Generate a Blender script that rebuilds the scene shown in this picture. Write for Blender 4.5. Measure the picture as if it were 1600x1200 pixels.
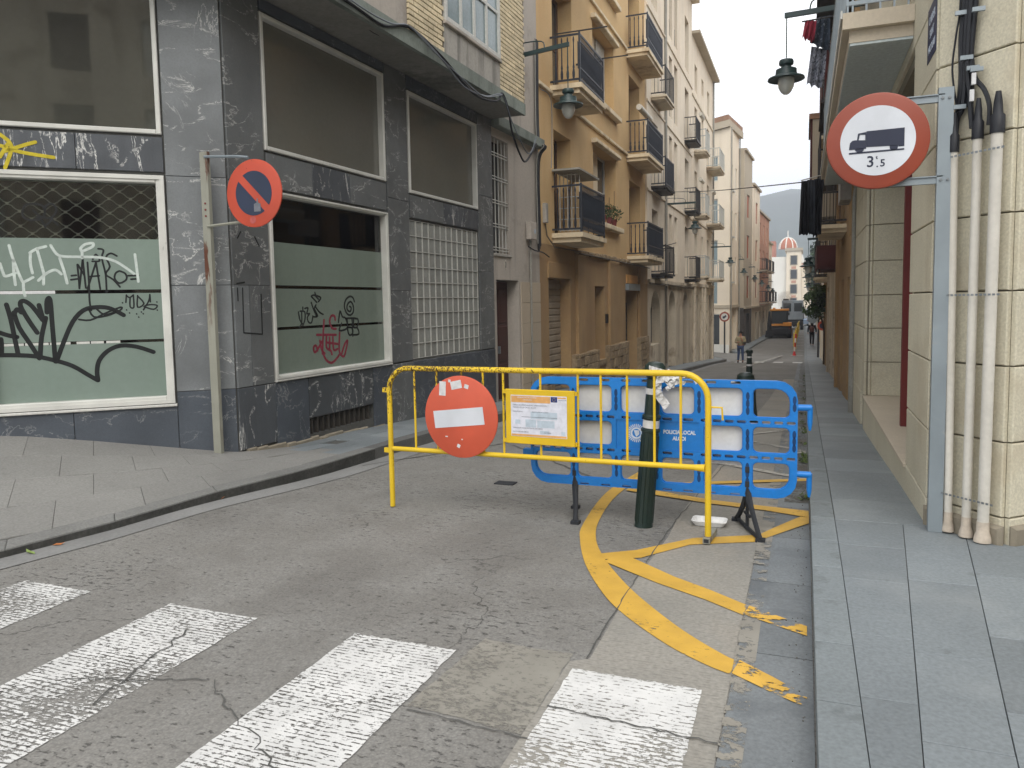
import bpy, bmesh, math, random
from mathutils import Vector, Matrix
random.seed(7)
for _o in list(bpy.data.objects): bpy.data.objects.remove(_o)
SC = bpy.context.scene
COL = SC.collection
R = math.radians
# ------------------------------------------------------------------ camera
CAMZ, FPX, CYP = 1.55, 1190.0, 568.0
YAW, PIT, ROL = R(21.0), math.atan(94.4/1190.0), 0.018
_F = Vector((-math.sin(YAW)*math.cos(PIT), math.cos(YAW)*math.cos(PIT), -math.sin(PIT)))
_R0 = Vector((math.cos(YAW), math.sin(YAW), 0)); _U0 = _R0.cross(_F)
_R = _R0*math.cos(ROL)-_U0*math.sin(ROL); _U = _U0*math.cos(ROL)+_R0*math.sin(ROL)
cam = bpy.data.cameras.new('camera'); camo = bpy.data.objects.new('camera', cam); COL.objects.link(camo)
camo.matrix_world = Matrix(((_R.x, _U.x, -_F.x, 0), (_R.y, _U.y, -_F.y, 0), (_R.z, _U.z, -_F.z, CAMZ), (0, 0, 0, 1)))
cam.sensor_width = 36; cam.lens = 36*FPX/1600; cam.shift_y = -(600-CYP)/1600
cam.clip_start = .05; cam.clip_end = 9000
SC.camera = camo
# ------------------------------------------------------------------ world: overcast daylight
SUN_EL, SUN_AZ = R(46), R(160)
w = bpy.data.worlds.new('World'); SC.world = w; w.use_nodes = True
nt = w.node_tree; nt.nodes.clear()
def wn(t, **k):
    n = nt.nodes.new(t)
    for a, b in k.items(): setattr(n, a, b)
    return n
sky = wn('ShaderNodeTexSky', sky_type='NISHITA'); sky.sun_disc = False
sky.sun_elevation = SUN_EL; sky.sun_rotation = SUN_AZ; sky.dust_density = 3.0; sky.air_density = 1.2
tc = wn('ShaderNodeTexCoord'); sep = wn('ShaderNodeSeparateXYZ'); nt.links.new(tc.outputs['Generated'], sep.inputs[0])
ramp = wn('ShaderNodeValToRGB'); nt.links.new(sep.outputs['Z'], ramp.inputs['Fac'])
e = ramp.color_ramp.elements
e[0].position = 0.0; e[0].color = (.66, .70, .75, 1)
e[1].position = .30; e[1].color = (1, 1, 1, 1)
m_ = e.new(.17); m_.color = (.93, .95, .98, 1)
m2_ = e.new(1.0); m2_.color = (.98, .98, 1, 1)
noi = wn('ShaderNodeTexNoise'); noi.inputs['Scale'].default_value = 2.2; noi.inputs['Detail'].default_value = 5
nt.links.new(tc.outputs['Generated'], noi.inputs['Vector'])
mr = wn('ShaderNodeMapRange'); mr.inputs[1].default_value = .3; mr.inputs[2].default_value = .7
mr.inputs[3].default_value = 14.0; mr.inputs[4].default_value = 16.5
nt.links.new(noi.outputs['Fac'], mr.inputs[0])
vm = wn('ShaderNodeVectorMath', operation='SCALE'); nt.links.new(ramp.outputs['Color'], vm.inputs[0]); nt.links.new(mr.outputs[0], vm.inputs['Scale'])
mx = wn('ShaderNodeMixRGB'); mx.inputs[0].default_value = .88
nt.links.new(sky.outputs[0], mx.inputs[1]); nt.links.new(vm.outputs[0], mx.inputs[2])
bg = wn('ShaderNodeBackground'); bg.inputs['Strength'].default_value = .10
nt.links.new(mx.outputs[0], bg.inputs[0])
wo = wn('ShaderNodeOutputWorld'); nt.links.new(bg.outputs[0], wo.inputs[0])
sl = bpy.data.lights.new('sun', 'SUN'); sl.energy = 1.5; sl.angle = R(40); sl.color = (1, .96, .9)
so = bpy.data.objects.new('sun', sl); COL.objects.link(so)
_d = Vector((math.sin(SUN_AZ)*math.cos(SUN_EL), math.cos(SUN_AZ)*math.cos(SUN_EL), math.sin(SUN_EL)))
so.rotation_euler = _d.to_track_quat('Z', 'Y').to_euler()
SC.render.engine = 'CYCLES'
SC.view_settings.view_transform = 'Standard'; SC.view_settings.look = 'None'
SC.view_settings.gamma = 1; SC.view_settings.exposure = 0.33; SC.view_settings.use_curve_mapping = False
SC.cycles.max_bounces = 8; SC.cycles.diffuse_bounces = 5; SC.cycles.transparent_max_bounces = 12
SC.cycles.volume_bounces = 0
# ------------------------------------------------------------------ measuring helpers: a view ray met with a real plane
CAM = Vector((0, 0, CAMZ))
def ray(x, y): return _F + _R*((x-800)/FPX) - _U*((y-CYP)/FPX)
PF = [(-60, 0), (4.5, 0), (5.5, -.03), (7, -.10), (9.15, -.22), (13.2, -.40), (20, -.76), (30, -1.25), (38, -1.62), (46, -2.08), (52, -2.15), (60, -2.0), (80, -1.9), (400, -1.9)]
def zr(Y):
    for (a, b), (c, d) in zip(PF, PF[1:]):
        if Y <= c: return b+(d-b)*(max(Y, a)-a)/(c-a)
    return -1.9
def atY(x, y, Y): d = ray(x, y); return CAM+d*(Y/d.y)
def atX(x, y, X): d = ray(x, y); return CAM+d*(X/d.x)
def onG(x, y, off=0):
    d = ray(x, y); t = 1.0
    while t < 200:
        P = CAM+d*t
        if P.z <= zr(P.y)+off: break
        t += .01
    return P
# ------------------------------------------------------------------ facade frames: u along the wall, w out to the street, z up
class Fac:
    def __init__(s, X, Y, deg, side):
        a = R(deg); s.o = Vector((X, Y, 0)); s.d = Vector((math.sin(a), math.cos(a), 0))
        s.n = Vector((s.d.y, -s.d.x, 0))*(1 if side == 'L' else -1)
    def P(s, u, w, z): return s.o+s.d*u+s.n*w+Vector((0, 0, z))
    def hit(s, x, y, w=0):
        r = ray(x, y); o = s.o+s.n*w; t = (o-CAM).dot(s.n)/r.dot(s.n); P = CAM+r*t
        return ((P-o).dot(s.d), P.z)
class World0:
    def P(s, u, w, z): return Vector((u, w, z))
W0 = World0()
# ------------------------------------------------------------------ mesh builder (world coordinates)
class MB:
    def __init__(s, fac=W0): s.v = []; s.f = []; s.fac = fac; s.smooth = False
    def add(s, vs, fs):
        n = len(s.v); s.v += [Vector(v) for v in vs]; s.f += [tuple(i+n for i in f) for f in fs]; return s
    def box(s, u0, u1, w0, w1, z0, z1):
        P = s.fac.P
        vs = [P(u, w_, z) for z in (z0, z1) for w_ in (w0, w1) for u in (u0, u1)]
        return s.add(vs, [(0, 2, 3, 1), (4, 5, 7, 6), (0, 1, 5, 4), (2, 6, 7, 3), (0, 4, 6, 2), (1, 3, 7, 5)])
    def cbox(s, u0, u1, w0, w1, z0, z1, c):      # box with the outer (w1) face chamfered by c
        P = s.fac.P; k = w1-c if w1 > w0 else w1+c
        vs = [P(u0, w0, z0), P(u1, w0, z0), P(u1, w0, z1), P(u0, w0, z1), P(u0, k, z0), P(u1, k, z0), P(u1, k, z1), P(u0, k, z1),
              P(u0+c, w1, z0+c), P(u1-c, w1, z0+c), P(u1-c, w1, z1-c), P(u0+c, w1, z1-c)]
        return s.add(vs, [(0, 1, 2, 3), (0, 1, 5, 4), (1, 2, 6, 5), (2, 3, 7, 6), (3, 0, 4, 7), (4, 5, 9, 8), (5, 6, 10, 9), (6, 7, 11, 10), (7, 4, 8, 11), (8, 9, 10, 11)])
    def quad(s, a, b, c, d): return s.add([a, b, c, d], [(0, 1, 2, 3)])
    def prism(s, pts, w0, w1):                  # polygon in (u,z) pushed out from w0 to w1
        P = s.fac.P; n = len(pts)
        vs = [P(u, w0, z) for u, z in pts]+[P(u, w1, z) for u, z in pts]
        fs = [tuple(range(n)), tuple(range(2*n-1, n-1, -1))]+[(i, (i+1) % n, n+(i+1) % n, n+i) for i in range(n)]
        return s.add(vs, fs)
    def ring(s, outer, inner, w0, w1):          # flat ring with thickness, outer/inner same point count
        P = s.fac.P; n = len(outer)
        vs = [P(u, w_, z) for w_ in (w0, w1) for lst in (outer, inner) for u, z in lst]
        fs = []
        for i in range(n):
            j = (i+1) % n
            fs += [(i, j, n+j, n+i), (2*n+i, 3*n+i, 3*n+j, 2*n+j), (i, 2*n+i, 2*n+j, j), (n+i, n+j, 3*n+j, 3*n+i)]
        return s.add(vs, fs)
    def tube(s, pts, r, n=8, flat=1.0, cap=True):
        pts = [Vector(p) for p in pts]; m = len(pts)
        if m < 2: return s
        rr = r if isinstance(r, (list, tuple)) else [r]*m
        base = len(s.v); prev = None
        for i, p in enumerate(pts):
            t = (pts[min(i+1, m-1)]-pts[max(i-1, 0)])
            if t.length < 1e-9: t = Vector((0, 0, 1))
            t.normalize()
            if prev is None:
                a = Vector((0, 0, 1)) if abs(t.z) < .9 else Vector((1, 0, 0)); x = t.cross(a).normalized()
            else: x = (prev-t*prev.dot(t)).normalized()
            prev = x; y = t.cross(x)
            for k in range(n):
                an = 2*math.pi*k/n; s.v.append(p+(x*math.cos(an)+y*math.sin(an)*flat)*rr[i])
        for i in range(m-1):
            for k in range(n):
                k2 = (k+1) % n; s.f.append((base+i*n+k, base+i*n+k2, base+(i+1)*n+k2, base+(i+1)*n+k))
        if cap: s.f.append(tuple(base+k for k in range(n))[::-1]); s.f.append(tuple(base+(m-1)*n+k for k in range(n)))
        return s
    def lathe(s, prof, c, axis=Vector((0, 0, 1)), n=20):   # prof: (radius, height)
        axis = Vector(axis).normalized(); a = Vector((1, 0, 0)) if abs(axis.x) < .9 else Vector((0, 1, 0))
        x = axis.cross(a).normalized(); y = axis.cross(x); base = len(s.v); c = Vector(c)
        for r, h in prof:
            for k in range(n):
                an = 2*math.pi*k/n; s.v.append(c+axis*h+(x*math.cos(an)+y*math.sin(an))*max(r, 1e-4))
        for i in range(len(prof)-1):
            for k in range(n):
                k2 = (k+1) % n; s.f.append((base+i*n+k, base+i*n+k2, base+(i+1)*n+k2, base+(i+1)*n+k))
        s.f.append(tuple(base+k for k in range(n))[::-1]); s.f.append(tuple(base+(len(prof)-1)*n+k for k in range(n)))
        return s
    def stroke(s, pts, wd, w_, th=.0015):       # paint stroke on the facade: flat ribbon in (u,z) at height w_
        m = len(pts); P = s.fac.P
        ws = wd if isinstance(wd, (list, tuple)) else [wd]*m
        for i, (u, z) in enumerate(pts):        # round joints
            r = ws[i]/2; s.prism([(u+r*math.cos(k*math.pi/4), z+r*math.sin(k*math.pi/4)) for k in range(8)], w_-.001, w_+th+.0001*(i % 3))
        for i in range(m-1):
            (u0, z0), (u1, z1) = pts[i], pts[i+1]; L = math.hypot(u1-u0, z1-z0)
            if L < 1e-6: continue
            nx, nz = -(z1-z0)/L, (u1-u0)/L; a, b = ws[i]/2, ws[i+1]/2
            s.prism([(u0-nx*a, z0-nz*a), (u1-nx*b, z1-nz*b), (u1+nx*b, z1+nz*b), (u0+nx*a, z0+nz*a)], w_-.001, w_+th+.00045+.0001*(i % 3))
        return s
    def mesh(s, name, mat, center=None, fix=True):
        c = center
        if c is None:
            xs = [v.x for v in s.v]; ys = [v.y for v in s.v]; zs = [v.z for v in s.v]
            c = Vector(((min(xs)+max(xs))/2, (min(ys)+max(ys))/2, min(zs)))
        me = bpy.data.meshes.new(name); me.from_pydata([v-c for v in s.v], [], s.f)
        if fix:
            bm = bmesh.new(); bm.from_mesh(me); bmesh.ops.recalc_face_normals(bm, faces=bm.faces); bm.to_mesh(me); bm.free()
        if s.smooth:
            me.polygons.foreach_set('use_smooth', [True]*len(me.polygons))
            try: me.set_sharp_from_angle(angle=R(38))
            except Exception: pass
        me.update()
        if mat: me.materials.append(M(mat) if isinstance(mat, str) else mat)
        return me, c
    def build(s, name, mat, parent=None, fix=True, **kw):
        me, c = s.mesh(name, mat, fix=fix)
        return link(name, me, c, parent, **kw)
def wloc(o):
    v = Vector((0, 0, 0))
    while o: v = v+o.location; o = o.parent
    return v
def link(name, me, c, parent=None, label=None, cat=None, group=None, kind=None):
    o = bpy.data.objects.new(name, me); COL.objects.link(o)
    if parent is not None: o.parent = parent; o.location = Vector(c)-wloc(parent)
    else: o.location = c
    tag(o, label, cat, group, kind); return o
def tag(o, label=None, cat=None, group=None, kind=None):
    if label: o['label'] = label
    if cat: o['category'] = cat
    if group: o['group'] = group
    if kind: o['kind'] = kind
    return o
def empty(name, loc, label=None, cat=None, group=None, kind=None):
    o = bpy.data.objects.new(name, None); COL.objects.link(o); o.location = loc; o.empty_display_size = .2
    return tag(o, label, cat, group, kind)
def copy_tree(o, parent=None):
    c = o.copy(); COL.objects.link(c); c.parent = parent
    for ch in [x for x in CH.get(o.name, [])] or [x for x in bpy.data.objects if x.parent == o]: copy_tree(ch, c)
    return c
CH = {}
def thing_copy(o, loc, label=None, group=None, rz=0, scale=None):
    c = copy_tree(o); c.location = loc; c.rotation_euler = (0, 0, rz)
    if label: c['label'] = label
    if group: c['group'] = group; o['group'] = group
    if scale: c.scale = (scale,)*3
    return c
def text(parent, s, fac, u, w_, z, size, mat, name='lettering', align='CENTER', ext=.0008, xs=1.0, rot=0.0, flip=False, bold=0.0):
    cu = bpy.data.curves.new('t', 'FONT'); cu.body = s; cu.size = size; cu.align_x = align; cu.align_y = 'CENTER'; cu.extrude = ext; cu.resolution_u = 3; cu.offset = bold
    to = bpy.data.objects.new('t', cu); COL.objects.link(to)
    dg = bpy.context.evaluated_depsgraph_get(); dg.update()
    me = bpy.data.meshes.new_from_object(to.evaluated_get(dg)); bpy.data.objects.remove(to)
    P0 = fac.P(u, w_, z); ex = (fac.P(u+1, w_, z)-P0); ew = (fac.P(u, w_+1, z)-P0); ez = Vector((0, 0, 1))
    if flip: ex = -ex
    c_, s_ = math.cos(rot), math.sin(rot)
    for v in me.vertices:
        a, b, c = v.co; a *= xs; a, b = a*c_-b*s_, a*s_+b*c_
        v.co = ex*a+ez*b+ew*c
    me.materials.append(M(mat)); return link(name, me, P0, parent)
# ------------------------------------------------------------------ materials
def S(r, g, b):
    f = lambda c: ((c/255+.055)/1.055)**2.4 if c/255 > .04045 else c/255/12.92
    return (f(r), f(g), f(b))
_M = {}; _D = {}
def M(n):
    if n not in _M: _M[n] = _D[n]()
    return _M[n]
class G:
    def __init__(s, name):
        s.m = bpy.data.materials.new(name); s.m.use_nodes = True; s.t = s.m.node_tree; s.b = s.t.nodes['Principled BSDF']; s.out = s.t.nodes['Material Output']
        g = s.t.nodes.new('ShaderNodeNewGeometry'); s.pos = g.outputs['Position']
    def n(s, t, **k):
        x = s.t.nodes.new(t)
        for a, b in k.items(): setattr(x, a, b)
        return x
    def l(s, a, b): s.t.links.new(a, b)
    def vec(s, sc=(1, 1, 1)):
        m = s.n('ShaderNodeMapping'); m.inputs['Scale'].default_value = sc; s.l(s.pos, m.inputs[0]); return m.outputs[0]
    def noise(s, scale, detail=4, rough=.55, v=None, dist=0):
        x = s.n('ShaderNodeTexNoise'); x.inputs['Scale'].default_value = scale; x.inputs['Detail'].default_value = detail
        x.inputs['Roughness'].default_value = rough; x.inputs['Distortion'].default_value = dist; s.l(v or s.pos, x.inputs['Vector']); return x.outputs['Fac']
    def mrange(s, v, a, b, c=0, d=1):
        x = s.n('ShaderNodeMapRange'); s.l(v, x.inputs[0])
        for i, q in enumerate((a, b, c, d)): x.inputs[i+1].default_value = q
        return x.outputs[0]
    def mix(s, f, a, b, mode='MIX'):
        x = s.n('ShaderNodeMixRGB', blend_type=mode)
        for i, q in enumerate((f, a, b)):
            if isinstance(q, (tuple, list)): x.inputs[i].default_value = tuple(q)+(1,) if len(q) == 3 else q
            elif isinstance(q, (int, float)): x.inputs[i].default_value = q
            else: s.l(q, x.inputs[i])
        return x.outputs[0]
    def math(s, op, a, b=0.0):
        x = s.n('ShaderNodeMath', operation=op)
        for i, q in enumerate((a, b)):
            if isinstance(q, (int, float)): x.inputs[i].default_value = q
            else: s.l(q, x.inputs[i])
        return x.outputs[0]
    def bump(s, h, st, dist=.01):
        x = s.n('ShaderNodeBump'); x.inputs['Strength'].default_value = st; x.inputs['Distance'].default_value = dist; s.l(h, x.inputs['Height']); s.l(x.outputs[0], s.b.inputs['Normal'])
    def set(s, c=None, r=None, met=None, spec=None):
        for k, q in (('Base Color', c), ('Roughness', r), ('Metallic', met), ('Specular IOR Level', spec)):
            if q is None: continue
            if isinstance(q, tuple): s.b.inputs[k].default_value = q+(1,)
            elif isinstance(q, (int, float)): s.b.inputs[k].default_value = q
            else: s.l(q, s.b.inputs[k])
        return s.m
def mk(name, col, rough=.75, var=.18, sc=1.3, fine=30, fv=.10, bump=.15, met=0, spec=.35, stain=None, streak=None, piece=0.0):
    def f():
        g = G(name); c = g.mix(g.mrange(g.noise(sc, 5), .3, .7), tuple(x*(1-var) for x in col), tuple(min(1, x*(1+var)) for x in col))
        c = g.mix(g.mrange(g.noise(fine, 3), .3, .7, 0, 1), c, g.mix(1.0, c, (1-fv*2, 1-fv*2, 1-fv*2), 'MULTIPLY'))
        if streak:      # vertical dirt streaks left by rain
            k = g.mrange(g.noise(streak[1], 4, .6, g.vec((1, 1, .12))), .5, .72); c = g.mix(g.math('MULTIPLY', k, streak[2]), c, streak[0])
        if stain:
            k = g.mrange(g.noise(stain[1], 6, .65), stain[3] if len(stain) > 3 else .55, (stain[3] if len(stain) > 3 else .55)+.1); c = g.mix(g.math('MULTIPLY', k, stain[2]), c, stain[0])
        if piece:
            oi = g.n('ShaderNodeObjectInfo'); k = g.mrange(oi.outputs['Random'], 0, 1, 1-piece, 1+piece)
            x = g.n('ShaderNodeVectorMath', operation='SCALE'); g.l(c, x.inputs[0]); g.l(k, x.inputs['Scale']); c = x.outputs[0]
        if bump: g.bump(g.noise(fine*2, 4), bump, .004)
        return g.set(c, rough, met, spec)
    _D[name] = f
def flat(name, col, rough=.6, met=0, spec=.4): mk(name, col, rough, .06, 2, 30, .03, 0, met, spec)
# ---- walls and stone
mk('asphalt_under', (.12, .12, .12))
def _road():
    g = G('asphalt'); big = g.mrange(g.noise(.45, 4), .3, .7)
    c = g.mix(big, S(113, 111, 107), S(134, 132, 127))
    c = g.mix(g.mrange(g.noise(2.2, 5, .6), .4, .75), c, S(138, 137, 133))
    grit = g.n('ShaderNodeTexVoronoi'); grit.inputs['Scale'].default_value = 95; g.l(g.pos, grit.inputs['Vector'])
    c = g.mix(.42, c, g.mix(grit.outputs['Distance'], (1.35, 1.35, 1.32), (.45, .45, .45)), 'MULTIPLY'); c = g.mix(g.mrange(g.noise(38, 5, .7), .42, .75, 0, .45), c, S(78, 77, 75))
    # short dark tears in the worn surface, stretched across the street
    pit = g.noise(17, 7, .74, g.vec((1, 2.2, 1))); zone = g.noise(1.1, 3)
    k = g.mrange(g.math('ADD', pit, g.math('MULTIPLY', zone, .22)), .69, .735)
    c = g.mix(g.math('MULTIPLY', k, .8), c, S(66, 64, 62))
    v = g.n('ShaderNodeTexVoronoi', feature='DISTANCE_TO_EDGE'); v.inputs['Scale'].default_value = .55
    w_ = g.n('ShaderNodeVectorMath', operation='ADD'); nn = g.n('ShaderNodeTexNoise'); nn.inputs['Scale'].default_value = 3; nn.inputs['Detail'].default_value = 6; g.l(g.pos, nn.inputs[0])
    sc_ = g.n('ShaderNodeVectorMath', operation='SCALE'); sc_.inputs['Scale'].default_value = .5; g.l(nn.outputs['Color'], sc_.inputs[0])
    g.l(g.pos, w_.inputs[0]); g.l(sc_.outputs[0], w_.inputs[1]); g.l(w_.outputs[0], v.inputs['Vector'])
    cr = g.math('MULTIPLY', g.mrange(v.outputs['Distance'], .004, .0, 0, 1), g.mrange(g.noise(.7, 2), .5, .6))
    c = g.mix(g.math('MULTIPLY', cr, .8), c, S(50, 48, 46))
    oil = g.mrange(g.noise(.8, 3, .5, g.vec((1.6, .5, 1))), .58, .7); c = g.mix(g.math('MULTIPLY', oil, .25), c, S(80, 78, 76))
    h = g.math('SUBTRACT', g.noise(60, 4), g.math('MULTIPLY', k, 1.2)); g.bump(h, .5, .006)
    return g.set(c, .88, 0, .3)
_D['asphalt'] = _road
def _conc():
    g = G('road_concrete'); c = g.mix(g.mrange(g.noise(1.2, 5), .3, .7), S(138, 136, 129), S(158, 154, 145))
    c = g.mix(g.math('MULTIPLY', g.mrange(g.noise(.9, 3, .5, g.vec((1, .6, 1))), .5, .66), .6), c, S(176, 162, 144))
    c = g.mix(g.mrange(g.noise(50, 4), .3, .75, 0, .5), c, S(100, 98, 92))
    wv = g.n('ShaderNodeTexWave', wave_type='BANDS', bands_direction='Y'); wv.inputs['Scale'].default_value = 16; wv.inputs['Distortion'].default_value = 1.2; wv.inputs['Detail'].default_value = 3
    g.l(g.pos, wv.inputs['Vector']); k = g.math('MULTIPLY', g.mrange(wv.outputs['Fac'], .55, .9), g.mrange(g.noise(30, 3), .45, .6))
    c = g.mix(g.math('MULTIPLY', k, .35), c, S(95, 92, 86)); g.bump(g.math('SUBTRACT', g.noise(40, 4), g.math('MULTIPLY', k, .5)), .35, .005)
    return g.set(c, .85, 0, .3)
_D['road_concrete'] = _conc
mk('slab_grey', S(124, 131, 134), .62, .13, .8, 60, .13, .12, spec=.4, stain=(S(84, 88, 89), 6.5, .55, .64), streak=(S(150, 154, 154), 1.4, .35), piece=.13)
mk('slab_left', S(136, 135, 131), .7, .12, .8, 60, .14, .15, spec=.35, stain=(S(96, 95, 92), 5.5, .5, .64), piece=.03)
mk('gutter_slab', S(122, 127, 129), .7, .14, 1.2, 70, .14, .15, stain=(S(92, 96, 99), 1.6, .6, .52), piece=.10)
mk('kerb_grey', S(124, 131, 133), .7, .10, 1.5, 60, .12, .15, stain=(S(84, 88, 88), 3, .6, .56), piece=.07)
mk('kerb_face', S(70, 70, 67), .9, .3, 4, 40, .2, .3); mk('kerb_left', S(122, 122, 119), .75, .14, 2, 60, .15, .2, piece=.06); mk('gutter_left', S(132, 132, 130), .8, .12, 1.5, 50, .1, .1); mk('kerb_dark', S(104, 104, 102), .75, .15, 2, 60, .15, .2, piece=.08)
mk('joint', S(88, 88, 85), .9)
mk('earth', S(95, 90, 84), .95)
def paint(name, col, w0, w1, sc, grooves=0.0):
    def f():
        g = G(name); n1 = g.noise(sc, 8, .74, g.vec((.8, 1.25, 1))); n2 = g.noise(1.6, 3)
        t = g.math('ADD', g.math('MULTIPLY', n1, 1.0), g.math('MULTIPLY', g.mrange(n2, .32, .68), .22))
        if grooves:
            wv = g.n('ShaderNodeTexWave', wave_type='BANDS', bands_direction='Y'); wv.inputs['Scale'].default_value = 13; wv.inputs['Distortion'].default_value = 2.2; wv.inputs['Detail'].default_value = 3
            g.l(g.pos, wv.inputs['Vector']); t = g.math('ADD', t, g.math('MULTIPLY', g.mrange(wv.outputs['Fac'], .7, 1.0), grooves))
        k = g.mrange(t, w0, w1)      # 1 where the paint has gone
        c = g.mix(g.mrange(g.noise(5, 5), .35, .7), col, tuple(x*.80 for x in col)); g.set(c, .6, 0, .4)
        tr = g.n('ShaderNodeBsdfTransparent'); ms = g.n('ShaderNodeMixShader'); g.l(k, ms.inputs[0]); g.l(g.b.outputs[0], ms.inputs[1]); g.l(tr.outputs[0], ms.inputs[2]); g.l(ms.outputs[0], g.out.inputs[0])
        return g.m
    _D[name] = f
paint('white_paint', S(210, 210, 207), .66, .70, 48, .11)
paint('white_paint_far', S(200, 200, 196), .80, .9, 10)
paint('white_paint_faded', S(176, 172, 162), .62, .72, 14)
paint('yellow_paint', S(204, 162, 64), .76, .80, 30, .04)
paint('yellow_paint_worn', S(212, 168, 70), .62, .635, 9); paint('patch_concrete', S(139, 136, 127), .60, .80, 30); paint('concrete_spill', S(142, 138, 128), .58, .62, 12); paint('gutter_dirt', S(84, 80, 70), .56, .64, 18)
def marble(name, base, veins=1.0, vs=(1, 1, 1), lo=.06):
    def f():
        g = G(name); oi = g.n('ShaderNodeObjectInfo'); off = g.n('ShaderNodeVectorMath', operation='SCALE'); cx = g.n('ShaderNodeCombineXYZ')
        r_ = g.math('MULTIPLY', oi.outputs['Random'], 30.0); g.l(r_, cx.inputs[0]); g.l(r_, cx.inputs[2])
        ad = g.n('ShaderNodeVectorMath', operation='ADD'); g.l(g.vec(vs), ad.inputs[0]); g.l(cx.outputs[0], ad.inputs[1]); v = ad.outputs[0]
        c = g.mix(g.mrange(g.noise(1.4, 5, .6, v), .3, .7), tuple(x*.8 for x in base), tuple(x*1.25 for x in base))
        n1 = g.noise(1.5, 7, .62, v, .9); rid = g.math('ABSOLUTE', g.math('SUBTRACT', n1, .5))
        k = g.mrange(rid, .002, .008, 1, 0); z = g.mrange(g.noise(1.6, 3, .5, v), .46, .56); k = g.math('MULTIPLY', g.math('MULTIPLY', k, z), .75*veins)
        rm = g.n('ShaderNodeMapping'); rm.inputs['Rotation'].default_value = (.5, .35, 0); rm.inputs['Scale'].default_value = (.8, .8, 2.6); g.l(v, rm.inputs[0]); n2 = g.noise(6.5, 6, .7, rm.outputs[0], .5); r2 = g.math('ABSOLUTE', g.math('SUBTRACT', n2, .5)); bnd = g.mrange(g.math('ABSOLUTE', g.math('SUBTRACT', g.noise(1.1, 2, .5, rm.outputs[0], .3), .47)), .004, .018, 1, 0)
        k2 = g.math('MULTIPLY', g.mrange(r2, .006, .03, 1, 0), bnd); k2 = g.math('MULTIPLY', k2, .72*min(veins, 1.1))
        k3 = g.math('MULTIPLY', g.mrange(g.noise(8.5, 6, .8, v, 2), .69, .72), .6*veins)
        kk = g.math('MAXIMUM', g.math('MAXIMUM', k, k2), k3)
        c = g.mix(kk, c, S(214, 214, 210)); c = g.mix(g.mrange(g.noise(60, 3), .4, .8, 0, .35), c, tuple(x*.6 for x in base))
        return g.set(c, g.mrange(g.noise(9, 3), .3, .7, .28, .5), 0, .5)
    _D[name] = f
marble('marble', S(116, 120, 122), 1.0); marble('marble_dark', S(74, 80, 88), .35); marble('marble_streaked', S(78, 82, 87), 1.6, (2.2, 2.2, .42)); marble('marble_black', S(72, 76, 80), 1.0, (1, 1, .5))
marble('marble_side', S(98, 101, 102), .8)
mk('canopy_soffit', S(138, 136, 130), .9, .15, .7, 20, .1, .1, stain=(S(70, 70, 68), 1.1, .6))
mk('canopy_fascia', S(134, 142, 134), .8, .15, .9, 25, .1, .1, streak=(S(60, 64, 60), 2.2, .6))
mk('render_grey', S(184, 176, 166), .9, .10, .8, 25, .06, .15, streak=(S(104, 98, 92), 2.0, .55), stain=(S(122, 114, 104), .9, .5))
mk('render_stained', S(174, 170, 162), .9, .12, 1.2, 25, .08, .15, streak=(S(84, 82, 78), 5.0, .8))
mk('yellow_brick', S(226, 210, 176), .85, .14, 4, 50, .12, .2, piece=.16)
mk('mortar', S(104, 88, 66), .95)
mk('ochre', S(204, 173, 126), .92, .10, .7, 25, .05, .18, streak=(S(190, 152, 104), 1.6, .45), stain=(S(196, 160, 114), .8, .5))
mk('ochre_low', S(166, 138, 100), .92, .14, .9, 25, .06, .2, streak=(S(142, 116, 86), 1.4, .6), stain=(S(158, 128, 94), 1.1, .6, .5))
mk('ochre_trim', S(222, 206, 176), .9, .10, 1, 25, .05, .1, streak=(S(140, 114, 84), 2.5, .6))
mk('rubble_stone', S(168, 148, 118), .95, .22, 2.2, 12, .2, .6, stain=(S(124, 104, 82), 2.6, .6, .5)); mk('foot_stone', S(142, 134, 118), .95, .15, 3, 20, .1, .3); mk('collar', S(196, 184, 168), .9, .12, 8); mk('vent_dark', S(64, 60, 54), .9)
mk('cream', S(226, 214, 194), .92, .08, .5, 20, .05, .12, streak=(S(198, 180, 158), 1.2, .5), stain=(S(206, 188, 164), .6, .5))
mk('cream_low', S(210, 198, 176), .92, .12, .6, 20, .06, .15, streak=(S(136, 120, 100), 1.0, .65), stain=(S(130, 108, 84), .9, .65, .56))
mk('cream_pale', S(228, 216, 196), .92, .07, .4, 20, .04, .1, streak=(S(192, 176, 150), .9, .45))
mk('greige', S(176, 166, 148), .92, .08, .4, 20, .04, .1, streak=(S(140, 130, 114), .9, .4))
mk('shop_dark', S(70, 66, 62), .7, .2, 1)
mk('pink_red', S(192, 146, 124), .9, .12, .5, 20, .05, .1, streak=(S(150, 96, 78), 1, .4))
mk('brick_red', S(176, 112, 88), .9, .15, .6, 15, .08, .1)
mk('white_render', S(224, 222, 214), .9, .05, .4, 10, .03, .05)
mk('stone_block', S(213, 206, 183), .86, .09, 1.1, 70, .12, .5, stain=(S(182, 170, 146), 1.5, .5, .54), streak=(S(176, 166, 144), 2.2, .35), piece=.045)
mk('stone_joint', S(140, 132, 114), .95)
mk('stone_ledge', S(202, 190, 170), .8, .08, 1.1, 40, .06, .1)
mk('terrazzo', S(190, 176, 156), .7, .08, 1, 80, .1, .05)
mk('soffit_grey', S(196, 206, 206), .9, .06, .8)
mk('roof_tile', S(150, 118, 96), .9, .2, 3)
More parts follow.
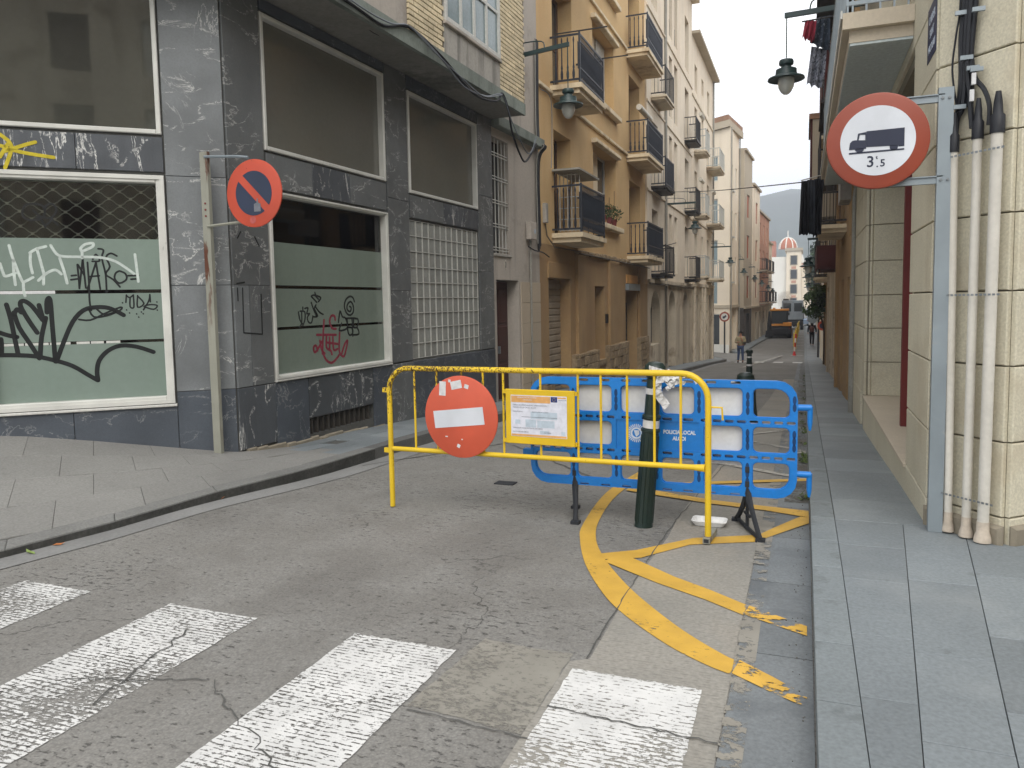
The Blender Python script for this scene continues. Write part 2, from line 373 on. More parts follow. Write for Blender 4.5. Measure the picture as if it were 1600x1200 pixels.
# ---- metal, plastic, glass
def zone_(g, zw):      # rust gathered on the left end and top rail of the barrier
    if not zw: return 0.0
    sx = g.n('ShaderNodeSeparateXYZ'); g.l(g.pos, sx.inputs[0]); a = g.mrange(sx.outputs[0], -1.2, -2.5); b_ = g.mrange(sx.outputs[2], .62, .95); return g.math('ADD', g.math('MULTIPLY', g.math('MULTIPLY', a, b_), zw), .05)
def rusted(name, col, rustc, sc, lo, hi, rough=.45, met=0.0, v=(1, 1, 1), zw=0.0):
    def f():
        g = G(name); c = g.mix(g.mrange(g.noise(3, 4), .3, .7), tuple(x*.88 for x in col), tuple(min(1, x*1.1) for x in col))
        k = g.mrange(g.math('ADD', g.noise(sc, 7, .68, g.vec(v)), zone_(g, zw)), lo, hi); z = g.mrange(g.noise(1.6, 2), .40, .60, .25 if not zw else .9, 1); k2 = g.math('MULTIPLY', k, z)
        c = g.mix(k2, c, g.mix(g.noise(90, 3), rustc, tuple(x*.45 for x in rustc))); g.bump(g.math('SUBTRACT', 1.0, k2), .3, .002)
        return g.set(c, g.mrange(k2, 0, 1, rough, .85), met, .45)
    _D[name] = f
rusted('barrier_yellow', S(218, 184, 38), S(84, 58, 42), 85, .70, .73, v=(1, 1, .5), zw=.17)
rusted('board_yellow', S(214, 178, 24), S(150, 110, 30), 20, .78, .8)
rusted('sign_red', S(198, 86, 60), S(222, 150, 120), 22, .735, .75, .5)
rusted('sign_rim', S(140, 62, 42), S(212, 160, 140), 26, .75, .77, .45)
rusted('sign_red_small', S(188, 74, 50), S(150, 66, 50), 16, .66, .70, .55)
rusted('sign_white', S(204, 208, 214), S(176, 176, 172), 22, .76, .78, .5)
rusted('sign_white_far', S(210, 210, 206), S(150, 150, 146), 22, .76, .78, .5)
rusted('sign_navy', S(34, 46, 70), S(140, 146, 150), 30, .74, .75, .5)
rusted('sign_ink', S(36, 42, 62), S(80, 90, 110), 30, .74, .75, .5)
rusted('galvanised', S(142, 152, 158), S(186, 190, 190), 12, .62, .70, .45, .35)
rusted('post_painted', S(140, 140, 128), S(104, 62, 42), 7, .54, .60, .6, 0, (1, 1, .18))
rusted('bollard_green', S(28, 44, 39), S(62, 74, 66), 24, .66, .70, .38)
rusted('lamp_green', S(40, 60, 60), S(70, 78, 74), 24, .70, .74, .4)
rusted('rail_blue', S(40, 45, 55), S(92, 84, 72), 18, .66, .72, .5)
rusted('iron_black', S(44, 42, 42), S(80, 62, 50), 20, .62, .68, .6)
rusted('rail_pale', S(176, 178, 174), S(140, 128, 112), 10, .66, .72, .6)
rusted('red_post', S(110, 38, 36), S(128, 60, 50), 14, .72, .76, .5)
rusted('door_brown', S(66, 36, 32), S(84, 60, 48), 7, .6, .7, .6)
rusted('shutter_grey', S(150, 138, 122), S(90, 72, 54), 3.5, .55, .68, .55)
rusted('alu_frame', S(206, 206, 200), S(140, 138, 130), 9, .66, .72, .4, .1, (1, 1, .4))
mk('frame_white', S(206, 206, 200), .5, .05)
mk('pvc_pipe', S(206, 202, 192), .5, .06, 2, 30, .05, .03, streak=(S(160, 152, 138), 6, .4))
mk('pipe_grey', S(150, 148, 140), .6); mk('pipe_brown', S(112, 100, 84), .7)
mk('cable_black', S(30, 32, 38), .5); mk('cable_grey', S(120, 126, 134), .5); mk('steel', S(150, 156, 160), .35, met=.6)
mk('plastic_blue', S(20, 122, 205), .36, .07, 3, 30, .05, .05, spec=.5, stain=(S(60, 128, 184), 5, .35, .6))
mk('plastic_blue_dark', S(20, 62, 110), .5); mk('print_white', S(206, 216, 228), .6); mk('board_white', S(214, 214, 212), .45, .05, 2, 30, .05, 0, stain=(S(170, 170, 166), 14, .5, .70))
mk('rubber', S(44, 46, 50), .7, .15, 5); mk('foam', S(226, 226, 224), .6); mk('tape', S(214, 214, 214), .5, .08, 20); mk('tape_red', S(186, 90, 84), .5)
mk('paper', S(216, 218, 228), .55, .04); mk('print_orange', S(222, 168, 104), .6); mk('print_grey', S(120, 124, 132), .6); mk('print_pale', S(190, 204, 216), .6); mk('eu_blue', S(38, 56, 120), .6); mk('print_yellow', S(230, 200, 60), .6)
mk('number_plate', S(208, 202, 190), .6); mk('plaque_blue', S(40, 48, 82), .45)
mk('graffiti_black', S(24, 27, 28), .55, .2, 12); mk('graffiti_white', S(196, 206, 200), .6, .1, 12); mk('graffiti_red', S(132, 44, 62), .6, .2, 10); mk('graffiti_yellow', S(196, 178, 40), .6, .1, 10)
mk('film_green', S(122, 137, 128), .3, .06, .9, 20, .03, 0, spec=.5, streak=(S(112, 130, 119), 2.0, .5))
mk('film_green_side', S(118, 130, 120), .25, .06, .9, 20, .03, 0, spec=.5, streak=(S(102, 114, 104), 2.0, .5))
mk('pane_side', S(104, 103, 95), .12, .1, .6, 20, .03, 0, spec=.6); mk('curtain_grey', S(160, 166, 158), .8); mk('pane_dirty', S(62, 63, 57), .03, .12, .6, 20, .04, 0, spec=1.0, stain=(S(70, 71, 64), 1.1, .45, .5))
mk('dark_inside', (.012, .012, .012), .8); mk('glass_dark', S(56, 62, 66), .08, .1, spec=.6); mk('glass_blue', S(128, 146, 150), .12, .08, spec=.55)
mk('glass_block', S(150, 152, 148), .12, .08, 8, 40, .08, .12, spec=.6, piece=.10); mk('glass_block_joint', S(186, 186, 180), .8)
mk('shutter_red', S(164, 84, 58), .7, .1); mk('shutter_wood', S(110, 84, 62), .7, .15); mk('shutter_white', S(208, 204, 192), .6); mk('curtain', S(150, 132, 104), .9)
mk('awning_brown', S(86, 46, 44), .85, .15, 4); mk('cloth_black', S(24, 24, 30), .95, .3, 6); mk('cloth_grey', S(62, 66, 74), .95, .3, 6); mk('cloth_red', S(150, 48, 66), .9, .2, 6)
mk('cloth_pattern', S(150, 154, 166), .9, .2, 8, 30, .2, 0, stain=(S(44, 50, 62), 26, .95, .5)); mk('cloth_pattern_dark', S(60, 70, 84), .9, .2, 8, 30, .2, 0, stain=(S(146, 156, 166), 24, .9, .58))
mk('leaf_pale', (.10, .16, .055), .6, .5, 2.5, 20, .1, 0); mk('leaf', (.045, .085, .028), .6, .5, 2.5, 20, .1, 0); mk('leaf_dark', (.02, .045, .02), .7, .5, 2, 20, .1, 0); mk('bark', S(80, 66, 52), .9); mk('weed', (.10, .14, .04), .8, .4, 9); mk('flower_red', S(170, 50, 50), .7); mk('pot', S(120, 60, 60), .8)
mk('dry_leaf', S(176, 112, 66), .8, .3, 20); mk('green_leaf', S(130, 150, 84), .8)
mk('machine_orange', S(226, 150, 54), .5); mk('machine_black', S(34, 34, 36), .7); mk('tyre', S(28, 28, 28), .85); mk('vehicle_grey', S(150, 160, 170), .5); mk('car_white', S(206, 210, 214), .35); mk('car_silver', S(140, 156, 176), .35); mk('tail_red', S(170, 30, 30), .4)
mk('skin', S(176, 128, 104), .6); mk('hair', S(30, 26, 24), .8); mk('jacket_beige', S(170, 158, 128), .9, .15, 8); mk('jeans', S(66, 84, 120), .9, .2, 8); mk('black_cloth', S(26, 26, 28), .9); mk('backpack', S(92, 60, 54), .85); mk('shoe', S(60, 46, 40), .7); mk('shoe_pale', S(170, 170, 168), .7)
mk('cone_red', S(196, 50, 50), .5); mk('cone_white', S(214, 210, 206), .5)
mk('hill', (.07, .095, .085), .95, .35, .006, .03, .2, 0)
def glassy():
    g = G('shop_glass'); tr = g.n('ShaderNodeBsdfTransparent'); gl = g.n('ShaderNodeBsdfGlossy'); gl.inputs['Roughness'].default_value = .03
    fr = g.n('ShaderNodeFresnel'); fr.inputs['IOR'].default_value = 1.5; tr.inputs[0].default_value = (.80, .82, .78, 1)
    ms = g.n('ShaderNodeMixShader'); g.l(g.mrange(fr.outputs[0], 0, 1, .02, 1), ms.inputs[0]); g.l(tr.outputs[0], ms.inputs[1]); g.l(gl.outputs[0], ms.inputs[2]); g.l(ms.outputs[0], g.out.inputs[0]); return g.m
_D['shop_glass'] = glassy
def lampglass():
    g = G('lamp_glass'); g.set((.72, .74, .70), .25, 0, .5); g.b.inputs['Transmission Weight'].default_value = .45; return g.m
_D['lamp_glass'] = lampglass
def haze_m():
    m = bpy.data.materials.new('haze'); m.use_nodes = True; t = m.node_tree; t.nodes.clear(); o = t.nodes.new('ShaderNodeOutputMaterial')
    v = t.nodes.new('ShaderNodeVolumePrincipled'); v.inputs['Color'].default_value = (.86, .91, 1, 1); v.inputs['Density'].default_value = HAZE; v.inputs['Anisotropy'].default_value = .0
    t.links.new(v.outputs[0], o.inputs['Volume']); return m
HAZE = .0013
_D['haze'] = haze_m
# =================================================================== SETTING
def lerp(a, b, t): return a+(b-a)*t
def zgrid(xs, ys, dz, name, mat, parent=None, **kw):
    b = MB()
    for y in ys:
        for x in xs: b.v.append(Vector((x, y, zr(y)+dz)))
    n = len(xs)
    for j in range(len(ys)-1):
        for i in range(n-1): b.f.append((j*n+i, j*n+i+1, (j+1)*n+i+1, (j+1)*n+i))
    return b.build(name, mat, parent, **kw)
YS = [-40, -20, -10, -5, 0, 2, 4.5, 5, 5.5, 6.2, 7, 8, 9.15, 11, 13.2, 15, 17, 20, 23, 26, 30, 34, 38, 42, 46, 49, 52, 56, 60, 66, 73, 80, 110, 160, 240, 400]
g_ = MB(); g_.quad((-700, -55, -3.2), (700, -55, -3.2), (700, 850, -3.2), (-700, 850, -3.2)); g_.build('ground', 'earth', kind='structure')
road = zgrid([-60, -20, -8, -6, -4, -2, 0, .05, 2, 8, 30, 60], YS, 0, 'road', 'asphalt', kind='structure')
# crosswalk stripes, worn
def sheet(name, pts, dz, mat, parent=road, sub=1):
    b = MB(); 
    if 'white_paint' == mat: pts = [[(lerp(a[0], c[0], k/40)+random.uniform(-.004, .004), lerp(a[1], c[1], k/40)+random.uniform(-.004, .004)) for a, c in zip(q, q[1:]+q[:1]) for k in range(40)] for q in pts]
    for q in pts: b.f.append(tuple(range(len(b.v), len(b.v)+len(q)))); b.v += [Vector((x, y, zr(y)+dz)) for x, y in q]
    return b.build(name, mat, parent, fix=False)
for x0, x1 in ((-5.25, -4.72), (-4.18, -3.66), (-3.10, -2.53), (-1.97, -1.44), (-.90, -.36)):
    sheet('crosswalk_stripe', [[(x0, -1.0), (x1, -1.0), (x1, 1.5), (x0, 1.5)], [(x0, 1.5), (x1, 1.5), (x1, 2.985), (x0, 2.99)]], .0045, 'white_paint')
for i in range(4):
    x0 = -3.55+i*1.0; sheet('crosswalk_stripe', [[(x0, 43.2), (x0+.5, 43.2), (x0+.5, 45.9), (x0, 45.9)]], .012, 'white_paint_far')
# pale concrete repair strip on the right of the carriageway and the repair patch in the crosswalk
def strip(pl, pr, name, mat, dz):
    b = MB(); n = len(pl)
    for (x, y) in pl: b.v.append(Vector((x, y, zr(y)+dz)))
    for (x, y) in pr: b.v.append(Vector((x, y, zr(y)+dz)))
    for i in range(n-1): b.f.append((i, n+i, n+i+1, i+1))
    return b.build(name, mat, road, fix=False)
ysl = [-1, 1, 2.2, 2.6, 3.05, 3.1, 3.5, 4, 4.5, 5, 5.5, 6.2, 7, 8, 9.15, 11, 13.2, 15, 17, 20, 23, 26]
def cl(y):
    if y < 3.08: return -.93
    return -.86+.015*math.sin(y*9)+.012*(y-3)
strip([(cl(y), y) for y in ysl], [(-.262, y) for y in ysl], 'concrete_patch', 'road_concrete', .0022)
_pp = [(-1.42, 2.50), (-.935, 2.46), (-.935, 3.12), (-1.15, 3.12), (-1.37, 3.14)]; _pe = [(lerp(a[0], c[0], k/9)+random.uniform(-.006, .006), lerp(a[1], c[1], k/9)+random.uniform(-.006, .006)) for a, c in zip(_pp, _pp[1:]+_pp[:1]) for k in range(9)]
sheet('concrete_patch', [_pe], .0022, 'patch_concrete'); strip([(-.263, y) for y in ysl], [(-.175, y) for y in ysl], 'concrete_spill', 'concrete_spill', .0078)
zc = MB()   # crack lines along the repair joints
def crack(pts, wd=.006, dz=.006):
    b = MB(); n = len(pts)
    for i, (x, y) in enumerate(pts):
        dx, dy = (pts[min(i+1, n-1)][0]-pts[max(i-1, 0)][0], pts[min(i+1, n-1)][1]-pts[max(i-1, 0)][1]); L = math.hypot(dx, dy) or 1
        h = wd*random.uniform(.3, .7); b.v += [Vector((x-dy/L*h, y+dx/L*h, zr(y)+dz)), Vector((x+dy/L*h, y-dx/L*h, zr(y)+dz))]
    for i in range(n-1): b.f.append((2*i, 2*i+1, 2*i+3, 2*i+2))
    b.build('crack', 'joint', road, fix=False)
def wob(x0, y0, x1, y1, n, a): return [(lerp(x0, x1, i/n)+random.uniform(-a, a), lerp(y0, y1, i/n)+random.uniform(-a, a)) for i in range(n+1)]
crack(wob(-.87, 3.1, -.84, 5.4, 40, .006)); crack(wob(-.84, 5.4, -.72, 9, 30, .008)); crack(wob(-1.4, 2.47, -.9, 2.43, 14, .01)); crack(wob(-.9, 2.66, -.27, 2.62, 22, .008), .007, .009)
crack(wob(-2.9, 2.2, -2.3, 2.4, 18, .02)); crack(wob(-2.75, 2.75, -2.6, 2.1, 16, .018), .008, .009); crack(wob(-2.3, 2.4, -1.5, 1.9, 24, .02)); crack(wob(-1.7, 2.0, -1.4, 1.6, 12, .018), .007, .009); crack(wob(-3.3, 8.6, -1.5, 6.4, 30, .012), .02)
crack(wob(-4.2, 6.6, -3.2, 9.5, 20, .01), .02)
# bluestone gutter slabs beside the right kerb
y = -1.0
while y < 46:
    L = random.uniform(.72, .98) if y < 12 else 1.6
    y1 = min(y+L, 60); b = MB(); a, c_ = zr(y), zr(y1)
    b.v = [Vector(q) for q in ((-.256, y+.004, a+.006), (.052, y+.004, a+.006), (.052, y1-.004, c_+.006), (-.256, y1-.004, c_+.006), (-.256, y+.004, a-.05), (.052, y+.004, a-.05), (.052, y1-.004, c_-.05), (-.256, y1-.004, c_-.05))]
    b.f = [(0, 1, 2, 3), (0, 4, 5, 1), (1, 5, 6, 2), (2, 6, 7, 3), (3, 7, 4, 0)]; b.build('gutter_slab', 'gutter_slab', road); y = y1
# yellow no-parking zigzag
def ribbon(l, r_, name, mat, dz=.013):
    b = MB(); dz *= .45
    if len(l) < 8:
        dn = lambda p: [(lerp(a[0], c[0], k/8), lerp(a[1], c[1], k/8)) for a, c in zip(p, p[1:]) for k in range(8)]+[p[-1]]
        l, r_ = dn(l), dn(r_)
    n = len(l)
    for (x, y) in l: b.v.append(Vector((x, y, zr(y)+dz)))
    for (x, y) in r_: b.v.append(Vector((x, y, zr(y)+dz)))
    for i in range(n-1): b.f.append((i, n+i, n+i+1, i+1))
    return b.build(name, mat, road, fix=False)
def smooth(p, k=5):
    out = []
    for i in range(len(p)-1):
        p0, p1, p2, p3 = p[max(i-1, 0)], p[i], p[i+1], p[min(i+2, len(p)-1)]
        for j in range(k):
            t = j/k; out.append(tuple(.5*((2*p1[q])+(-p0[q]+p2[q])*t+(2*p0[q]-5*p1[q]+4*p2[q]-p3[q])*t*t+(-p0[q]+3*p1[q]-3*p2[q]+p3[q])*t**3) for q in range(len(p1))))
    return out+[tuple(p[-1])]
oL = smooth([(-1.46, 7.9), (-1.49, 7.2), (-1.54, 6.2), (-1.44, 5.1), (-1.35, 4.7), (-1.19, 4.25), (-.98, 3.84), (-.81, 3.60), (-.56, 3.34), (-.37, 3.20), (-.27, 3.15)])
iL = smooth([(-1.34, 7.9), (-1.39, 7.2), (-1.43, 6.1), (-1.36, 5.25), (-1.27, 4.8), (-1.14, 4.45), (-.95, 4.10), (-.77, 3.83), (-.52, 3.52), (-.30, 3.31), (-.245, 3.29)])
ribbon(oL, iL, 'yellow_line', 'yellow_paint')
ribbon([(-.262, 3.15), (-.1, 3.04), (.035, 2.96)], [(-.24, 3.28), (-.1, 3.17), (.035, 3.05)], 'yellow_line', 'yellow_paint_worn', .0235)
ribbon([(-1.18, 4.33), (-.9, 4.46), (-.66, 4.83), (-.28, 5.03), (-.26, 5.05)], [(-1.15, 4.46), (-.96, 4.60), (-.66, 4.99), (-.28, 5.20), (-.26, 5.21)], 'yellow_line', 'yellow_paint')
ribbon([(-.258, 5.05), (.05, 5.62)], [(-.258, 5.21), (.05, 5.95)], 'yellow_line', 'yellow_paint', .0235)
ribbon([(-1.10, 4.33), (-.74, 4.08), (-.46, 3.92), (-.262, 3.78)], [(-1.02, 4.50), (-.66, 4.20), (-.46, 4.07), (-.25, 3.91)], 'yellow_line', 'yellow_paint', .0145)
ribbon([(-.26, 3.78), (.03, 3.62)], [(-.24, 3.90), (.03, 3.73)], 'yellow_line', 'yellow_paint_worn', .0235)
ribbon([(.05, 5.8), (-.26, 5.93), (-.66, 6.02), (-1.4, 6.30)], [(.05, 6.02), (-.26, 6.08), (-.66, 6.16), (-1.4, 6.48)], 'yellow_line', 'yellow_paint', .0255)
for a in ((-1.4, 6.45, .04, 7.3), (.04, 7.35, -.9, 8.1), (-.9, 8.2, .04, 9.2), (.04, 9.25, -.9, 10.2), (-.9, 10.3, .04, 11.6)):
    ribbon([(a[0], a[1]), (a[2], a[3])], [(a[0], a[1]+.13), (a[2], a[3]+.13)], 'yellow_line', 'yellow_paint' if a[1] < 7 else 'white_paint_faded', .026)
strip([(-.13+.02*math.sin(i*1.3), 6.3+i*.8) for i in range(50)], [(.05, 6.3+i*.8) for i in range(50)], 'gutter_dirt', 'gutter_dirt', .010)
for i in range(10):
    y = 52+i*4.2; sheet('parking_line', [[(-.75, y), (0, y), (0, y+.12), (-.75, y+.12)]], .012, 'white_paint_far')
sheet('road_line', [[(-2.6, 35), (-2.45, 35), (-1.2, 52), (-1.35, 52)]], .012, 'white_paint_faded')
# ---- right pavement: kerb stones and slabs
pavR = empty('pavement', (0.6, 3, 0), kind='structure')
def slab(poly, top, th, name, mat, parent, cham=.006):
    b = MB(); n = len(poly); cx = sum(p[0] for p in poly)/n; cy_ = sum(p[1] for p in poly)/n
    f = lambda p, k: (p[0]+(cx-p[0])*k/max(.05, math.hypot(cx-p[0], cy_-p[1])), p[1]+(cy_-p[1])*k/max(.05, math.hypot(cx-p[0], cy_-p[1])))
    for (x, y) in poly: b.v.append(Vector((x, y, top(x, y)-th)))
    for (x, y) in poly: b.v.append(Vector((x, y, top(x, y)-cham*.6)))
    for p in poly: q = f(p, cham); b.v.append(Vector((q[0], q[1], top(*q))))
    b.f = [tuple(range(2*n, 3*n))]+[(i, (i+1) % n, n+(i+1) % n, n+i) for i in range(n)]+[(n+i, n+(i+1) % n, 2*n+(i+1) % n, 2*n+i) for i in range(n)]
    return b.build(name, mat, parent)
tR = lambda x, y: zr(y)+.12
def rw(y): return .75+(0 if y < 13 else (y-13)*.0078)      # the right-hand wall line
zb = MB()
for i, yy in enumerate(YS):
    zb.v += [Vector((.07, yy, zr(yy)+.108)), Vector((rw(yy)+.6, yy, zr(yy)+.108)), Vector((9, yy, zr(yy)+.107))]
for i in range(len(YS)-1):
    for j in (0, 1): zb.f.append((3*i+j, 3*i+j+1, 3*i+4+j, 3*i+3+j))
zb.v += [Vector((.07, yy, zr(yy)-.05)) for yy in YS]; n0 = 3*len(YS)
for i in range(len(YS)-1): zb.f.append((3*i, 3*i+3, n0+i+1, n0+i))
zb.build('bedding', 'joint', pavR)
y = -1.2
while y < 95:
    L = random.uniform(.47, .56) if y < 9 else (1.0 if y < 30 else 2.2)
    x1 = .205
    slab([(.058, y), (x1-.0015, y), (x1-.0015, y+L-.005), (.058, y+L-.005)], tR, .17, 'kerb_stone', 'kerb_grey', pavR, .005 if y < 12 else .012); y += L
# narrow pavement between kerb and wall
y = 5.35
while y < 95:
    L = random.uniform(.55, .8) if y < 14 else (1.1 if y < 32 else 2.2)
    slab([(.208, y), (rw(y)+.02, y), (rw(y+L)+.02, y+L-.005), (.208, y+L-.005)], tR, .03, 'paving_slab', 'slab_grey', pavR, .004); y += L
# wider corner area: columns of long slabs fanning with the corner
def colx(k, y):      # column boundary lines measured on the ground
    return (.2045, .26+.088*(y-1.4), .40+.118*(y-.7), .72+.12*(y-.7), 1.35+.12*(y-.7), 2.0+.12*(y-.7), 2.7+.12*(y-.7), 4.0)[k]
cuts = {0: [-1, .3, 1.2, 2.05, 2.90, 3.46, 4.15, 4.75, 5.34], 1: [-1, .2, 1.4, 2.66, 3.35, 4.22, 5.34], 2: [-1, .6, 1.7, 2.95, 3.6, 4.4, 5.34], 3: [-1, .4, 1.5, 2.6, 3.6, 4.6, 5.34], 4: [-1, 0, 1.3, 2.4, 3.4, 4.4, 5.3], 5: [-1, .5, 1.6, 2.7, 3.7, 4.7], 6: [-1, 1, 3, 5]}
for k, cs in cuts.items():
    for a, c_ in zip(cs, cs[1:]):
        slab([(colx(k, a)+.0015, a+.0015), (colx(k+1, a)-.0015, a+.0015), (colx(k+1, c_)-.0015, c_-.0015), (colx(k, c_)+.0015, c_-.0015)], tR, .03, 'paving_slab', 'slab_grey', pavR, .004)
# ---- left pavement: between a kerb line and the wall line, climbing away to the left
KL = [(-13, -4.6), (-9.2, -1.3), (-6.8, .9), (-5.6, 2.1), (-4.98, 2.8), (-4.71, 3.22), (-4.55, 3.9), (-4.44, 4.81), (-4.30, 5.6), (-4.26, 6.1), (-4.28, 7), (-4.34, 8), (-4.40, 10), (-4.42, 13), (-4.35, 18), (-4.25, 26), (-4.2, 36), (-4.12, 44), (-4.2, 46.2), (-4.6, 47.4), (-5.4, 48.3), (-9, 50)]
WL = [(-16, -2.6), (-12, 1.0), (-9.06, 2.81), (-7.58, 4.14), (-6.98, 4.68), (-6.69, 4.94), (-6.24, 5.35), (-5.79, 5.75), (-5.50, 6.02), (-5.34, 6.2), (-5.3, 7), (-5.28, 8), (-5.23, 10), (-5.16, 13), (-5.1, 18), (-5.1, 26), (-5.05, 36), (-5.05, 44), (-5.05, 46.2), (-5.3, 46.4), (-5.8, 46.6), (-9, 47)]
KH = [.5, .3, .13, .075, .055, .055, .062, .078, .095, .11, .125, .13] + [.13]*10
WH = [1.9, 1.2, .76, .51, .44, .40, .30, .19, .12, .087, .0, None] + [None]*10
def arc(P):
    s = [0]
    for a, b in zip(P, P[1:]): s.append(s[-1]+math.dist(a, b))
    return s
def at_s(P, s_, t):      # t = index-space parameter
    i = min(int(t), len(P)-2); f = t-i; return (lerp(P[i][0], P[i+1][0], f), lerp(P[i][1], P[i+1][1], f))
def zk(t):
    i = min(int(t), len(KL)-2); f = t-i; a = zr(KL[i][1])+KH[i]; b = zr(KL[i+1][1])+KH[i+1]; return lerp(a, b, f)
def zw(t):
    g = lambda i: WH[i] if WH[i] is not None else zr(WL[i][1])+.15
    i = min(int(t), len(WL)-2); f = t-i; return lerp(g(i), g(i+1), f)
def pvl(t, q, dz=0):
    a = at_s(KL, 0, t); b = at_s(WL, 0, t); return Vector((lerp(a[0], b[0], q), lerp(a[1], b[1], q), lerp(zk(t), zw(t), q)+dz))
pavL = empty('pavement', (-4.8, 6, 0), kind='structure')
b = MB(); N = (len(KL)-1)*4
for i in range(N+1):
    t = i/4; b.v += [pvl(t, 0.02, -.3), pvl(t, 0.02, -.012), pvl(t, 1.0, -.012), pvl(t, 1.3, -.012)]
for i in range(N):
    for j in range(3): b.f.append((4*i+j, 4*i+4+j, 4*i+5+j, 4*i+1+j))
b.build('bedding', 'joint', pavL)
def quadslab(c, th, name, mat, parent, side=None, cham=.004):
    b = MB(); cen = sum(c, Vector())/4
    b.v = [p-Vector((0, 0, th)) for p in c]+[p-Vector((0, 0, cham*.6)) for p in c]+[p+(cen-p).normalized()*cham for p in c]
    b.f = [(8, 9, 10, 11)]+[(i, (i+1) % 4, 4+(i+1) % 4, 4+i) for i in range(4)]+[(4+i, 4+(i+1) % 4, 8+(i+1) % 4, 8+i) for i in range(4)]
    b.build(name, mat, parent)
# kerb stones of the left pavement
t = 2.0
while t < 21:
    seg = math.dist(at_s(KL, 0, t), at_s(KL, 0, min(t+.5, 20.99)))/.5 or 1
    dt = (.9 if at_s(KL, 0, t)[1] < 10 else 1.8)/max(seg, .3); dt = min(dt, 1.0, 21-t)
    if dt <= .001: break
    c = [pvl(t, 0)+Vector((0, 0, 0)), pvl(t+dt*.995, 0), pvl(t+dt*.995, 0)+(pvl(t+dt, 1)-pvl(t+dt, 0)).normalized()*.16, pvl(t, 0)+(pvl(t, 1)-pvl(t, 0)).normalized()*.16]
    quadslab(c, .22, 'kerb_stone', 'kerb_dark' if t > 9.2 else 'kerb_left', pavL, cham=.008); t += dt
t = 2.0; TT = []
while t < 20.5:
    ln = math.dist(at_s(KL, 0, t), at_s(KL, 0, min(t+.3, 20.9)))/.3 or 1; TT.append(t); t += min((.62 if at_s(KL, 0, t)[1] < 12 else 1.5)/max(ln, .35), .9)
TT.append(20.6)
for ti, t in enumerate(TT[:-2]):
    W_ = (pvl(t, 1)-pvl(t, 0)).length
    n = 4 if t < 10 else (2 if t < 14 else 1); q0 = .165/W_; cutq = [q0+(1-q0)*k/n for k in range(n+1)]
    for k in range(n):
        h_ = (k % 2)*.45; a, c_ = lerp(t, TT[ti+1], h_), lerp(TT[ti+1], TT[ti+2], h_)
        quadslab([pvl(a+.002, cutq[k]+.001), pvl(c_-.002, cutq[k]+.001), pvl(c_-.002, cutq[k+1]-.001), pvl(a+.002, cutq[k+1]-.001)], .03, 'paving_slab', 'slab_left' if t < 9.3 else 'slab_grey', pavL)
# thin dark plate over the kerb face on the left
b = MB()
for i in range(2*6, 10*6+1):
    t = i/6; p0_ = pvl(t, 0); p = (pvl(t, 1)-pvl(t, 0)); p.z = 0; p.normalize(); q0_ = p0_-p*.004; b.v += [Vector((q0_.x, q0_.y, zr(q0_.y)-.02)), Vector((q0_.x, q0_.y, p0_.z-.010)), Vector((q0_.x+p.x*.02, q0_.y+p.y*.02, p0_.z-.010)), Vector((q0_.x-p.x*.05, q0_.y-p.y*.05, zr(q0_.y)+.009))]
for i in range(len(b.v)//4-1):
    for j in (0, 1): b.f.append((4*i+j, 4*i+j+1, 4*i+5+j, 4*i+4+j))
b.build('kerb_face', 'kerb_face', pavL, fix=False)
# gutter strip on the left
b = MB(); 
for i in range(2*4, 19*4+1):
    t = i/4; a = at_s(KL, 0, t); p = pvl(t, 1)-pvl(t, 0); p.z = 0; p.normalize()
    b.v += [Vector((a[0], a[1], zr(a[1])+.005)), Vector((a[0]-p.x*.26, a[1]-p.y*.26, zr(a[1]-p.y*.26)+.005))]
for i in range(len(b.v)//2-1): b.f.append((2*i, 2*i+1, 2*i+3, 2*i+2))
b.build('gutter', 'gutter_left', road, fix=False)

# pavement in front of the far left row
FEk = [(-6.2, 56.2), (-4.9, 54.3), (-4.1, 53.3), (-3.72, 53.6), (-2.95, 69), (-2.3, 86)]; FEw = [(-7.2, 58), (-5.6, 55.6), (-4.9, 54.2), (-4.55, 54.4), (-3.7, 69), (-3.0, 86)]
pf_ = empty('pavement', (-4, 62, -2), kind='structure')
for (k0, k1, w0_, w1_) in zip(FEk, FEk[1:], FEw, FEw[1:]):
    m = max(1, int(math.dist(k0, k1)/1.6))
    for i in range(m):
        g4 = lambda a, b_, f: Vector((lerp(a[0], b_[0], f), lerp(a[1], b_[1], f), zr(lerp(a[1], b_[1], f))+.13))
        A_, B_, C_, D_ = g4(k0, k1, i/m), g4(k0, k1, (i+.99)/m), g4(w0_, w1_, (i+.99)/m), g4(w0_, w1_, i/m)
        quadslab([A_, B_, B_.lerp(C_, .2), A_.lerp(D_, .2)], .2, 'kerb_stone', 'kerb_grey', pf_); quadslab([A_.lerp(D_, .21), B_.lerp(C_, .21), C_, D_], .1, 'paving_slab', 'slab_grey', pf_)
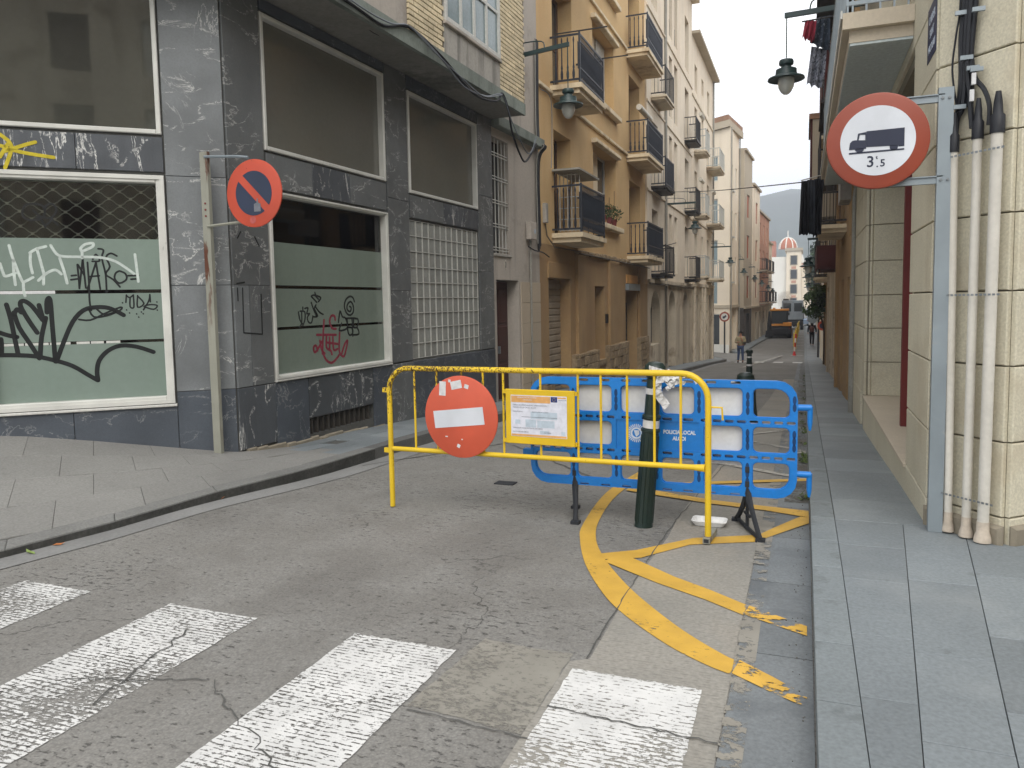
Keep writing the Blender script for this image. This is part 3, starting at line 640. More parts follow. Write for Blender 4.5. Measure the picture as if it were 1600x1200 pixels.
# =================================================================== BUILDINGS
def wall(fac, parent, u0, u1, z0, z1, ops, mat, th=.35, depth=7.0, name='wall', roof=True, w=0.0, back=True):
    """front face with openings (u0,u1,z0,z1), their reveals, and the closed body behind"""
    us = sorted({u0, u1, *[o[0] for o in ops], *[o[1] for o in ops]}); us = [u for u in us if u0-1e-6 <= u <= u1+1e-6]
    zs = sorted({z0, z1, *[o[2] for o in ops], *[o[3] for o in ops]}); zs = [z for z in zs if z0-1e-6 <= z <= z1+1e-6]
    b = MB(fac); P = fac.P
    for a, c in zip(us, us[1:]):
        for d, e_ in zip(zs, zs[1:]):
            cu, cz = (a+c)/2, (d+e_)/2
            if any(o[0] < cu < o[1] and o[2] < cz < o[3] for o in ops): continue
            b.quad(P(a, w, d), P(c, w, d), P(c, w, e_), P(a, w, e_))
    for o in ops:
        a, c, d, e_ = max(o[0], u0), min(o[1], u1), max(o[2], z0), min(o[3], z1); t = w-(o[4] if len(o) > 4 else th)
        b.quad(P(a, w, d), P(a, t, d), P(a, t, e_), P(a, w, e_)); b.quad(P(c, w, d), P(c, w, e_), P(c, t, e_), P(c, t, d))
        b.quad(P(a, w, e_), P(c, w, e_), P(c, t, e_), P(a, t, e_)); b.quad(P(a, w, d), P(c, w, d), P(c, t, d), P(a, t, d))
        b.quad(P(a, t, d), P(c, t, d), P(c, t, e_), P(a, t, e_))
    if back:
        b.quad(P(u0, w, z0), P(u0, w, z1), P(u0, w-depth, z1), P(u0, w-depth, z0)); b.quad(P(u1, w, z0), P(u1, w, z1), P(u1, w-depth, z1), P(u1, w-depth, z0))
        b.quad(P(u0, w-depth, z0), P(u1, w-depth, z0), P(u1, w-depth, z1), P(u0, w-depth, z1))
        if roof: b.quad(P(u0, w, z1), P(u1, w, z1), P(u1, w-depth, z1), P(u0, w-depth, z1))
    return b.build(name, mat, parent, fix=False)
def window(fac, parent, u0, u1, z0, z1, w, fmat='shutter_wood', pmat='glass_dark', nx=2, nz=1, fw=.05, name='window', joined=False, label=None):
    b = MB(fac); e_ = .004
    b.box(u0+e_, u0+fw, w-.03, w+.03, z0+e_, z1-e_); b.box(u1-fw, u1-e_, w-.03, w+.03, z0+e_, z1-e_)
    b.box(u0+fw+.001, u1-fw-.001, w-.03, w+.03, z0+e_, z0+fw); b.box(u0+fw+.001, u1-fw-.001, w-.03, w+.03, z1-fw, z1-e_)
    ux = [lerp(u0+fw, u1-fw, i/nx) for i in range(nx+1)]; zx = [lerp(z0+fw, z1-fw, i/nz) for i in range(nz+1)]
    for x in ux[1:-1]: b.box(x-fw*.4, x+fw*.4, w-.025, w+.025, z0+fw+.001, z1-fw-.001)
    for z in zx[1:-1]:
        for a, c in zip(ux, ux[1:]): b.box(a+fw*.45, c-fw*.45, w-.022, w+.022, z-fw*.35, z+fw*.35)
    fr = b.build(name, fmat, parent, label=label)
    if joined: MB(fac).box(u0+fw*.8, u1-fw*.8, w-.012, w-.002, z0+fw*.8, z1-fw*.8).build('pane', pmat, fr)
    else:
        for a, c in zip(ux, ux[1:]):
            for d, e2 in zip(zx, zx[1:]): MB(fac).box(a+.001, c-.001, w-.012, w-.002, d+.001, e2-.001).build('pane', pmat, fr)
    return fr
def blind(fac, parent, u0, u1, z0, z1, w, mat='shutter_wood', pitch=.07, name='shutter'):
    b = MB(fac); z = z0; b.box(u0, u1, w-.02, w-.012, z0, z1)
    while z < z1-.01: b.box(u0+.002, u1-.002, w-.012, w+.006, z+.006, min(z+pitch, z1)-.006); z += pitch
    return b.build(name, mat, parent)
def door(fac, parent, u0, u1, z0, z1, w, mat='door_brown', handle=True, nz=3):
    b = MB(fac); b.box(u0+.004, u1-.004, w-.05, w, z0, z1-.004)
    um = (u0+u1)/2; zz = [lerp(z0+.1, z1-.1, i/nz) for i in range(nz+1)]
    for a, c in ((u0+.06, um-.02), (um+.02, u1-.06)):
        for d, e_ in zip(zz, zz[1:]): b.cbox(a+.02, c-.02, w, w+.018, d+.03, e_-.03, .014)
    d_ = b.build('door', mat, parent)
    if handle: MB(fac).box(um+.03, um+.05, w, w+.05, z0+1.0, z0+1.14).build('handle', 'steel', d_)
    return d_
def sill(fac, parent, u0, u1, z, proj=.10, th=.07, mat='ochre_trim', w=0): return MB(fac).cbox(u0-.08, u1+.08, w-.02, w+proj, z-th, z, .012).build('sill', mat, parent)
def balcony(fac, parent, u0, u1, zf, dep=.62, h=1.0, style='panel', slabmat='ochre_trim', rmat='rail_blue', th=.20, detail=2, w=0.0):
    b = MB(fac); b.box(u0, u1, w, w+dep, zf-th*.5, zf); b.box(u0+.06, u1-.06, w, w+dep-.06, zf-th, zf-th*.5-.001)
    bal = b.build('balcony', slabmat, parent)
    r = MB(fac); ins = .05; a, c, o = u0+ins, u1-ins, w+dep-ins
    P = fac.P
    for z in ((zf+.06, zf+.10), (zf+h-.04, zf+h)):
        r.box(a, c, o-.012, o+.012, z[0], z[1]); r.box(a-.012, a+.012, w, o-.013, z[0], z[1]); r.box(c-.012, c+.012, w, o-.013, z[0], z[1])
    if style == 'panel':
        r.box(a, c, o-.012, o+.012, zf+.30, zf+.33); r.box(a, c, o-.012, o+.012, zf+h-.17, zf+h-.15)
    for u in (a, c): r.box(u-.018, u+.018, o-.018, o+.018, zf, zf+h+.02)
    n = max(3, int((c-a)/(.085 if detail == 2 else .12)))
    for i in range(1, n):
        u = lerp(a, c, i/n)
        if style == 'panel' and detail == 2: r.tube([P(u, o, zf+.1), P(u, o, zf+.2), P(u, o, zf+.3), P(u, o, zf+h*.6), P(u, o, zf+h-.04)], [.009, .016, .009, .013, .009], 5, cap=False)
        else: r.box(u-.008, u+.008, o-.007, o+.007, zf+.1, zf+h-.04)
    m = max(2, int((o-w)/.11))
    prof = [(.016, 0), (.028, .04), (.030, .12), (.018, .20), (.024, .24), (.015, .30), (.012, h*.72), (.020, h*.78), (.012, h-.16)]
    for uu in (a, c):
        for i in range(1, m):
            ww = lerp(w, o, i/m)
            if detail == 2 and uu == a:
                bb = MB(fac); bb.smooth = True; bb.lathe([(r_, q) for r_, q in prof], P(uu, ww, zf+.1), n=7).build('baluster', rmat, bal)
            else: r.box(uu-.008, uu+.008, ww-.008, ww+.008, zf+.1, zf+h-.04)
    r.build('railing', rmat, bal)
    if style == 'panel': MB(fac).box(a+.02, c-.02, o-.05, o-.042, zf+.31, zf+h-.16).build('screen', rmat, bal)
    if style == 'screen': MB(fac).box(a+.02, c-.02, o-.026, o-.016, zf+.06, zf+h-.05).build('screen', 'rail_blue', bal)
    return bal
def wire(pts, r, name, mat, parent=None, n=6, **kw):
    b = MB(); b.smooth = True; b.tube(smooth([tuple(p) for p in pts], 6), r, n); return b.build(name, mat, parent, fix=False, **kw)
# ------------------------------------------------------------------ 1. marble-clad corner building
CB = Vector((-5.35, 6.15, 0)); FL = Fac(-5.35, 6.15, 48, 'L'); FS = Fac(-5.35, 6.15, 1.5, 'L')
cb = empty('corner_building', CB, 'dark marble clad corner building with big shop windows, graffiti and a concrete canopy', 'building')
UL = -6.5
opsL = [(-2.15, -.56, .62, 2.84, .3), (-2.15, -.56, 3.21, 4.6, .3), (-5.6, -3.2, 1.2, 2.84, .3), (-5.6, -3.2, 3.21, 4.6, .3)]
opsS = [(.57, 2.94, .76, 2.80, .25), (.55, 2.95, 3.20, 4.62, .25), (3.56, 5.86, .76, 2.77, .22), (3.56, 5.86, 3.13, 4.56, .25), (1.14, 2.48, .075, .26, .35)]
wall(FL, cb, UL, 0, -.2, 4.77, opsL, 'joint', back=False); wall(FS, cb, 0, 6.5, -1.0, 4.77, opsS, 'joint', back=False)
def panels(fac, cells, th=.022):
    for (a, c, d, e_, m) in cells: MB(fac).cbox(a+.0025, c-.0025, .001, th, d+.0025, e_-.0025, .003).build('marble_panel', m, cb)
panels(FL, [(-.55, -.225, .74, 1.78, 'marble'), (-.225, -.004, .74, 1.78, 'marble'), (-.55, -.004, 1.78, 2.83, 'marble'), (-.55, -.004, 2.83, 4.76, 'marble'),
            (-.55, -.225, -.1, .74, 'marble_dark'), (-.225, -.004, -.1, .74, 'marble_dark'), (-1.45, -.55, -.1, .60, 'marble_dark'), (-2.3, -1.45, -.1, .60, 'marble_dark'), (-3.15, -2.3, -.1, 1.18, 'marble_dark'),
            (-2.15, -1.3, 2.86, 3.19, 'marble_streaked'), (-1.3, -.56, 2.86, 3.19, 'marble_streaked'), (-3.19, -2.17, 1.2, 2.84, 'marble'), (-3.19, -2.17, 2.86, 4.76, 'marble'), (-2.14, -.56, 4.61, 4.76, 'marble_dark'),
            (-5.6, -3.2, 2.86, 3.19, 'marble_streaked'), (-5.6, -3.2, .4, 1.18, 'marble_dark'), (-6.5, -5.62, .6, 4.76, 'marble')])
panels(FS, [(.004, .225, .74, 1.78, 'marble'), (.225, .555, .74, 1.78, 'marble_side'), (.004, .555, 1.78, 2.82, 'marble_side'), (.004, .54, 2.82, 4.76, 'marble_side'), (.004, .57, .10, .735, 'marble_streaked'),
            (.57, 1.13, .02, .735, 'marble_dark'), (1.14, 1.82, .27, .735, 'marble_black'), (1.82, 2.48, .27, .735, 'marble_black'), (2.49, 2.94, -.06, .735, 'marble_dark'),
            (.57, 1.35, 2.82, 3.18, 'marble_side'), (1.35, 2.1, 2.82, 3.18, 'marble_streaked'), (2.1, 2.94, 2.82, 3.18, 'marble_side'),
            (2.97, 3.54, .76, 1.75, 'marble_side'), (2.97, 3.54, 1.75, 3.0, 'marble_side'), (2.97, 3.54, 3.0, 4.76, 'marble_side'), (2.97, 3.54, -.2, .74, 'marble_side'), (3.56, 4.5, -.25, .74, 'marble_dark'), (4.5, 5.3, -.28, .74, 'marble_dark'), (5.3, 6.48, -.35, .74, 'marble_dark'),
            (3.56, 4.6, 2.79, 3.11, 'marble_side'), (4.6, 5.86, 2.79, 3.11, 'marble_streaked'), (5.88, 6.48, .76, 2.1, 'marble_side'), (5.88, 6.48, 2.1, 3.4, 'marble_side'), (5.88, 6.48, 3.4, 4.76, 'marble_side'), (.56, 2.94, 4.64, 4.76, 'marble_dark'), (3.56, 5.86, 4.58, 4.76, 'marble_dark')])
# broken mortar foot under the panels
b = MB(FS); u = .1
while u < 6.3:
    L = random.uniform(.12, .4); zb_ = lerp(.07, -.30, u/6.5) if u > .6 else .06
    b.cbox(u, u+L, -.05, .035+random.uniform(0, .02), zb_-.15, zb_+random.uniform(.01, .05), .01); u += L
b.build('mortar_foot', 'foot_stone', cb)
# cellar vent with concrete fins
vt = MB(FS).box(1.15, 2.47, -.33, -.10, .075, .262).build('vent', 'dark_inside', cb)
for i in range(12):
    u = 1.2+i*.108; MB(FS).box(u-.012, u+.012, -.06, .0, .078, .258).build('vent_bar', 'vent_dark', vt)
# shop windows: aluminium frame, glass, lattice shutter behind, frosted film with clear strips
def shopwin(fac, u0, u1, z0, z1, filmmat, strips, ftop, fw, lattice=True, left=True):
    b = MB(fac); w1 = .035
    for q in ((u0, u0+fw, z0, z1), (u1-fw, u1, z0, z1), (u0+fw+.001, u1-fw-.001, z0, z0+fw), (u0+fw+.001, u1-fw-.001, z1-fw, z1)): b.cbox(q[0], q[1], -.09, w1, q[2], q[3], .008)
    g2 = fw*.55
    for q in ((u0+.004, u0+g2, z0+.004, z1-.004), (u1-g2, u1-.004, z0+.004, z1-.004), (u0+g2, u1-g2, z0+.004, z0+g2), (u0+g2, u1-g2, z1-g2, z1-.004)): b.box(q[0], q[1], w1, w1+.012, q[2], q[3])
    f = b.build('shop_window', 'alu_frame', cb)
    a, c, d, e_ = u0+fw, u1-fw, z0+fw, z1-fw
    MB(fac).box(a, c, -.062, -.056, d, e_).build('pane', 'shop_glass', f)
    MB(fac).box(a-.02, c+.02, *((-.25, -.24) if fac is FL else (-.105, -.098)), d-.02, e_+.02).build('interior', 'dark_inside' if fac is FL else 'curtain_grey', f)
    fz = [d]+[q for s_ in strips for q in s_]+[ftop]
    for i in range(0, len(fz)-1, 2):
        MB(fac).box(a+.002, c-.002, -.0555, -.0535, fz[i]+.001, fz[i+1]).build('frosted_film', filmmat, f)
    if lattice:
        lt = MB(fac); p = .185; hgt = .136; nr = int((e_-ftop+.25)/(hgt*.5))+1; P = fac.P
        z = ftop-.06; r_ = 0
        while z < e_+.05:
            off = (r_ % 2)*p/2; u = a-p+off
            pts = []
            k = 0
            while u < c+p:
                pts.append(P(min(max(u, a), c), -.085, min(z+(.031 if k % 2 else -.031)*1.0, e_-.004))); u += p/2; k += 1
            q = smooth([tuple(v) for v in pts], 3); lt.tube(q, .0055, 4, cap=False)
            z += hgt*.5*1.0; r_ += 1
        o = lt.build('lattice_shutter', 'rail_pale', f, fix=False)
        kn = MB(fac); z = ftop-.06; r_ = 0
        while z < e_-.02:
            u = a-p/2+((r_+0) % 2)*p/2
            while u < c-.02:
                if u > a+.02 and z+.045 < e_: kn.box(u-.013, u+.013, -.095, -.075, z+.022, z+.045)
                u += p
            z += hgt*.5; r_ += 1
        kn.build('lattice_clip', 'frame_white', f)
    return f, a, c, d, e_
fw1, *_q = shopwin(FL, -2.15, -.565, .63, 2.83, 'film_green', [(1.235, 1.262), (1.712, 1.745)], 2.228, .075)
MB(FL).cbox(-2.3, -.55, .0, .05, .600, .626, .006).build('sill', 'frame_white', fw1)
for a, c in ((-2.1, -1.83), (-1.82, -1.63), (-1.62, -1.45), (-1.40, -1.29), (-1.28, -1.17), (-1.15, -1.03)): MB(FL).box(a, c, -.0535, -.0528, 1.236, 1.259).build('tape_strip', 'frame_white', fw1)
MB(FL).box(-2.1, -1.55, -.0535, -.0528, 1.714, 1.742).build('tape_strip', 'tape', fw1)
fw2, *_q = shopwin(FS, .575, 2.935, .77, 2.79, 'film_green_side', [(1.300, 1.330), (1.755, 1.79)], 2.26, .045)
MB(FS).cbox(.57, 2.95, .0, .045, .745, .768, .006).build('sill', 'frame_white', fw2)
def bigpane(fac, u0, u1, z0, z1, m=None, fw=.045):
    m = m or ('pane_dirty' if fac is FL else 'pane_side')
    b = MB(fac)
    for q in ((u0, u0+fw, z0, z1), (u1-fw, u1, z0, z1), (u0+fw+.001, u1-fw-.001, z0, z0+fw), (u0+fw+.001, u1-fw-.001, z1-fw, z1)): b.cbox(q[0], q[1], -.08, .032, q[2], q[3], .008)
    f = b.build('upper_window', 'alu_frame', cb); MB(fac).box(u0+fw, u1-fw, -.06, -.05, z0+fw, z1-fw).build('pane', m, f); return f
bigpane(FL, -2.15, -.565, 3.215, 4.6); bigpane(FS, .555, 2.945, 3.205, 4.615); bigpane(FS, 3.565, 5.855, 3.135, 4.555)
bigpane(FL, -5.6, -3.2, 3.215, 4.6); bigpane(FL, -5.6, -3.2, 1.2, 2.83)
# glass block wall
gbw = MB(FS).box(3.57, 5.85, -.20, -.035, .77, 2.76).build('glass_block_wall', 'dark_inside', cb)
NB, NR = 12, 9; du, dz_ = 2.28/NB, 1.99/NR
bm_, c_ = MB(FS).cbox(-du/2+.007, du/2-.007, -.045, -.012, -dz_/2+.007, dz_/2-.007, .006).mesh('glass_block', 'glass_block', Vector(FS.o))
bj = MB(FS)
for i in range(NB+1): u_ = 3.57+du*i; bj.box(max(3.571, u_-.007), min(5.849, u_+.007), -.05, .0, .771, 2.759)
for j in range(NR+1):
    z_ = .77+dz_*j
    for i in range(NB): bj.box(3.57+du*i+.0075, 3.57+du*(i+1)-.0075, -.05, -.001, max(.771, z_-.007), min(2.759, z_+.007))
bj.build('mortar_grid', 'glass_block_joint', gbw)
bm2 = MB(FS).cbox(-du/2+.03, du/2-.03, 0, .006, -dz_/2+.03, dz_/2-.03, .004)
for i in range(NB):
    for j in range(NR):
        link('glass_block', bm_, FS.P(3.57+du*(i+.5), -.002, .77+dz_*(j+.5)), gbw)
# canopy slab on both faces (mitred at the corner) and the upper storey with yellow brick piers
CW = .65
cm = FL.P(0, 0, 0)
den = (FL.n+FS.n); mit = CB+(den*(CW/(1+FL.n.dot(FS.n))))
b = MB(); 
def poly(b, pts, z0, z1):
    n = len(pts); k = len(b.v); b.v += [Vector((p.x, p.y, z0)) for p in pts]+[Vector((p.x, p.y, z1)) for p in pts]
    b.f += [tuple(range(k, k+n))[::-1], tuple(range(k+n, k+2*n))]+[(k+i, k+(i+1) % n, k+n+(i+1) % n, k+n+i) for i in range(n)]
poly(b, [FL.P(UL, -6, 0), FL.P(UL, CW, 0), mit, FS.P(6.5, CW, 0), FS.P(6.5, -8, 0)], 4.772, 4.90)
cs = b.build('canopy', 'canopy_soffit', cb)
b = MB(); poly(b, [FL.P(UL, CW+.012, 0), mit+den*.012, FS.P(6.51, CW+.012, 0), FS.P(6.51, CW-.04, 0), mit-den*.03, FL.P(UL, CW-.04, 0)], 4.765, 4.955); b.build('fascia', 'canopy_fascia', cs)
b = MB(); poly(b, [FL.P(UL, .62, 0), CB+den*(.62/(1+FL.n.dot(FS.n))), FS.P(6.49, .62, 0), FS.P(6.49, -8, 0), FL.P(UL, -6, 0)], 4.902, 10.5)
# keep the upper body plain; openings are framed in front of it
b.build('upper_wall', 'render_grey', cb)
def brickpier(fac, u0, u1, z0, z1, w, endcap=True):
    pier = MB(fac).box(u0+.008, u1-.008, w-.1, w+.028, z0, z1).build('brick_pier', 'mortar', cb)
    L, H_, J = .245, .052, .016
    me, _ = MB(fac).box(-L/2, L/2, -.10, .042, 0, H_).mesh('brick', 'yellow_brick', Vector(fac.o)); n = 0
    half, _ = MB(fac).box(-L/4+.004, L/4-.004, -.10, .042, 0, H_).mesh('brick_half', 'yellow_brick', Vector(fac.o))
    z = z0+.004; r_ = 0; rest = MB(fac)
    while z+H_ < z1:
        u = u0; first = (r_ % 2 == 1)
        while u < u1-.02:
            l = (L/2+.004) if first else L
            if u+l > u1: l = u1-u
            if l < .06: break
            pr = random.uniform(-.003, .003)
            if l > L*.9 and z < 8.0: link('brick', me, fac.P(u+l/2, w+pr, z), pier)
            elif abs(l-L/2) < .03 and z < 8.0: link('brick', half, fac.P(u+l/2, w+pr, z), pier)
            else: rest.box(u, u+l, w-.10, w+.042+pr, z, z+H_)
            u += l+.012; first = False
        z += H_+J; r_ += 1
    if rest.v: rest.build('brick_remainder', 'yellow_brick', pier, kind='stuff')
brickpier(FS, 5.42, 6.5, 4.957, 9.0, .62); brickpier(FS, 2.55, 3.5, 4.957, 7.5, .62)
MB(FS).box(3.5, 5.42, .60, .66, 4.957, 5.34).build('parapet_panel', 'render_stained', cb)
MB(FS).cbox(3.49, 5.43, .60, .70, 5.342, 5.39, .008).build('sill', 'render_grey', cb)
window(FS, cb, 3.52, 5.41, 5.395, 7.4, .655, 'frame_white', 'glass_blue', 4, 3, .06, 'upper_window')
MB(FS).box(.6, 2.54, .60, .64, 4.957, 7.4).build('parapet_panel', 'render_grey', cb)
# graffiti, traced as paint strokes on the panes
def gr(fac, name, mat, strokes, wd, w_, label=None):
    b = MB(fac)
    for st in strokes:
        pts = [fac.hit(x, y, w_) for x, y in st]
        if len(pts) > 2: pts = smooth(pts, 3)
        b.stroke(pts, wd, w_)
    return b.build(name, mat, fw1 if fac is FL else fw2, fix=False, label=label)
Z = lambda ox, oy, s_: (lambda *p: [(ox+p[i]/s_, oy+p[i+1]/s_) for i in range(0, len(p), 2)])
a = Z(0, 270, 6); c = Z(0, 440, 6)
WG = -.0535
gr(FL, 'graffiti', 'graffiti_white', [a(0, 850, 30, 940, 55, 970, 145, 940), a(85, 680, 120, 800, 200, 1000, 225, 1025), a(125, 810, 130, 930, 145, 1050), a(225, 1025, 310, 980), a(220, 1025, 222, 1100, 235, 1155), a(280, 750, 340, 715, 430, 690), a(285, 760, 285, 850, 305, 940), a(345, 710, 380, 830, 412, 950), a(360, 1010, 440, 940, 520, 910, 575, 950), a(475, 680, 530, 760, 600, 785, 760, 788, 950, 795, 1080, 830, 1180, 890, 1260, 950), a(770, 740, 755, 710, 800, 670, 870, 660, 870, 690, 800, 725, 765, 735), a(770, 735, 770, 800), a(560, 800, 600, 920, 630, 1035), a(1265, 765, 1280, 880, 1297, 1020), a(410, 960, 408, 1045)], .024, WG, 'white spray paint tag')
gr(FL, 'graffiti', 'graffiti_black', [a(670, 965, 715, 960), a(665, 1003, 725, 995), a(1200, 965, 1300, 962), a(1228, 998, 1290, 993), a(725, 860, 740, 1010, 745, 1085), a(775, 810, 745, 1080), a(775, 810, 805, 1080), a(730, 860, 790, 960), a(820, 840, 835, 1050, 840, 1200, 855, 1290), a(900, 840, 820, 1090), a(900, 840, 940, 1090), a(830, 975, 930, 965), a(870, 810, 900, 765, 935, 825, 865, 830), a(920, 712, 970, 725, 955, 800, 990, 950, 1000, 1120), a(1095, 780, 1040, 755, 995, 790, 1030, 880, 990, 950, 1060, 1000, 1125, 1070), a(1120, 920, 1175, 945, 1185, 1000, 1120, 1035, 1075, 990, 1085, 940, 1120, 920), a(740, 1375, 850, 1380, 980, 1320, 1130, 1260, 1125, 1290, 1000, 1340, 880, 1350, 830, 1270), a(900, 1270, 980, 1330, 1090, 1300)], .017, WG-.0003, 'thin black marker tag')
gr(FL, 'graffiti', 'graffiti_black', [c(1185, 125, 1180, 195), c(1185, 130, 1215, 150, 1250, 125), c(1220, 150, 1220, 235, 1255, 240, 1250, 130), c(1290, 130, 1290, 240, 1350, 205, 1290, 135), c(1405, 120, 1395, 180, 1345, 265), c(1405, 125, 1410, 190), c(1360, 225, 1420, 215, 1475, 225, 1440, 260, 1350, 235)] + [c(x, y, x+2, y+2) for x, y in ((1148, 198), (1186, 265), (1214, 293), (1280, 302), (1300, 332), (1325, 284), (1342, 300), (1470, 190), (1474, 266))], .014, WG-.0003, 'small tag of dotted letters')
gr(FL, 'graffiti', 'graffiti_black', [c(-40, 470, 0, 480, 80, 505, 160, 520), c(10, 540, 15, 600, 15, 690), c(60, 215, 100, 350, 140, 540, 170, 680), c(120, 330, 160, 260, 200, 290), c(130, 290, 180, 430, 280, 580, 370, 720), c(350, 480, 260, 350, 190, 220, 220, 180, 300, 230, 400, 360), c(365, 220, 410, 370), c(430, 340, 390, 520, 378, 690), c(440, 290, 440, 180, 470, 170, 490, 400, 520, 750), c(530, 750, 600, 560, 680, 380, 780, 270, 900, 240, 1030, 250, 1160, 315), c(0, 690, 150, 690, 330, 700, 520, 740, 680, 790, 820, 870, 915, 925), c(920, 925, 910, 840, 930, 740, 1010, 650, 1130, 600, 1280, 610, 1440, 660)], .040, WG-.0002, 'large black spray paint tag')
gr(FL, 'graffiti', 'graffiti_black', [a(370, 440, 260, 440, 210, 390, 230, 310, 310, 290, 400, 310, 420, 370, 400, 420, 340, 415), a(310, 350, 380, 410, 480, 420, 530, 350, 490, 290, 430, 310, 420, 380), a(390, 440, 420, 490, 470, 460, 490, 420), a(410, 480, 425, 510), a(480, 430, 545, 490)], .017, -.055, 'black looped tag on the clear glass')
d = Z(430, 440, 8)
gr(FS, 'graffiti', 'graffiti_black', [d(290, 380, 310, 480, 350, 540), d(330, 370, 330, 520, 300, 570), d(310, 370, 370, 380, 370, 480, 345, 550), d(345, 320, 345, 350), d(370, 335, 410, 330, 395, 400, 430, 400, 400, 450, 420, 510, 455, 510, 470, 430), d(450, 260, 480, 350, 520, 440), d(470, 440, 530, 430, 490, 340, 510, 290), d(500, 310, 550, 380, 600, 410), d(495, 135, 510, 170, 570, 200, 540, 250), d(450, 180, 490, 170, 540, 220), d(455, 190, 520, 260)], .019, WG, 'spiky black tag')
gr(FS, 'graffiti', 'graffiti_black', [d(990, 250, 970, 200, 930, 185, 880, 230, 865, 310, 890, 390, 935, 420, 975, 380, 975, 300, 940, 250, 900, 290, 900, 350, 935, 375, 950, 330, 930, 310), d(790, 510, 810, 370, 840, 440, 880, 460, 900, 580, 800, 610, 830, 520), d(880, 460, 1030, 465, 1025, 560), d(900, 470, 905, 600, 930, 670, 970, 640, 960, 580, 910, 570), d(960, 470, 970, 680), d(980, 470, 980, 570, 1025, 575, 1045, 655, 960, 665)], .024, WG-.0003, 'black spiral and block letters')
gr(FS, 'graffiti', 'graffiti_red', [d(610, 480, 600, 640, 590, 900), d(520, 665, 760, 665), d(750, 480, 740, 430, 700, 430, 680, 500, 710, 580, 760, 590), d(590, 740, 520, 860, 490, 880, 480, 820, 510, 800, 530, 860), d(640, 680, 640, 820, 690, 860), d(680, 700, 680, 840), d(720, 690, 730, 850, 780, 840), d(640, 760, 780, 780), d(805, 640, 800, 860, 840, 930, 870, 910, 905, 740, 870, 780, 830, 900), d(590, 860, 630, 970, 700, 1015, 760, 970, 810, 900), d(700, 870, 710, 910), d(560, 740, 580, 850, 620, 900)], .03, WG-.0002, 'red spray paint tag')
b = MB(FL)
for st in ([(0, 210), (18, 228), (8, 262)], [(8, 236), (40, 226), (55, 222)], [(8, 232), (45, 240), (84, 246)], [(0, 245), (12, 225)], [(-10, 225), (10, 230)]):
    b.stroke(smooth([FL.hit(x, y, .024) for x, y in st], 3), [.05, .047, .045, .04, .035, .03, .025][:99] and .032, .024)
b.build('graffiti', 'graffiti_yellow', cb, fix=False, label='yellow spray paint star burst')
b = MB(FS)   # old tape marks of a removed notice on the corner pier
for q in ([(379, 450), (381, 520)], [(382, 520), (410, 522)], [(410, 522), (408, 460)], [(370, 443), (382, 441)], [(371, 450), (372, 470)], [(371, 372), (376, 362)], [(398, 370), (405, 385)]): b.stroke([FS.hit(x, y, .023) for x, y in q], .013, .023)
b.build('tape_mark', 'graffiti_black', cb, fix=False)
# cables slung under and along the canopy (hang from the building: own things)
def cab(px, w_, r, mat, label, group):
    pts = [FS.P(FS.hit(x, y, ww)[0], ww, FS.hit(x, y, ww)[1]) for (x, y), ww in zip(px, w_ if isinstance(w_, list) else [w_]*len(px))]
    wire(pts, r, 'cable', mat, label=label, cat='cable', group=group)
gc = 'cables slung along the canopy'
cab([(470, -50), (560, 14), (600, 40), (640, 43), (690, 88), (740, 146), (775, 158), (785, 146), (795, 175), (800, 205), (812, 240), (822, 252), (838, 225)], .68, .018, 'cable_black', 'thick black cable bundle looping under the canopy edge and down', gc)
cab([(470, -62), (560, 8), (610, 36), (642, 42), (685, 86), (725, 135), (760, 150), (785, 149), (800, 190), (825, 240), (838, 215)], .71, .009, 'cable_grey', 'thin pale cable looping deepest under the canopy edge', gc)
cab([(642, 42), (690, 92), (720, 120), (755, 150), (785, 148)], .735, .008, 'cable_grey', 'thin pale cable sagging straight below the brick pier', gc)
cab([(559, 20), (575, 45), (598, 58), (615, 59)], .5, .004, 'cable_black', 'thin loose wire curling against the canopy underside', gc)
# ------------------------------------------------------------------ no-parking sign on its post in front of the corner
ps = empty('traffic_sign', (-5.40, 5.93, .12), 'round red and blue no parking sign on a worn angle post by the marble corner', 'road sign')
b = MB(); b.box(-5.44, -5.36, 5.90, 5.905, .10, 3.05); b.box(-5.445, -5.44, 5.90, 5.94, .10, 3.05); b.box(-5.36, -5.355, 5.90, 5.94, .10, 3.05); b.build('post', 'post_painted', ps)
pb = MB()
for z in (2.56, 2.50, 2.44): pb.lathe([(.010, 0), (.010, .006)], (-5.40, 5.90, z), (0, -1, 0), 8)
pb.build('bolt', 'red_post', ps)
b = MB(); b.tube([(-5.38, 5.895, 3.00), (-5.0, 5.89, 2.97), (-4.86, 5.89, 2.95)], .014, 6); b.build('bracket', 'galvanised', ps)
b = MB(); b.tube([(-5.38, 5.895, 2.34), (-4.95, 5.89, 2.36)], .014, 6); b.build('bracket', 'post_painted', ps)
cx_, cz_, yy = -4.785, 2.61, 5.86
def circ(r, n=48, x=0, z=0, a0=0): return [(x+r*math.cos(a0+2*math.pi*i/n), z+r*math.sin(a0+2*math.pi*i/n)) for i in range(n)]
b = MB(); b.smooth = True; b.lathe([(.300, 0), (.312, .004), (.312, .016), (.300, .020)], (cx_, yy+.012, cz_), (0, -1, 0), 48); dsk = b.build('sign_plate', 'sign_red_small', ps)
b = MB()
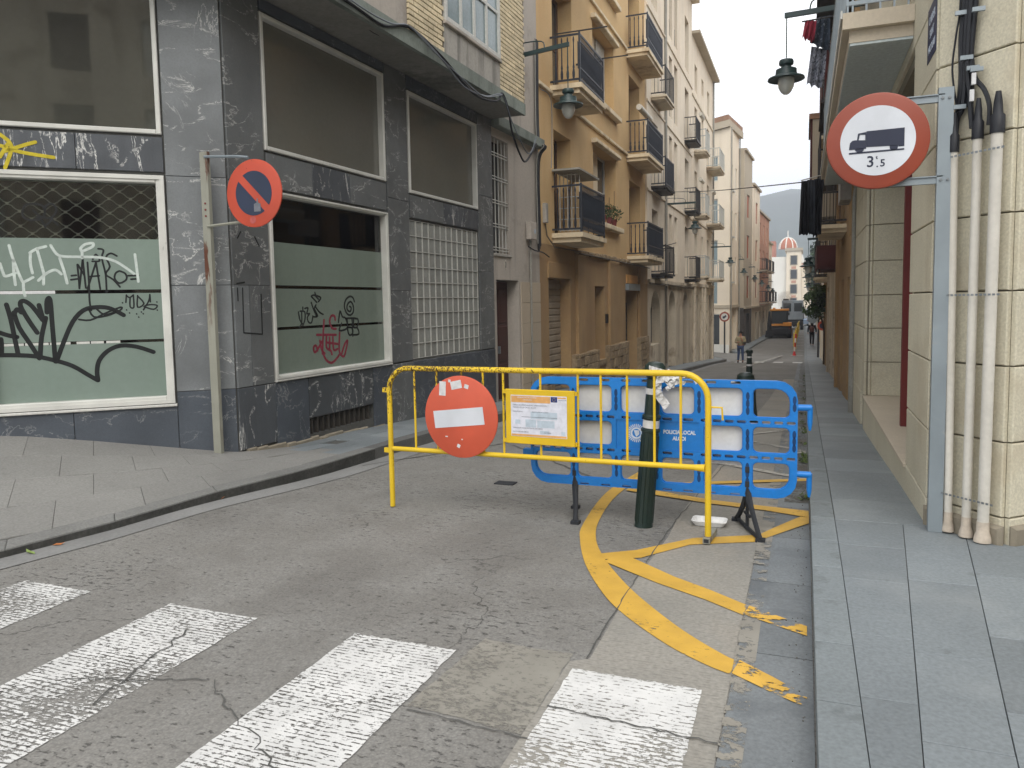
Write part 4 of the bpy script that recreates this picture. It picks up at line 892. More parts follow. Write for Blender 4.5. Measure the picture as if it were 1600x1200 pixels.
for s_ in (1, -1):
    pts = []; ang = R(135)      # bar runs from upper left to lower right
    hb = .036; r_ = .205
    nx, nz = math.cos(ang-math.pi/2)*s_, math.sin(ang-math.pi/2)*s_; tx, tz = math.cos(ang), math.sin(ang); L = math.sqrt(r_*r_-hb*hb)
    t0 = math.asin(hb/r_)
    for i in range(25):
        th = lerp(t0, math.pi-t0, i/24); pts.append((cx_+(tx*math.cos(th)+nx*math.sin(th))*r_, cz_+(tz*math.cos(th)+nz*math.sin(th))*r_))
    b.prism(pts, yy-.0085, yy-.0105)
b.build('symbol', 'sign_navy', dsk)
b = MB(); b.prism([(cx_+.0, cz_-.17), (cx_+.075, cz_-.17), (cx_+.075, cz_-.10), (cx_+.05, cz_-.09), (cx_+.045, cz_-.05), (cx_+.035, cz_-.05), (cx_+.03, cz_-.09), (cx_, cz_-.10)], yy-.0108, yy-.0125); b.build('sticker', 'print_grey', dsk)
b = MB(); b.prism(circ(.035, 9, cx_-.02, cz_-.245), yy-.0085, yy-.010); b.build('sticker', 'tape_red', dsk)
# ------------------------------------------------------------------ 2. narrow grey building with barred window
ngb = empty('narrow_building', FS.P(7.7, 0, -.4), 'narrow grey rendered house with a tall barred window over a dark doorway', 'building')
FN = FS
opsN = [(6.52, 7.28, 2.45, 4.5, .22), (6.62, 7.70, -1, 1.98, .34)]
wall(FN, ngb, 6.502, 8.88, -1.2, 10.5, opsN, 'render_grey', depth=8)
MB(FN).box(6.53, 7.27, -.20, -.19, 2.46, 4.49).build('pane', 'glass_dark', ngb)
gb_ = MB(FN)
for i in range(5): u = 6.58+i*.155; gb_.box(u-.008, u+.008, -.05, -.034, 2.46, 4.49)
for i in range(5):
    z = 2.50+i*.42
    for o_ in (0, .05): gb_.box(6.525, 7.275, -.033, -.020, z+o_, z+o_+.014)
gb_.build('window_bars', 'alu_frame', ngb)
MB(FN).cbox(6.50, 7.32, -.2, .03, 2.40, 2.445, .006).build('sill', 'render_stained', ngb)
MB(FN).cbox(6.504, 8.86, 0, .16, 4.66, 4.84, .01).build('slab_edge', 'canopy_fascia', ngb)
door(FN, ngb, 6.63, 7.69, -.40, 1.96, -.24, 'door_brown')
MB(FN).box(6.63, 7.695, -.33, -.002, -.62, -.41).build('step', 'terrazzo', ngb)
zz = [1.96, 1.55, 1.15, .75, .35, -.05, -.5]
for r_ in range(len(zz)-1):
    for a_, c_2 in ((7.80, 8.32), (8.38, 8.86)): MB(FN).cbox(a_, c_2, .001, .02, zz[r_+1]+.004, zz[r_]-.004, .004).build('cladding_tile', 'terrazzo', ngb)
b = MB(FN); b.tube([FN.P(8.27, .04, -.5), FN.P(8.27, .04, 2.9)], .022, 8); b.build('downpipe', 'pipe_grey', ngb)
mb_ = MB(FN).cbox(8.10, 8.42, .02, .12, 2.80, 3.14, .01).build('meter_box', 'render_grey', ngb); MB(FN).prism(circ(.05, 14, 8.32, 2.96), .121, .123).build('label', 'print_pale', mb_)
MB(FN).prism([(7.06+.045*math.cos(q*math.pi/8), 2.26+.085*math.sin(q*math.pi/8)) for q in range(16)], .001, .008).build('number_plate', 'number_plate', ngb)
MB(FN).ring([(7.06+.026*math.cos(q*math.pi/8), 2.26+.062*math.sin(q*math.pi/8)) for q in range(16)], [(7.06+.014*math.cos(q*math.pi/8), 2.26+.05*math.sin(q*math.pi/8)) for q in range(16)], .008, .010).build('numeral', 'cable_black', ngb)
for i, (u, m, r_) in enumerate(((8.72, 'cable_black', .022), (8.77, 'cable_black', .018), (8.82, 'cable_black', .016), (8.67, 'pipe_grey', .012))):
    wire([FN.P(u, .05, 6.8), FN.P(u, .05, 4.9), FN.P(u+.01, .20, 4.7), FN.P(u, .05, 4.4), FN.P(u+.01, .045, 3.2), FN.P(u, .05, 2.6+.05*i)], r_, 'cable', m, label=['thickest black cable running down the seam of grey and ochre houses', 'middle black cable running down the seam of grey and ochre houses', 'black cable nearest the ochre house edge', 'thin grey cable on the grey house edge'][i], cat='cable', group='cables down the house seam')
wire([FN.P(8.1, .06, 2.66), FN.P(8.4, .07, 2.60), FN.P(8.9, .07, 2.58), FN.P(9.2, .1, 2.5)], .012, 'cable', 'cable_black', label='short black cable under the meter box', cat='cable')
# the wall lamp on a bracket: proto for every street lamp
def street_lamp(base, tip, ztop, drop=.55, scale=1.0, label=None, group='wall lamps on brackets', simple=False):
    """base: wall point (x,y,z); tip: arm end (x,y,z)"""
    base, tip = Vector(base), Vector(tip); t = empty('street_lamp', base, label, 'street lamp', group)
    b = MB(); d = (tip-base).normalized(); s_ = Vector((0, 0, 1)); y = d.cross(s_)
    hw = .035
    for (o1, o2) in (((-hw, -.02), (hw, .05)),):
        vs = [p+y*a_+s_*z_ for p in (base, tip) for a_, z_ in ((-hw*.6, -.035), (hw*.6, -.035), (hw*.6, .035), (-hw*.6, .035))]
        b.add(vs, [(0, 1, 2, 3), (4, 5, 6, 7), (0, 1, 5, 4), (1, 2, 6, 5), (2, 3, 7, 6), (3, 0, 4, 7)])
    b.build('arm', 'lamp_green', t)
    m1 = base.lerp(tip, .62); m0 = base.lerp(tip, .3)
    b = MB(); b.tube(smooth([tuple(base+s_*.22), tuple(m0+s_*.21), tuple(m1+s_*.16), tuple(m1+d*.06+s_*.03)], 4), .011, 6)
    b.tube([base+s_*.34, m0+s_*.34, m0+s_*.02], .010, 5); b.build('brace', 'lamp_green', t)
    z0 = tip.z-drop; c0 = Vector((tip.x, tip.y, z0))-d*.03
    b = MB(); b.tube([tip-d*.03, c0], .009, 6); b.build('hanging_rod', 'lamp_green', t)
    b = MB(); b.smooth = True; k = scale
    b.lathe([(.02*k, .0), (.095*k, -.005*k), (.105*k, -.04*k), (.10*k, -.07*k), (.07*k, -.09*k), (.08*k, -.12*k), (.145*k, -.14*k), (.15*k, -.20*k), (.16*k, -.225*k), (.255*k, -.262*k), (.262*k, -.285*k), (.25*k, -.29*k), (.15*k, -.262*k), (.10*k, -.262*k)], c0, n=28 if not simple else 14)
    b.build('lamp_shade', 'lamp_green', t, fix=False)
    b = MB(); b.smooth = True
    b.lathe([(.115*k, -.268*k), (.118*k, -.33*k), (.105*k, -.40*k), (.075*k, -.46*k), (.04*k, -.495*k), (.004*k, -.505*k)], c0, n=20 if not simple else 10); b.build('globe', 'lamp_glass', t, fix=False)
    return t
p0 = FN.P(7.0, .0, 0); zt = 5.92
street_lamp((-5.17, 13.0, 5.86), (-3.83, 13.0, 5.98), 5.95, .75, 1.0, 'green bell shaped wall lamp on an arm beside the brick pier')
# ------------------------------------------------------------------ 3. ochre house with five balconies
FY = Fac(-5.12, 15.03, 0, 'L')
yb = empty('ochre_house', (-5.12, 20.5, -.9), 'ochre plastered house with dark blue balcony railings and a closed roller shutter', 'house')
UY = 11.3
opsY0 = [(.58, 2.2, -1.2, 2.08, .30), (4.45, 5.5, -.02, 1.96, .45), (8.12, 9.8, -1.2, 1.86, .35)]
opsY1 = [(1.06, 2.35, 3.06, 5.30, .40), (4.4, 6.95, 3.66, 5.60, .40), (8.75, 10.4, 3.06, 5.3, .4)]
opsY2 = [(1.06, 2.55, 6.22, 8.5, .40), (4.43, 6.75, 6.80, 8.70, .40), (8.75, 10.4, 6.22, 8.5, .4)]
opsY3 = [(1.06, 2.55, 9.4, 11.6, .4), (4.43, 6.75, 9.9, 11.7, .4), (8.75, 10.4, 9.4, 11.6, .4)]
opsY4 = [(1.06, 2.55, 12.5, 14.0, .4), (4.43, 6.75, 12.8, 14.0, .4), (8.75, 10.4, 12.5, 14.0, .4)]
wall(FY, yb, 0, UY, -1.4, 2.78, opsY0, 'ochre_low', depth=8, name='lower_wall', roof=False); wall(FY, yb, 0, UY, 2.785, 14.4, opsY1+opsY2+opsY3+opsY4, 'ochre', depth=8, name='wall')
MB(FY).cbox(0, UY, 0, .06, 5.98, 6.06, .01).build('string_course', 'ochre_trim', yb); MB(FY).cbox(0, UY, 0, .06, 9.1, 9.18, .01).build('string_course', 'ochre_trim', yb)
b = MB(FY)
u = 2.6
while u < UY-.4: L = random.uniform(.2, .5); b.cbox(u, u+L, .0, random.uniform(.07, .12), 2.70+random.uniform(-.02, .02), 2.80+random.uniform(-.02, .02), .02); u += L
b.build('broken_cornice', 'rubble_stone', yb)
# pilasters and stone bases of the ground floor
for a_, c_2 in ((2.62, 3.35), (5.85, 7.0), (10.0, 11.25)): MB(FY).cbox(a_, c_2, 0, .08, -1.3, 2.68, .012).build('pilaster', 'ochre_low', yb)
for a_, c_2, zt in ((0, .56, -.05), (2.24, 4.43, .30), (5.52, 8.10, .33), (9.82, UY, .35)):
    u = a_
    base = MB(FY).box(a_, c_2, 0, .09, -1.35, zt).build('stone_base', 'rubble_stone', yb)
    z = -.9
    while z < zt-.02:
        h = random.uniform(.16, .26); u = a_
        while u < c_2-.05:
            L = min(random.uniform(.22, .45), c_2-u); MB(FY).cbox(u+.006, u+L-.006, .09, .10+random.uniform(.01, .045), z+.006, min(z+h, zt)-.004, .012).build('stone', 'rubble_stone', base); u += L
        z += h
b = MB(FY); z = -.85      # roller shutter
sh = MB(FY).box(.59, 2.19, -.29, -.26, -1.1, 2.06).build('roller_shutter', 'shutter_grey', yb)
me_s, _ = MB(FY).cbox(.60, 2.18, -.26, -.235, .008, .142, .02).mesh('slat', 'shutter_grey', Vector(FY.P(0, 0, 0)))
while z < 1.98: link('slat', me_s, FY.P(0, 0, z), sh); z += .15
MB(FY).cbox(.50, 2.28, 0, .04, 2.08, 2.42, .01).build('lintel', 'ochre_low', yb)
door(FY, yb, 4.46, 5.49, 0, 1.95, -.42, 'door_brown', nz=2); MB(FY).box(5.56, 5.80, .0, .03, .95, 1.2).build('notice_plate', 'cable_black', yb)
MB(FY).box(4.3, 5.7, .001, .05, -.16, -.02).build('door_step', 'rubble_stone', yb)
blind(FY, yb, 8.16, 9.76, -.35, 1.5, -.32, 'iron_black', .12, 'metal_door'); MB(FY).box(8.12, 9.9, 0, .10, 1.88, 2.08).build('shutter_box', 'galvanised', yb); MB(FY).box(8.2, 9.8, .0, .04, 2.1, 2.36).build('shop_sign', 'print_orange', yb)
def ywin(o, kind):
    a_, c_2, d_, e_ = o[:4]
    if kind == 'door': fr = window(FY, yb, a_, c_2, d_, e_, -.36, 'shutter_wood', 'glass_dark', 2, 2, .07, 'balcony_door')
    else:
        window(FY, yb, a_, a_+.95, d_, e_, -.36, 'shutter_wood', 'glass_dark', 1, 2, .06); MB(FY).box(a_+.95, c_2-1.02, -.36, -.28, d_, e_).build('mullion_wall', 'ochre_trim', yb)
        window(FY, yb, c_2-1.02, c_2, d_, e_, -.36, 'frame_white', 'glass_dark', 1, 2, .06)
for o in opsY1+opsY2+opsY3+opsY4: ywin(o, 'door' if o[1]-o[0] < 2 else 'win')
blind(FY, yb, 5.78, 6.72, 7.1, 8.68, -.26, 'shutter_white', .06)
for o in (opsY1[1], opsY2[1], opsY3[1]):
    MB(FY).cbox(o[0]-.1, o[1]+.35, .0, .16, o[2]-.14, o[2]-.005, .015).build('sill', 'ochre_trim', yb)
    b = MB(FY); b.cbox(o[0]-.15, o[1]+.15, 0, .14, o[3]+.01, o[3]+.12, .02); b.build('window_hood', 'ochre_trim', yb)
b1 = balcony(FY, yb, .85, 2.95, 3.04, .70, 1.02, 'panel'); balcony(FY, yb, .85, 2.95, 6.16, .70, 1.02, 'panel'); balcony(FY, yb, .85, 2.95, 9.3, .70, 1.02, 'panel')
for zf in (2.93, 6.0, 9.1): balcony(FY, yb, 8.35, 11.0, zf, .70, 1.02, 'panel')
# clothes-line arms on the upper left balcony
for u_, zz_ in ((.9, 7.22), (2.9, 7.22)): MB(FY).box(u_-.012, u_+.012, .1, 1.25, zz_-.012, zz_+.012).build('clothes_arm', 'iron_black', yb)
# enclosed white grille box on the first balcony
gx = MB(FY); 
for i in range(6): gx.box(1.25, 1.27, .06+i*.09, .075+i*.09, 3.1, 4.35)
for i in range(6): gx.box(1.25, 1.27, .05, .56, 3.12+i*.24, 3.135+i*.24)
gx.build('grille', 'frame_white', yb); MB(FY).box(.9, 2.6, .0, .62, 4.37, 4.41).build('balcony_cover', 'pipe_grey', yb)
# awning roll over the far balcony door
b = MB(FY); b.smooth = True; b.tube([FY.P(8.6, .35, 7.45), FY.P(10.4, .35, 7.45)], .09, 10); b.build('awning_roll', 'shutter_white', yb)
wire([FY.P(.12, .04, 5.9), FY.P(.75, .05, 5.85), FY.P(.8, .05, 5.0), FY.P(.7, .06, 4.4)], .008, 'cable', 'cable_grey', label='thin pale cable hanging loose from the ochre house string course', cat='cable')
bx = MB(FY).cbox(.25, .40, .0, .08, 3.22, 3.62, .01).build('junction_box', 'render_stained', yb)
b = MB(FY); b.tube([FY.P(.33, .03, 3.2), FY.P(.4, .04, 2.95), FY.P(.9, .05, 2.74), FY.P(2.6, .13, 2.74)], .014, 6); b.tube([FY.P(2.6, .13, 2.70), FY.P(6, .15, 2.69), FY.P(11.2, .15, 2.66)], .02, 6); b.build('wall_cables', 'pipe_brown', yb, fix=False)
MB(FY).box(-.15, UY+.1, -.3, .45, 14.405, 14.6).build('eave', 'roof_tile', yb)
# flower pots on the sill
def leaves(c, rad, n, size, mat, parent=None, name='leaves', flatz=1.0, **kw):
    b = MB()
    for i in range(n):
        d_ = Vector((random.gauss(0, 1), random.gauss(0, 1), random.gauss(0, 1))).normalized(); r_ = rad*random.random()**.4
        p = Vector(c)+Vector((d_.x*r_, d_.y*r_, d_.z*r_*flatz)); a1 = Vector((random.gauss(0, 1), random.gauss(0, 1), random.gauss(0, 1))).normalized(); a2 = a1.cross(Vector((random.random(), random.random(), random.random()))).normalized(); s_ = size*random.uniform(.6, 1.3)
        b.add([p-a1*s_, p+a2*s_*.45, p+a1*s_, p-a2*s_*.45], [(0, 1, 2, 3)])
    return b.build(name, mat, parent, fix=False, **kw)
for i, (u_, lab) in enumerate(((5.15, 'pink flower pot with trailing plant, left on the ochre house sill'), (5.8, 'bushy potted plant in the middle of the ochre house sill'), (6.4, 'potted plant with a bare stick, right on the ochre house sill'))):
    pt = empty('potted_plant', FY.P(u_, .07, 3.66), lab, 'plant', 'pot plants on the ochre sill'); b = MB(); b.smooth = True; b.lathe([(.06, 0), (.085, .17), (.09, .17), (.09, .19), (.07, .19)], FY.P(u_, .07, 3.66), n=12); b.build('pot', 'pot', pt)
    leaves(FY.P(u_, .08, 4.0), .24, 170, .04, 'leaf', pt, 'foliage', .9)
    if i == 0: leaves(FY.P(u_, .08, 4.05), .2, 14, .03, 'flower_red', pt, 'flowers')
    b = MB(); b.tube([FY.P(u_, .07, 3.8), FY.P(u_+.03, .07, 4.15+.25*i)], .008, 5); b.build('stem', 'bark', pt)
# ------------------------------------------------------------------ 4. cream house with arched ground floor, and its neighbour
FC = Fac(-5.06, 26.33, 0, 'L')
def arch_fill(fac, parent, u0, u1, z0, z1, w_, mat):     # turns the square head of an opening into an arch
    um = (u0+u1)/2; r_ = (u1-u0)/2; n = 8
    for s_ in (-1, 1):
        pts = [(um+s_*r_, z1+.001)]+[(um+s_*r_*math.cos(math.pi/2*i/n), z1-r_*.9+r_*.9*math.sin(math.pi/2*i/n)) for i in range(n+1)]
        MB(fac).prism(pts, w_-.3, w_-.002).build('arch_corner', mat, parent)
ch = empty('cream_house', (-5.06, 32, -1.3), 'tall cream house with arched street doors and dark iron balconies', 'house')
lowC = [(.62, 2.5, -.05, 1.9, .4), (4.4, 6.2, -1.8, 1.95, .6), (8.3, 10.0, -1.8, 1.95, .6)]
upC = []
for zf in (2.55, 5.6, 8.7, 11.8):
    upC += [(.9, 2.1, zf+.05, zf+2.25, .3), (4.65, 5.4, zf+.1, zf+2.45, .3), (5.95, 6.75, zf+.1, zf+2.45, .3), (8.9, 10.1, zf+.05, zf+2.3, .3)]
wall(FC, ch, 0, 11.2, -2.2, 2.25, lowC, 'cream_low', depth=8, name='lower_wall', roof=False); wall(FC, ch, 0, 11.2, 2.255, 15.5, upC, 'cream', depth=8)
for o in lowC: arch_fill(FC, ch, o[0], o[1], 0, o[3], 0, 'cream_low')
window(FC, ch, .62, 2.5, -.04, 1.3, -.35, 'iron_black', 'dark_inside', 3, 1, .04); door(FC, ch, 4.42, 6.18, -1.25, 1.9, -.55, 'door_brown'); door(FC, ch, 8.32, 9.98, -1.42, 1.9, -.55, 'door_brown')
MB(FC).box(0, 11.2, 0, .10, 2.18, 2.30).build('cornice', 'cream_low', ch)
for zf in (5.38, 8.35, 11.5): MB(FC).cbox(0, 11.2, 0, .05, zf-.05, zf+.03, .01).build('string_course', 'cream', ch)
for i, o in enumerate(upC):
    if i % 4 in (1, 2): window(FC, ch, *o[:4], -.26, 'shutter_wood', 'glass_dark', 1, 2, .06, joined=True); MB(FC).box(o[0]+.05, o[1]-.05, -.12, -.10, o[2], o[2]+.85).build('window_rail', 'iron_black', ch)
    else: window(FC, ch, *o[:4], -.26, 'shutter_white' if i > 6 else 'shutter_wood', 'glass_dark', 2, 2, .06, 'balcony_door', joined=True)
for k, zf in enumerate((2.5, 5.55, 8.65)):
    balcony(FC, ch, .75, 2.6, zf, .55, 1.0, 'screen' if k == 1 else 'bars', 'iron_black' if k != 2 else 'cream_low', 'iron_black' if k != 1 else 'rail_blue', .14, 1)
    balcony(FC, ch, 8.75, 10.3, zf, .55, 1.0, 'screen' if k else 'bars', 'iron_black', 'iron_black', .12, 1)
MB(FC).box(-.1, 11.3, -.3, .55, 15.505, 15.62).build('eave', 'roof_tile', ch); MB(FC).box(-.05, 11.25, -.3, .35, 15.35, 15.5).build('eave_cornice', 'cream_low', ch)
b = MB(FC); b.tube([FC.P(3.55, .06, -1.1), FC.P(3.55, .06, 15.3)], .05, 8); b.build('downpipe', 'pipe_grey', ch)
b = MB(FC); b.tube([FC.P(.1, .08, 2.15), FC.P(3.4, .09, 2.12), FC.P(3.5, .08, 1.9), FC.P(3.5, .07, -.9)], .03, 6); b.tube([FC.P(3.7, .09, 2.16), FC.P(11, .1, 2.08)], .035, 6); b.build('wall_cables', 'pipe_brown', ch, fix=False)
street_lamp((-5.06, 30.0, 5.25), (-3.90, 30.0, 5.25), 5.2, .70, 1.0, 'green bell shaped wall lamp over the arched doors of the cream house')
b = MB(); b.tube([(-5.06, 27.2, 3.35), (-4.2, 27.2, 3.55)], .015, 6); b.tube([(-5.06, 27.2, 2.9), (-4.5, 27.2, 3.4)], .012, 6); ib = b.build('iron_bracket', 'iron_black', label='short wrought iron bracket near the first cream house balcony', cat='bracket', fix=False)
dh = empty('balcony_house', (-5.06, 42, -1.8), 'cream house on the corner with pale iron balconies and dressed stone pilasters', 'house')
lowD = [(1.0, 2.2, -2.3, 1.8, .4), (5.2, 6.3, -2.3, 1.8, .4), (7.2, 8.1, -2.3, 1.8, .4)]
upD = []
for zf in (2.75, 5.75, 8.8, 11.6):
    h = 2.1 if zf < 11 else 1.3
    upD += [(.9, 1.9, zf+.05, zf+h, .3), (3.6, 4.4, zf+.5, zf+h, .3), (6.0, 7.0, zf+.05, zf+h, .3)]
FD = Fac(-5.06, 37.55, 0, 'L'); UD = 8.75
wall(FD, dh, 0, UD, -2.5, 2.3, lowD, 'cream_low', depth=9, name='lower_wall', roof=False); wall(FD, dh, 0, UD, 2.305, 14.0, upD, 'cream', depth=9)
for i, u_ in enumerate((.35, 3.2, 4.4, 8.3)):
    z = -2.2
    pil = MB(FD).box(u_, u_+.55, 0, .06, -2.3, 2.2).build('pilaster', 'cream_low', dh)
    while z < 2.1: MB(FD).cbox(u_+.01, u_+.54, .06, .10, z+.01, z+.44, .015).build('stone', 'cream_pale', pil); z += .45
for o in lowD: MB(FD).box(o[0], o[1], -.36, -.32, -2.2, 1.78).build('door', 'shutter_grey' if o[0] < 2 else 'door_brown', dh)
for o in upD: window(FD, dh, *o[:4], -.26, 'shutter_white', 'glass_dark', 2, 1, .06, 'balcony_door' if o[3]-o[2] > 1.8 else 'window', joined=True)
for zf in (2.7, 5.7, 8.75):
    balcony(FD, dh, .7, 2.3, zf, .6, 1.0, 'bars', 'cream_low', 'rail_pale', .16, 1); balcony(FD, dh, 5.7, 8.3, zf, .75, 1.0, 'bars', 'cream_low', 'rail_pale', .16, 1)
for i, (u_, zz_) in enumerate(((1.0, 7.4), (6.2, 7.5), (1.0, 10.5))):
    b = MB(FD); b.smooth = True; b.tube([FD.P(u_-.1, .28, zz_), FD.P(u_+1.0, .28, zz_)], .10, 8); b.build('awning_roll', 'shutter_white', dh)
MB(FD).box(-.05, UD+.15, -.3, .38, 14.005, 14.14).build('eave', 'greige', dh); MB(FD).box(0, UD+.1, 0, .12, 2.2, 2.36).build('cornice', 'cream_low', dh)
MB(FD).cbox(0, UD, 0, .05, 11.2, 11.3, .01).build('string_course', 'cream_low', dh); MB(FD).cbox(0, UD, 0, .05, 5.4, 5.5, .01).build('string_course', 'cream_low', dh)
b = MB(FD); b.tube([FD.P(UD-.15, .07, -2.1), FD.P(UD-.15, .07, 14)], .05, 8); b.build('downpipe', 'pipe_grey', dh)
# ------------------------------------------------------------------ 5. pale corner house beyond the side street and the row after it
FE = Fac(-4.72, 53.7, 2.9, 'L'); FEf = Fac(-9.0, 57.6, 132.5, 'L')     # street face; face towards us
FEf = Fac(-4.72-4.8*math.sin(R(127)), 53.7-4.8*math.cos(R(127)), 127, 'L')
eh = empty('corner_house', (-4.72, 53.7, -2.0), 'pale cream corner house with a grey eave, seen beyond the side street', 'house')
upE = [(.8+0*i, 1.4, z, z+1.9, .15) for i, z in enumerate((2.6, 5.7, 8.8))]+[(2.6, 3.3, z, z+1.9, .15) for z in (2.6, 5.7, 8.8)]
wall(FE, eh, 0, 4.4, -2.3, 13.0, upE+[(1.0, 3.6, -2.3, 1.0, .3)], 'cream_pale', depth=.4, back=False)
upF = [(3.1, 4.2, z, z+1.9, .15) for z in (.9, 4.0, 7.0, 10.2)]
wall(FEf, eh, 0, 4.8, -2.3, 13.0, [(2.6, 3.7, z, z+1.7, .15) for z in (1.2, 3.9, 6.7, 9.6)]+[(2.2, 3.9, -1.7, .55, .3)], 'cream_pale', depth=.4, back=False, name='side_wall')
for z in (1.2, 3.9, 6.7, 9.6): window(FEf, eh, 2.6, 3.7, z, z+1.7, -.1, 'frame_white', 'glass_blue', 2, 1, .08)
window(FEf, eh, 2.2, 3.9, -1.7, .55, -.2, 'alu_frame', 'glass_dark', 2, 1, .07, 'shop_window'); MB(FEf).box(1.2, 4.8, .002, .05, -2.2, -1.55).build('plinth', 'white_render', eh)
for o in upE: window(FE, eh, *o[:4], -.1, 'alu_frame', 'glass_blue', 1, 1, .08, joined=True)
for z in (1.9, 5.0, 8.1): MB(FE).box(.7, 1.5, .01, .12, z+.75, z+.85).build('window_box', 'rail_pale', eh)
b = MB(); poly(b, [FEf.P(0, .28, 0), FEf.P(4.8, .28, 0)+FE.n*.15, FE.P(4.4, .3, 0), FE.P(4.4, -6, 0), FEf.P(0, -3, 0)], 13.0, 13.45); b.build('eave', 'greige', eh)
b = MB(); poly(b, [FEf.P(0, .2, 0), FEf.P(4.8, .2, 0), FE.P(4.4, .25, 0), FE.P(4.4, -6, 0), FEf.P(0, -3, 0)], 13.46, 13.8); b.build('roof', 'roof_tile', eh)
b = MB(); poly(b, [FEf.P(0, .12, 0), FEf.P(4.8, .12, 0)+FE.n*.1, FE.P(4.4, .12, 0), FE.P(4.4, -.1, 0), FEf.P(4.8, -.1, 0), FEf.P(0, -.1, 0)], .95, 1.15); b.build('string_course', 'greige', eh)
for u_ in (.12, 4.3): b = MB(FE); b.tube([FE.P(u_, .08, -2), FE.P(u_, .08, 13)], .05, 6); b.build('downpipe', 'pipe_grey', eh)
def rowhouse(name, label, u0, u1, w_, ztop, mat, lowmat, cols, shut, floors=(1.6, 4.6, 7.6, 10.4), bal=None, wn=1.0, wh=1.7):
    t = empty(name, FE.P((u0+u1)/2, w_, -2), label, 'house'); ops = []; lows = []
    for z in floors:
        if z+wh > ztop-.4: continue
        for c_ in cols: ops.append((c_-wn/2, c_+wn/2, z, z+wh, .18))
    for c_ in cols: lows.append((c_-wn/2-.15, c_+wn/2+.15, -2.3, .45, .3))
    wall(FE, t, u0, u1, -2.4, .9, lows, lowmat, depth=9, name='lower_wall', w=w_, roof=False); wall(FE, t, u0, u1, .905, ztop, ops, mat, depth=9, w=w_)
    for o in ops:
        MB(FE).box(o[0]+.03, o[1]-.03, w_-.14, w_-.08, o[2]+.03, o[3]-.03).build('shutter', shut, t)
    for o in lows: MB(FE).box(o[0], o[1], w_-.28, w_-.2, -2.3, .43).build('door', 'iron_black', t)
    MB(FE).box(u0, u1, w_-.5, w_+.16, ztop+.002, ztop+.16).build('eave', 'greige', t); MB(FE).box(u0, u1, w_, w_+.12, .82, .98).build('cornice', 'greige', t)
    if bal:
        for zf in bal:
            for c_ in cols: balcony(FE, t, c_-.9, c_+.9, zf, .6, 1.0, 'bars', 'greige', 'iron_black', .14, 1, w=w_)
    return t
rowhouse('projecting_house', 'greige house that projects into the street, with brick red shutters and a dark shop', 4.42, 9.3, .38, 12.2, 'greige', 'shop_dark', (6.9,), 'shutter_red', wn=1.5)
rowhouse('plain_house', 'plain greige house with red shutters beside the projecting one', 9.32, 14.5, .42, 10.4, 'cream_pale', 'greige', (12.2,), 'shutter_red', wn=1.4)
rowhouse('red_house', 'salmon red house with black iron balconies in the far row', 14.52, 24, .3, 8.9, 'pink_red', 'cream_low', (16.2, 19.3, 22.3), 'shutter_white', (1.3, 4.1, 6.4), (1.2, 4.0))
rowhouse('beige_house', 'beige house with black balconies after the salmon red one', 24.02, 30, .05, 7.0, 'cream', 'cream_low', (25.5, 28.3), 'shutter_wood', (1.3, 4.2), (1.2,))
0 and rowhouse('brown_house', 'dull brown house far down the left row', 36.02, 52, .1, 8.0, 'ochre', 'cream_low', (39, 43, 47), 'shutter_wood', (1.3, 4.2), (1.2, 4.1))
0 and rowhouse('low_far_house', 'low cream house at the far end of the left row', 52.02, 66, 0, 6.6, 'cream', 'cream_low', (55, 60), 'shutter_wood', (1.3, 3.8))
for px, py, Y, lab in ((1142, 385, 45.6, 'green wall lamp on the corner of the balcony house'), (1163, 405, 55.5, 'green wall lamp in front of the pale corner house'), (1180, 417, 61, 'green wall lamp on the projecting greige house'), (1191, 426, 66, 'green wall lamp on the plain greige house'), (1201, 434, 71, 'green wall lamp on the salmon red house'), (1208, 440, 77, 'green wall lamp at the end of the salmon red house')):
    q = atY(px, py, Y); xw = -5.06 if Y < 50 else -4.72+(Y-53.7)*.0507+.35
    street_lamp((xw, Y, q.z), (q.x, Y, q.z), 0, .62, 1.1, lab, simple=True)
cA, cB = atX(1046, 300, -5.0), atY(1262, 284, 16.0); wire([cA, cA.lerp(cB, .5)-Vector((0, 0, .06)), cB], .012, 'overhead_cable', 'cable_black', label='thin black cable strung across the street', cat='cable')
# far: domed building and white wall closing the view, brick block, trees, hill
dm = empty('domed_building', (-4, 172, -1.9), 'pale building with a ribbed red dome at the end of the street', 'building')
FZ = Fac(-12, 172, 90, 'L')    # faces us (towards -Y)
class FBack:
    def __init__(s, x, y): s.x, s.y = x, y
    def P(s, u, w_, z): return Vector((s.x+u, s.y-w_, z))
q0 = atY(1228, 480, 170); q1 = atY(1256, 480, 170); zt_ = atY(1240, 392, 170).z
FB = FBack(0, 170)
MB(FB).box(q0.x, q1.x-.6, -14, 0, -2, zt_).build('tower', 'cream_pale', dm)
q2 = atY(1203, 480, 172); zw_ = atY(1215, 402, 172).z
MB(FBack(0, 170)).box(q2.x-3, q0.x-.01, -14, -.8, -2, zw_).build('party_wall', 'white_render', dm)
MB(FB).box(q0.x-.3, q1.x-.3, -14.2, .3, zt_+.01, zt_+.6).build('cornice', 'greige', dm)
mx_ = (q0.x+q1.x-.6)/2
for i, yv in enumerate((407, 429, 452, 473, 497)):
    z_ = atY(1234, yv, 170).z; f_ = MB(FB).box(mx_-.75, mx_+.75, .005, .1, z_-1.0, z_+1.1).build('window', 'greige', dm); MB(FB).box(mx_-.6, mx_+.6, .1, .13, z_-.85, z_+.95).build('pane', 'glass_dark', f_)
    MB(FB).box(mx_-.45, mx_+.45, .005, .12, z_-1.75, z_-1.25).build('spandrel', 'pink_red', dm)
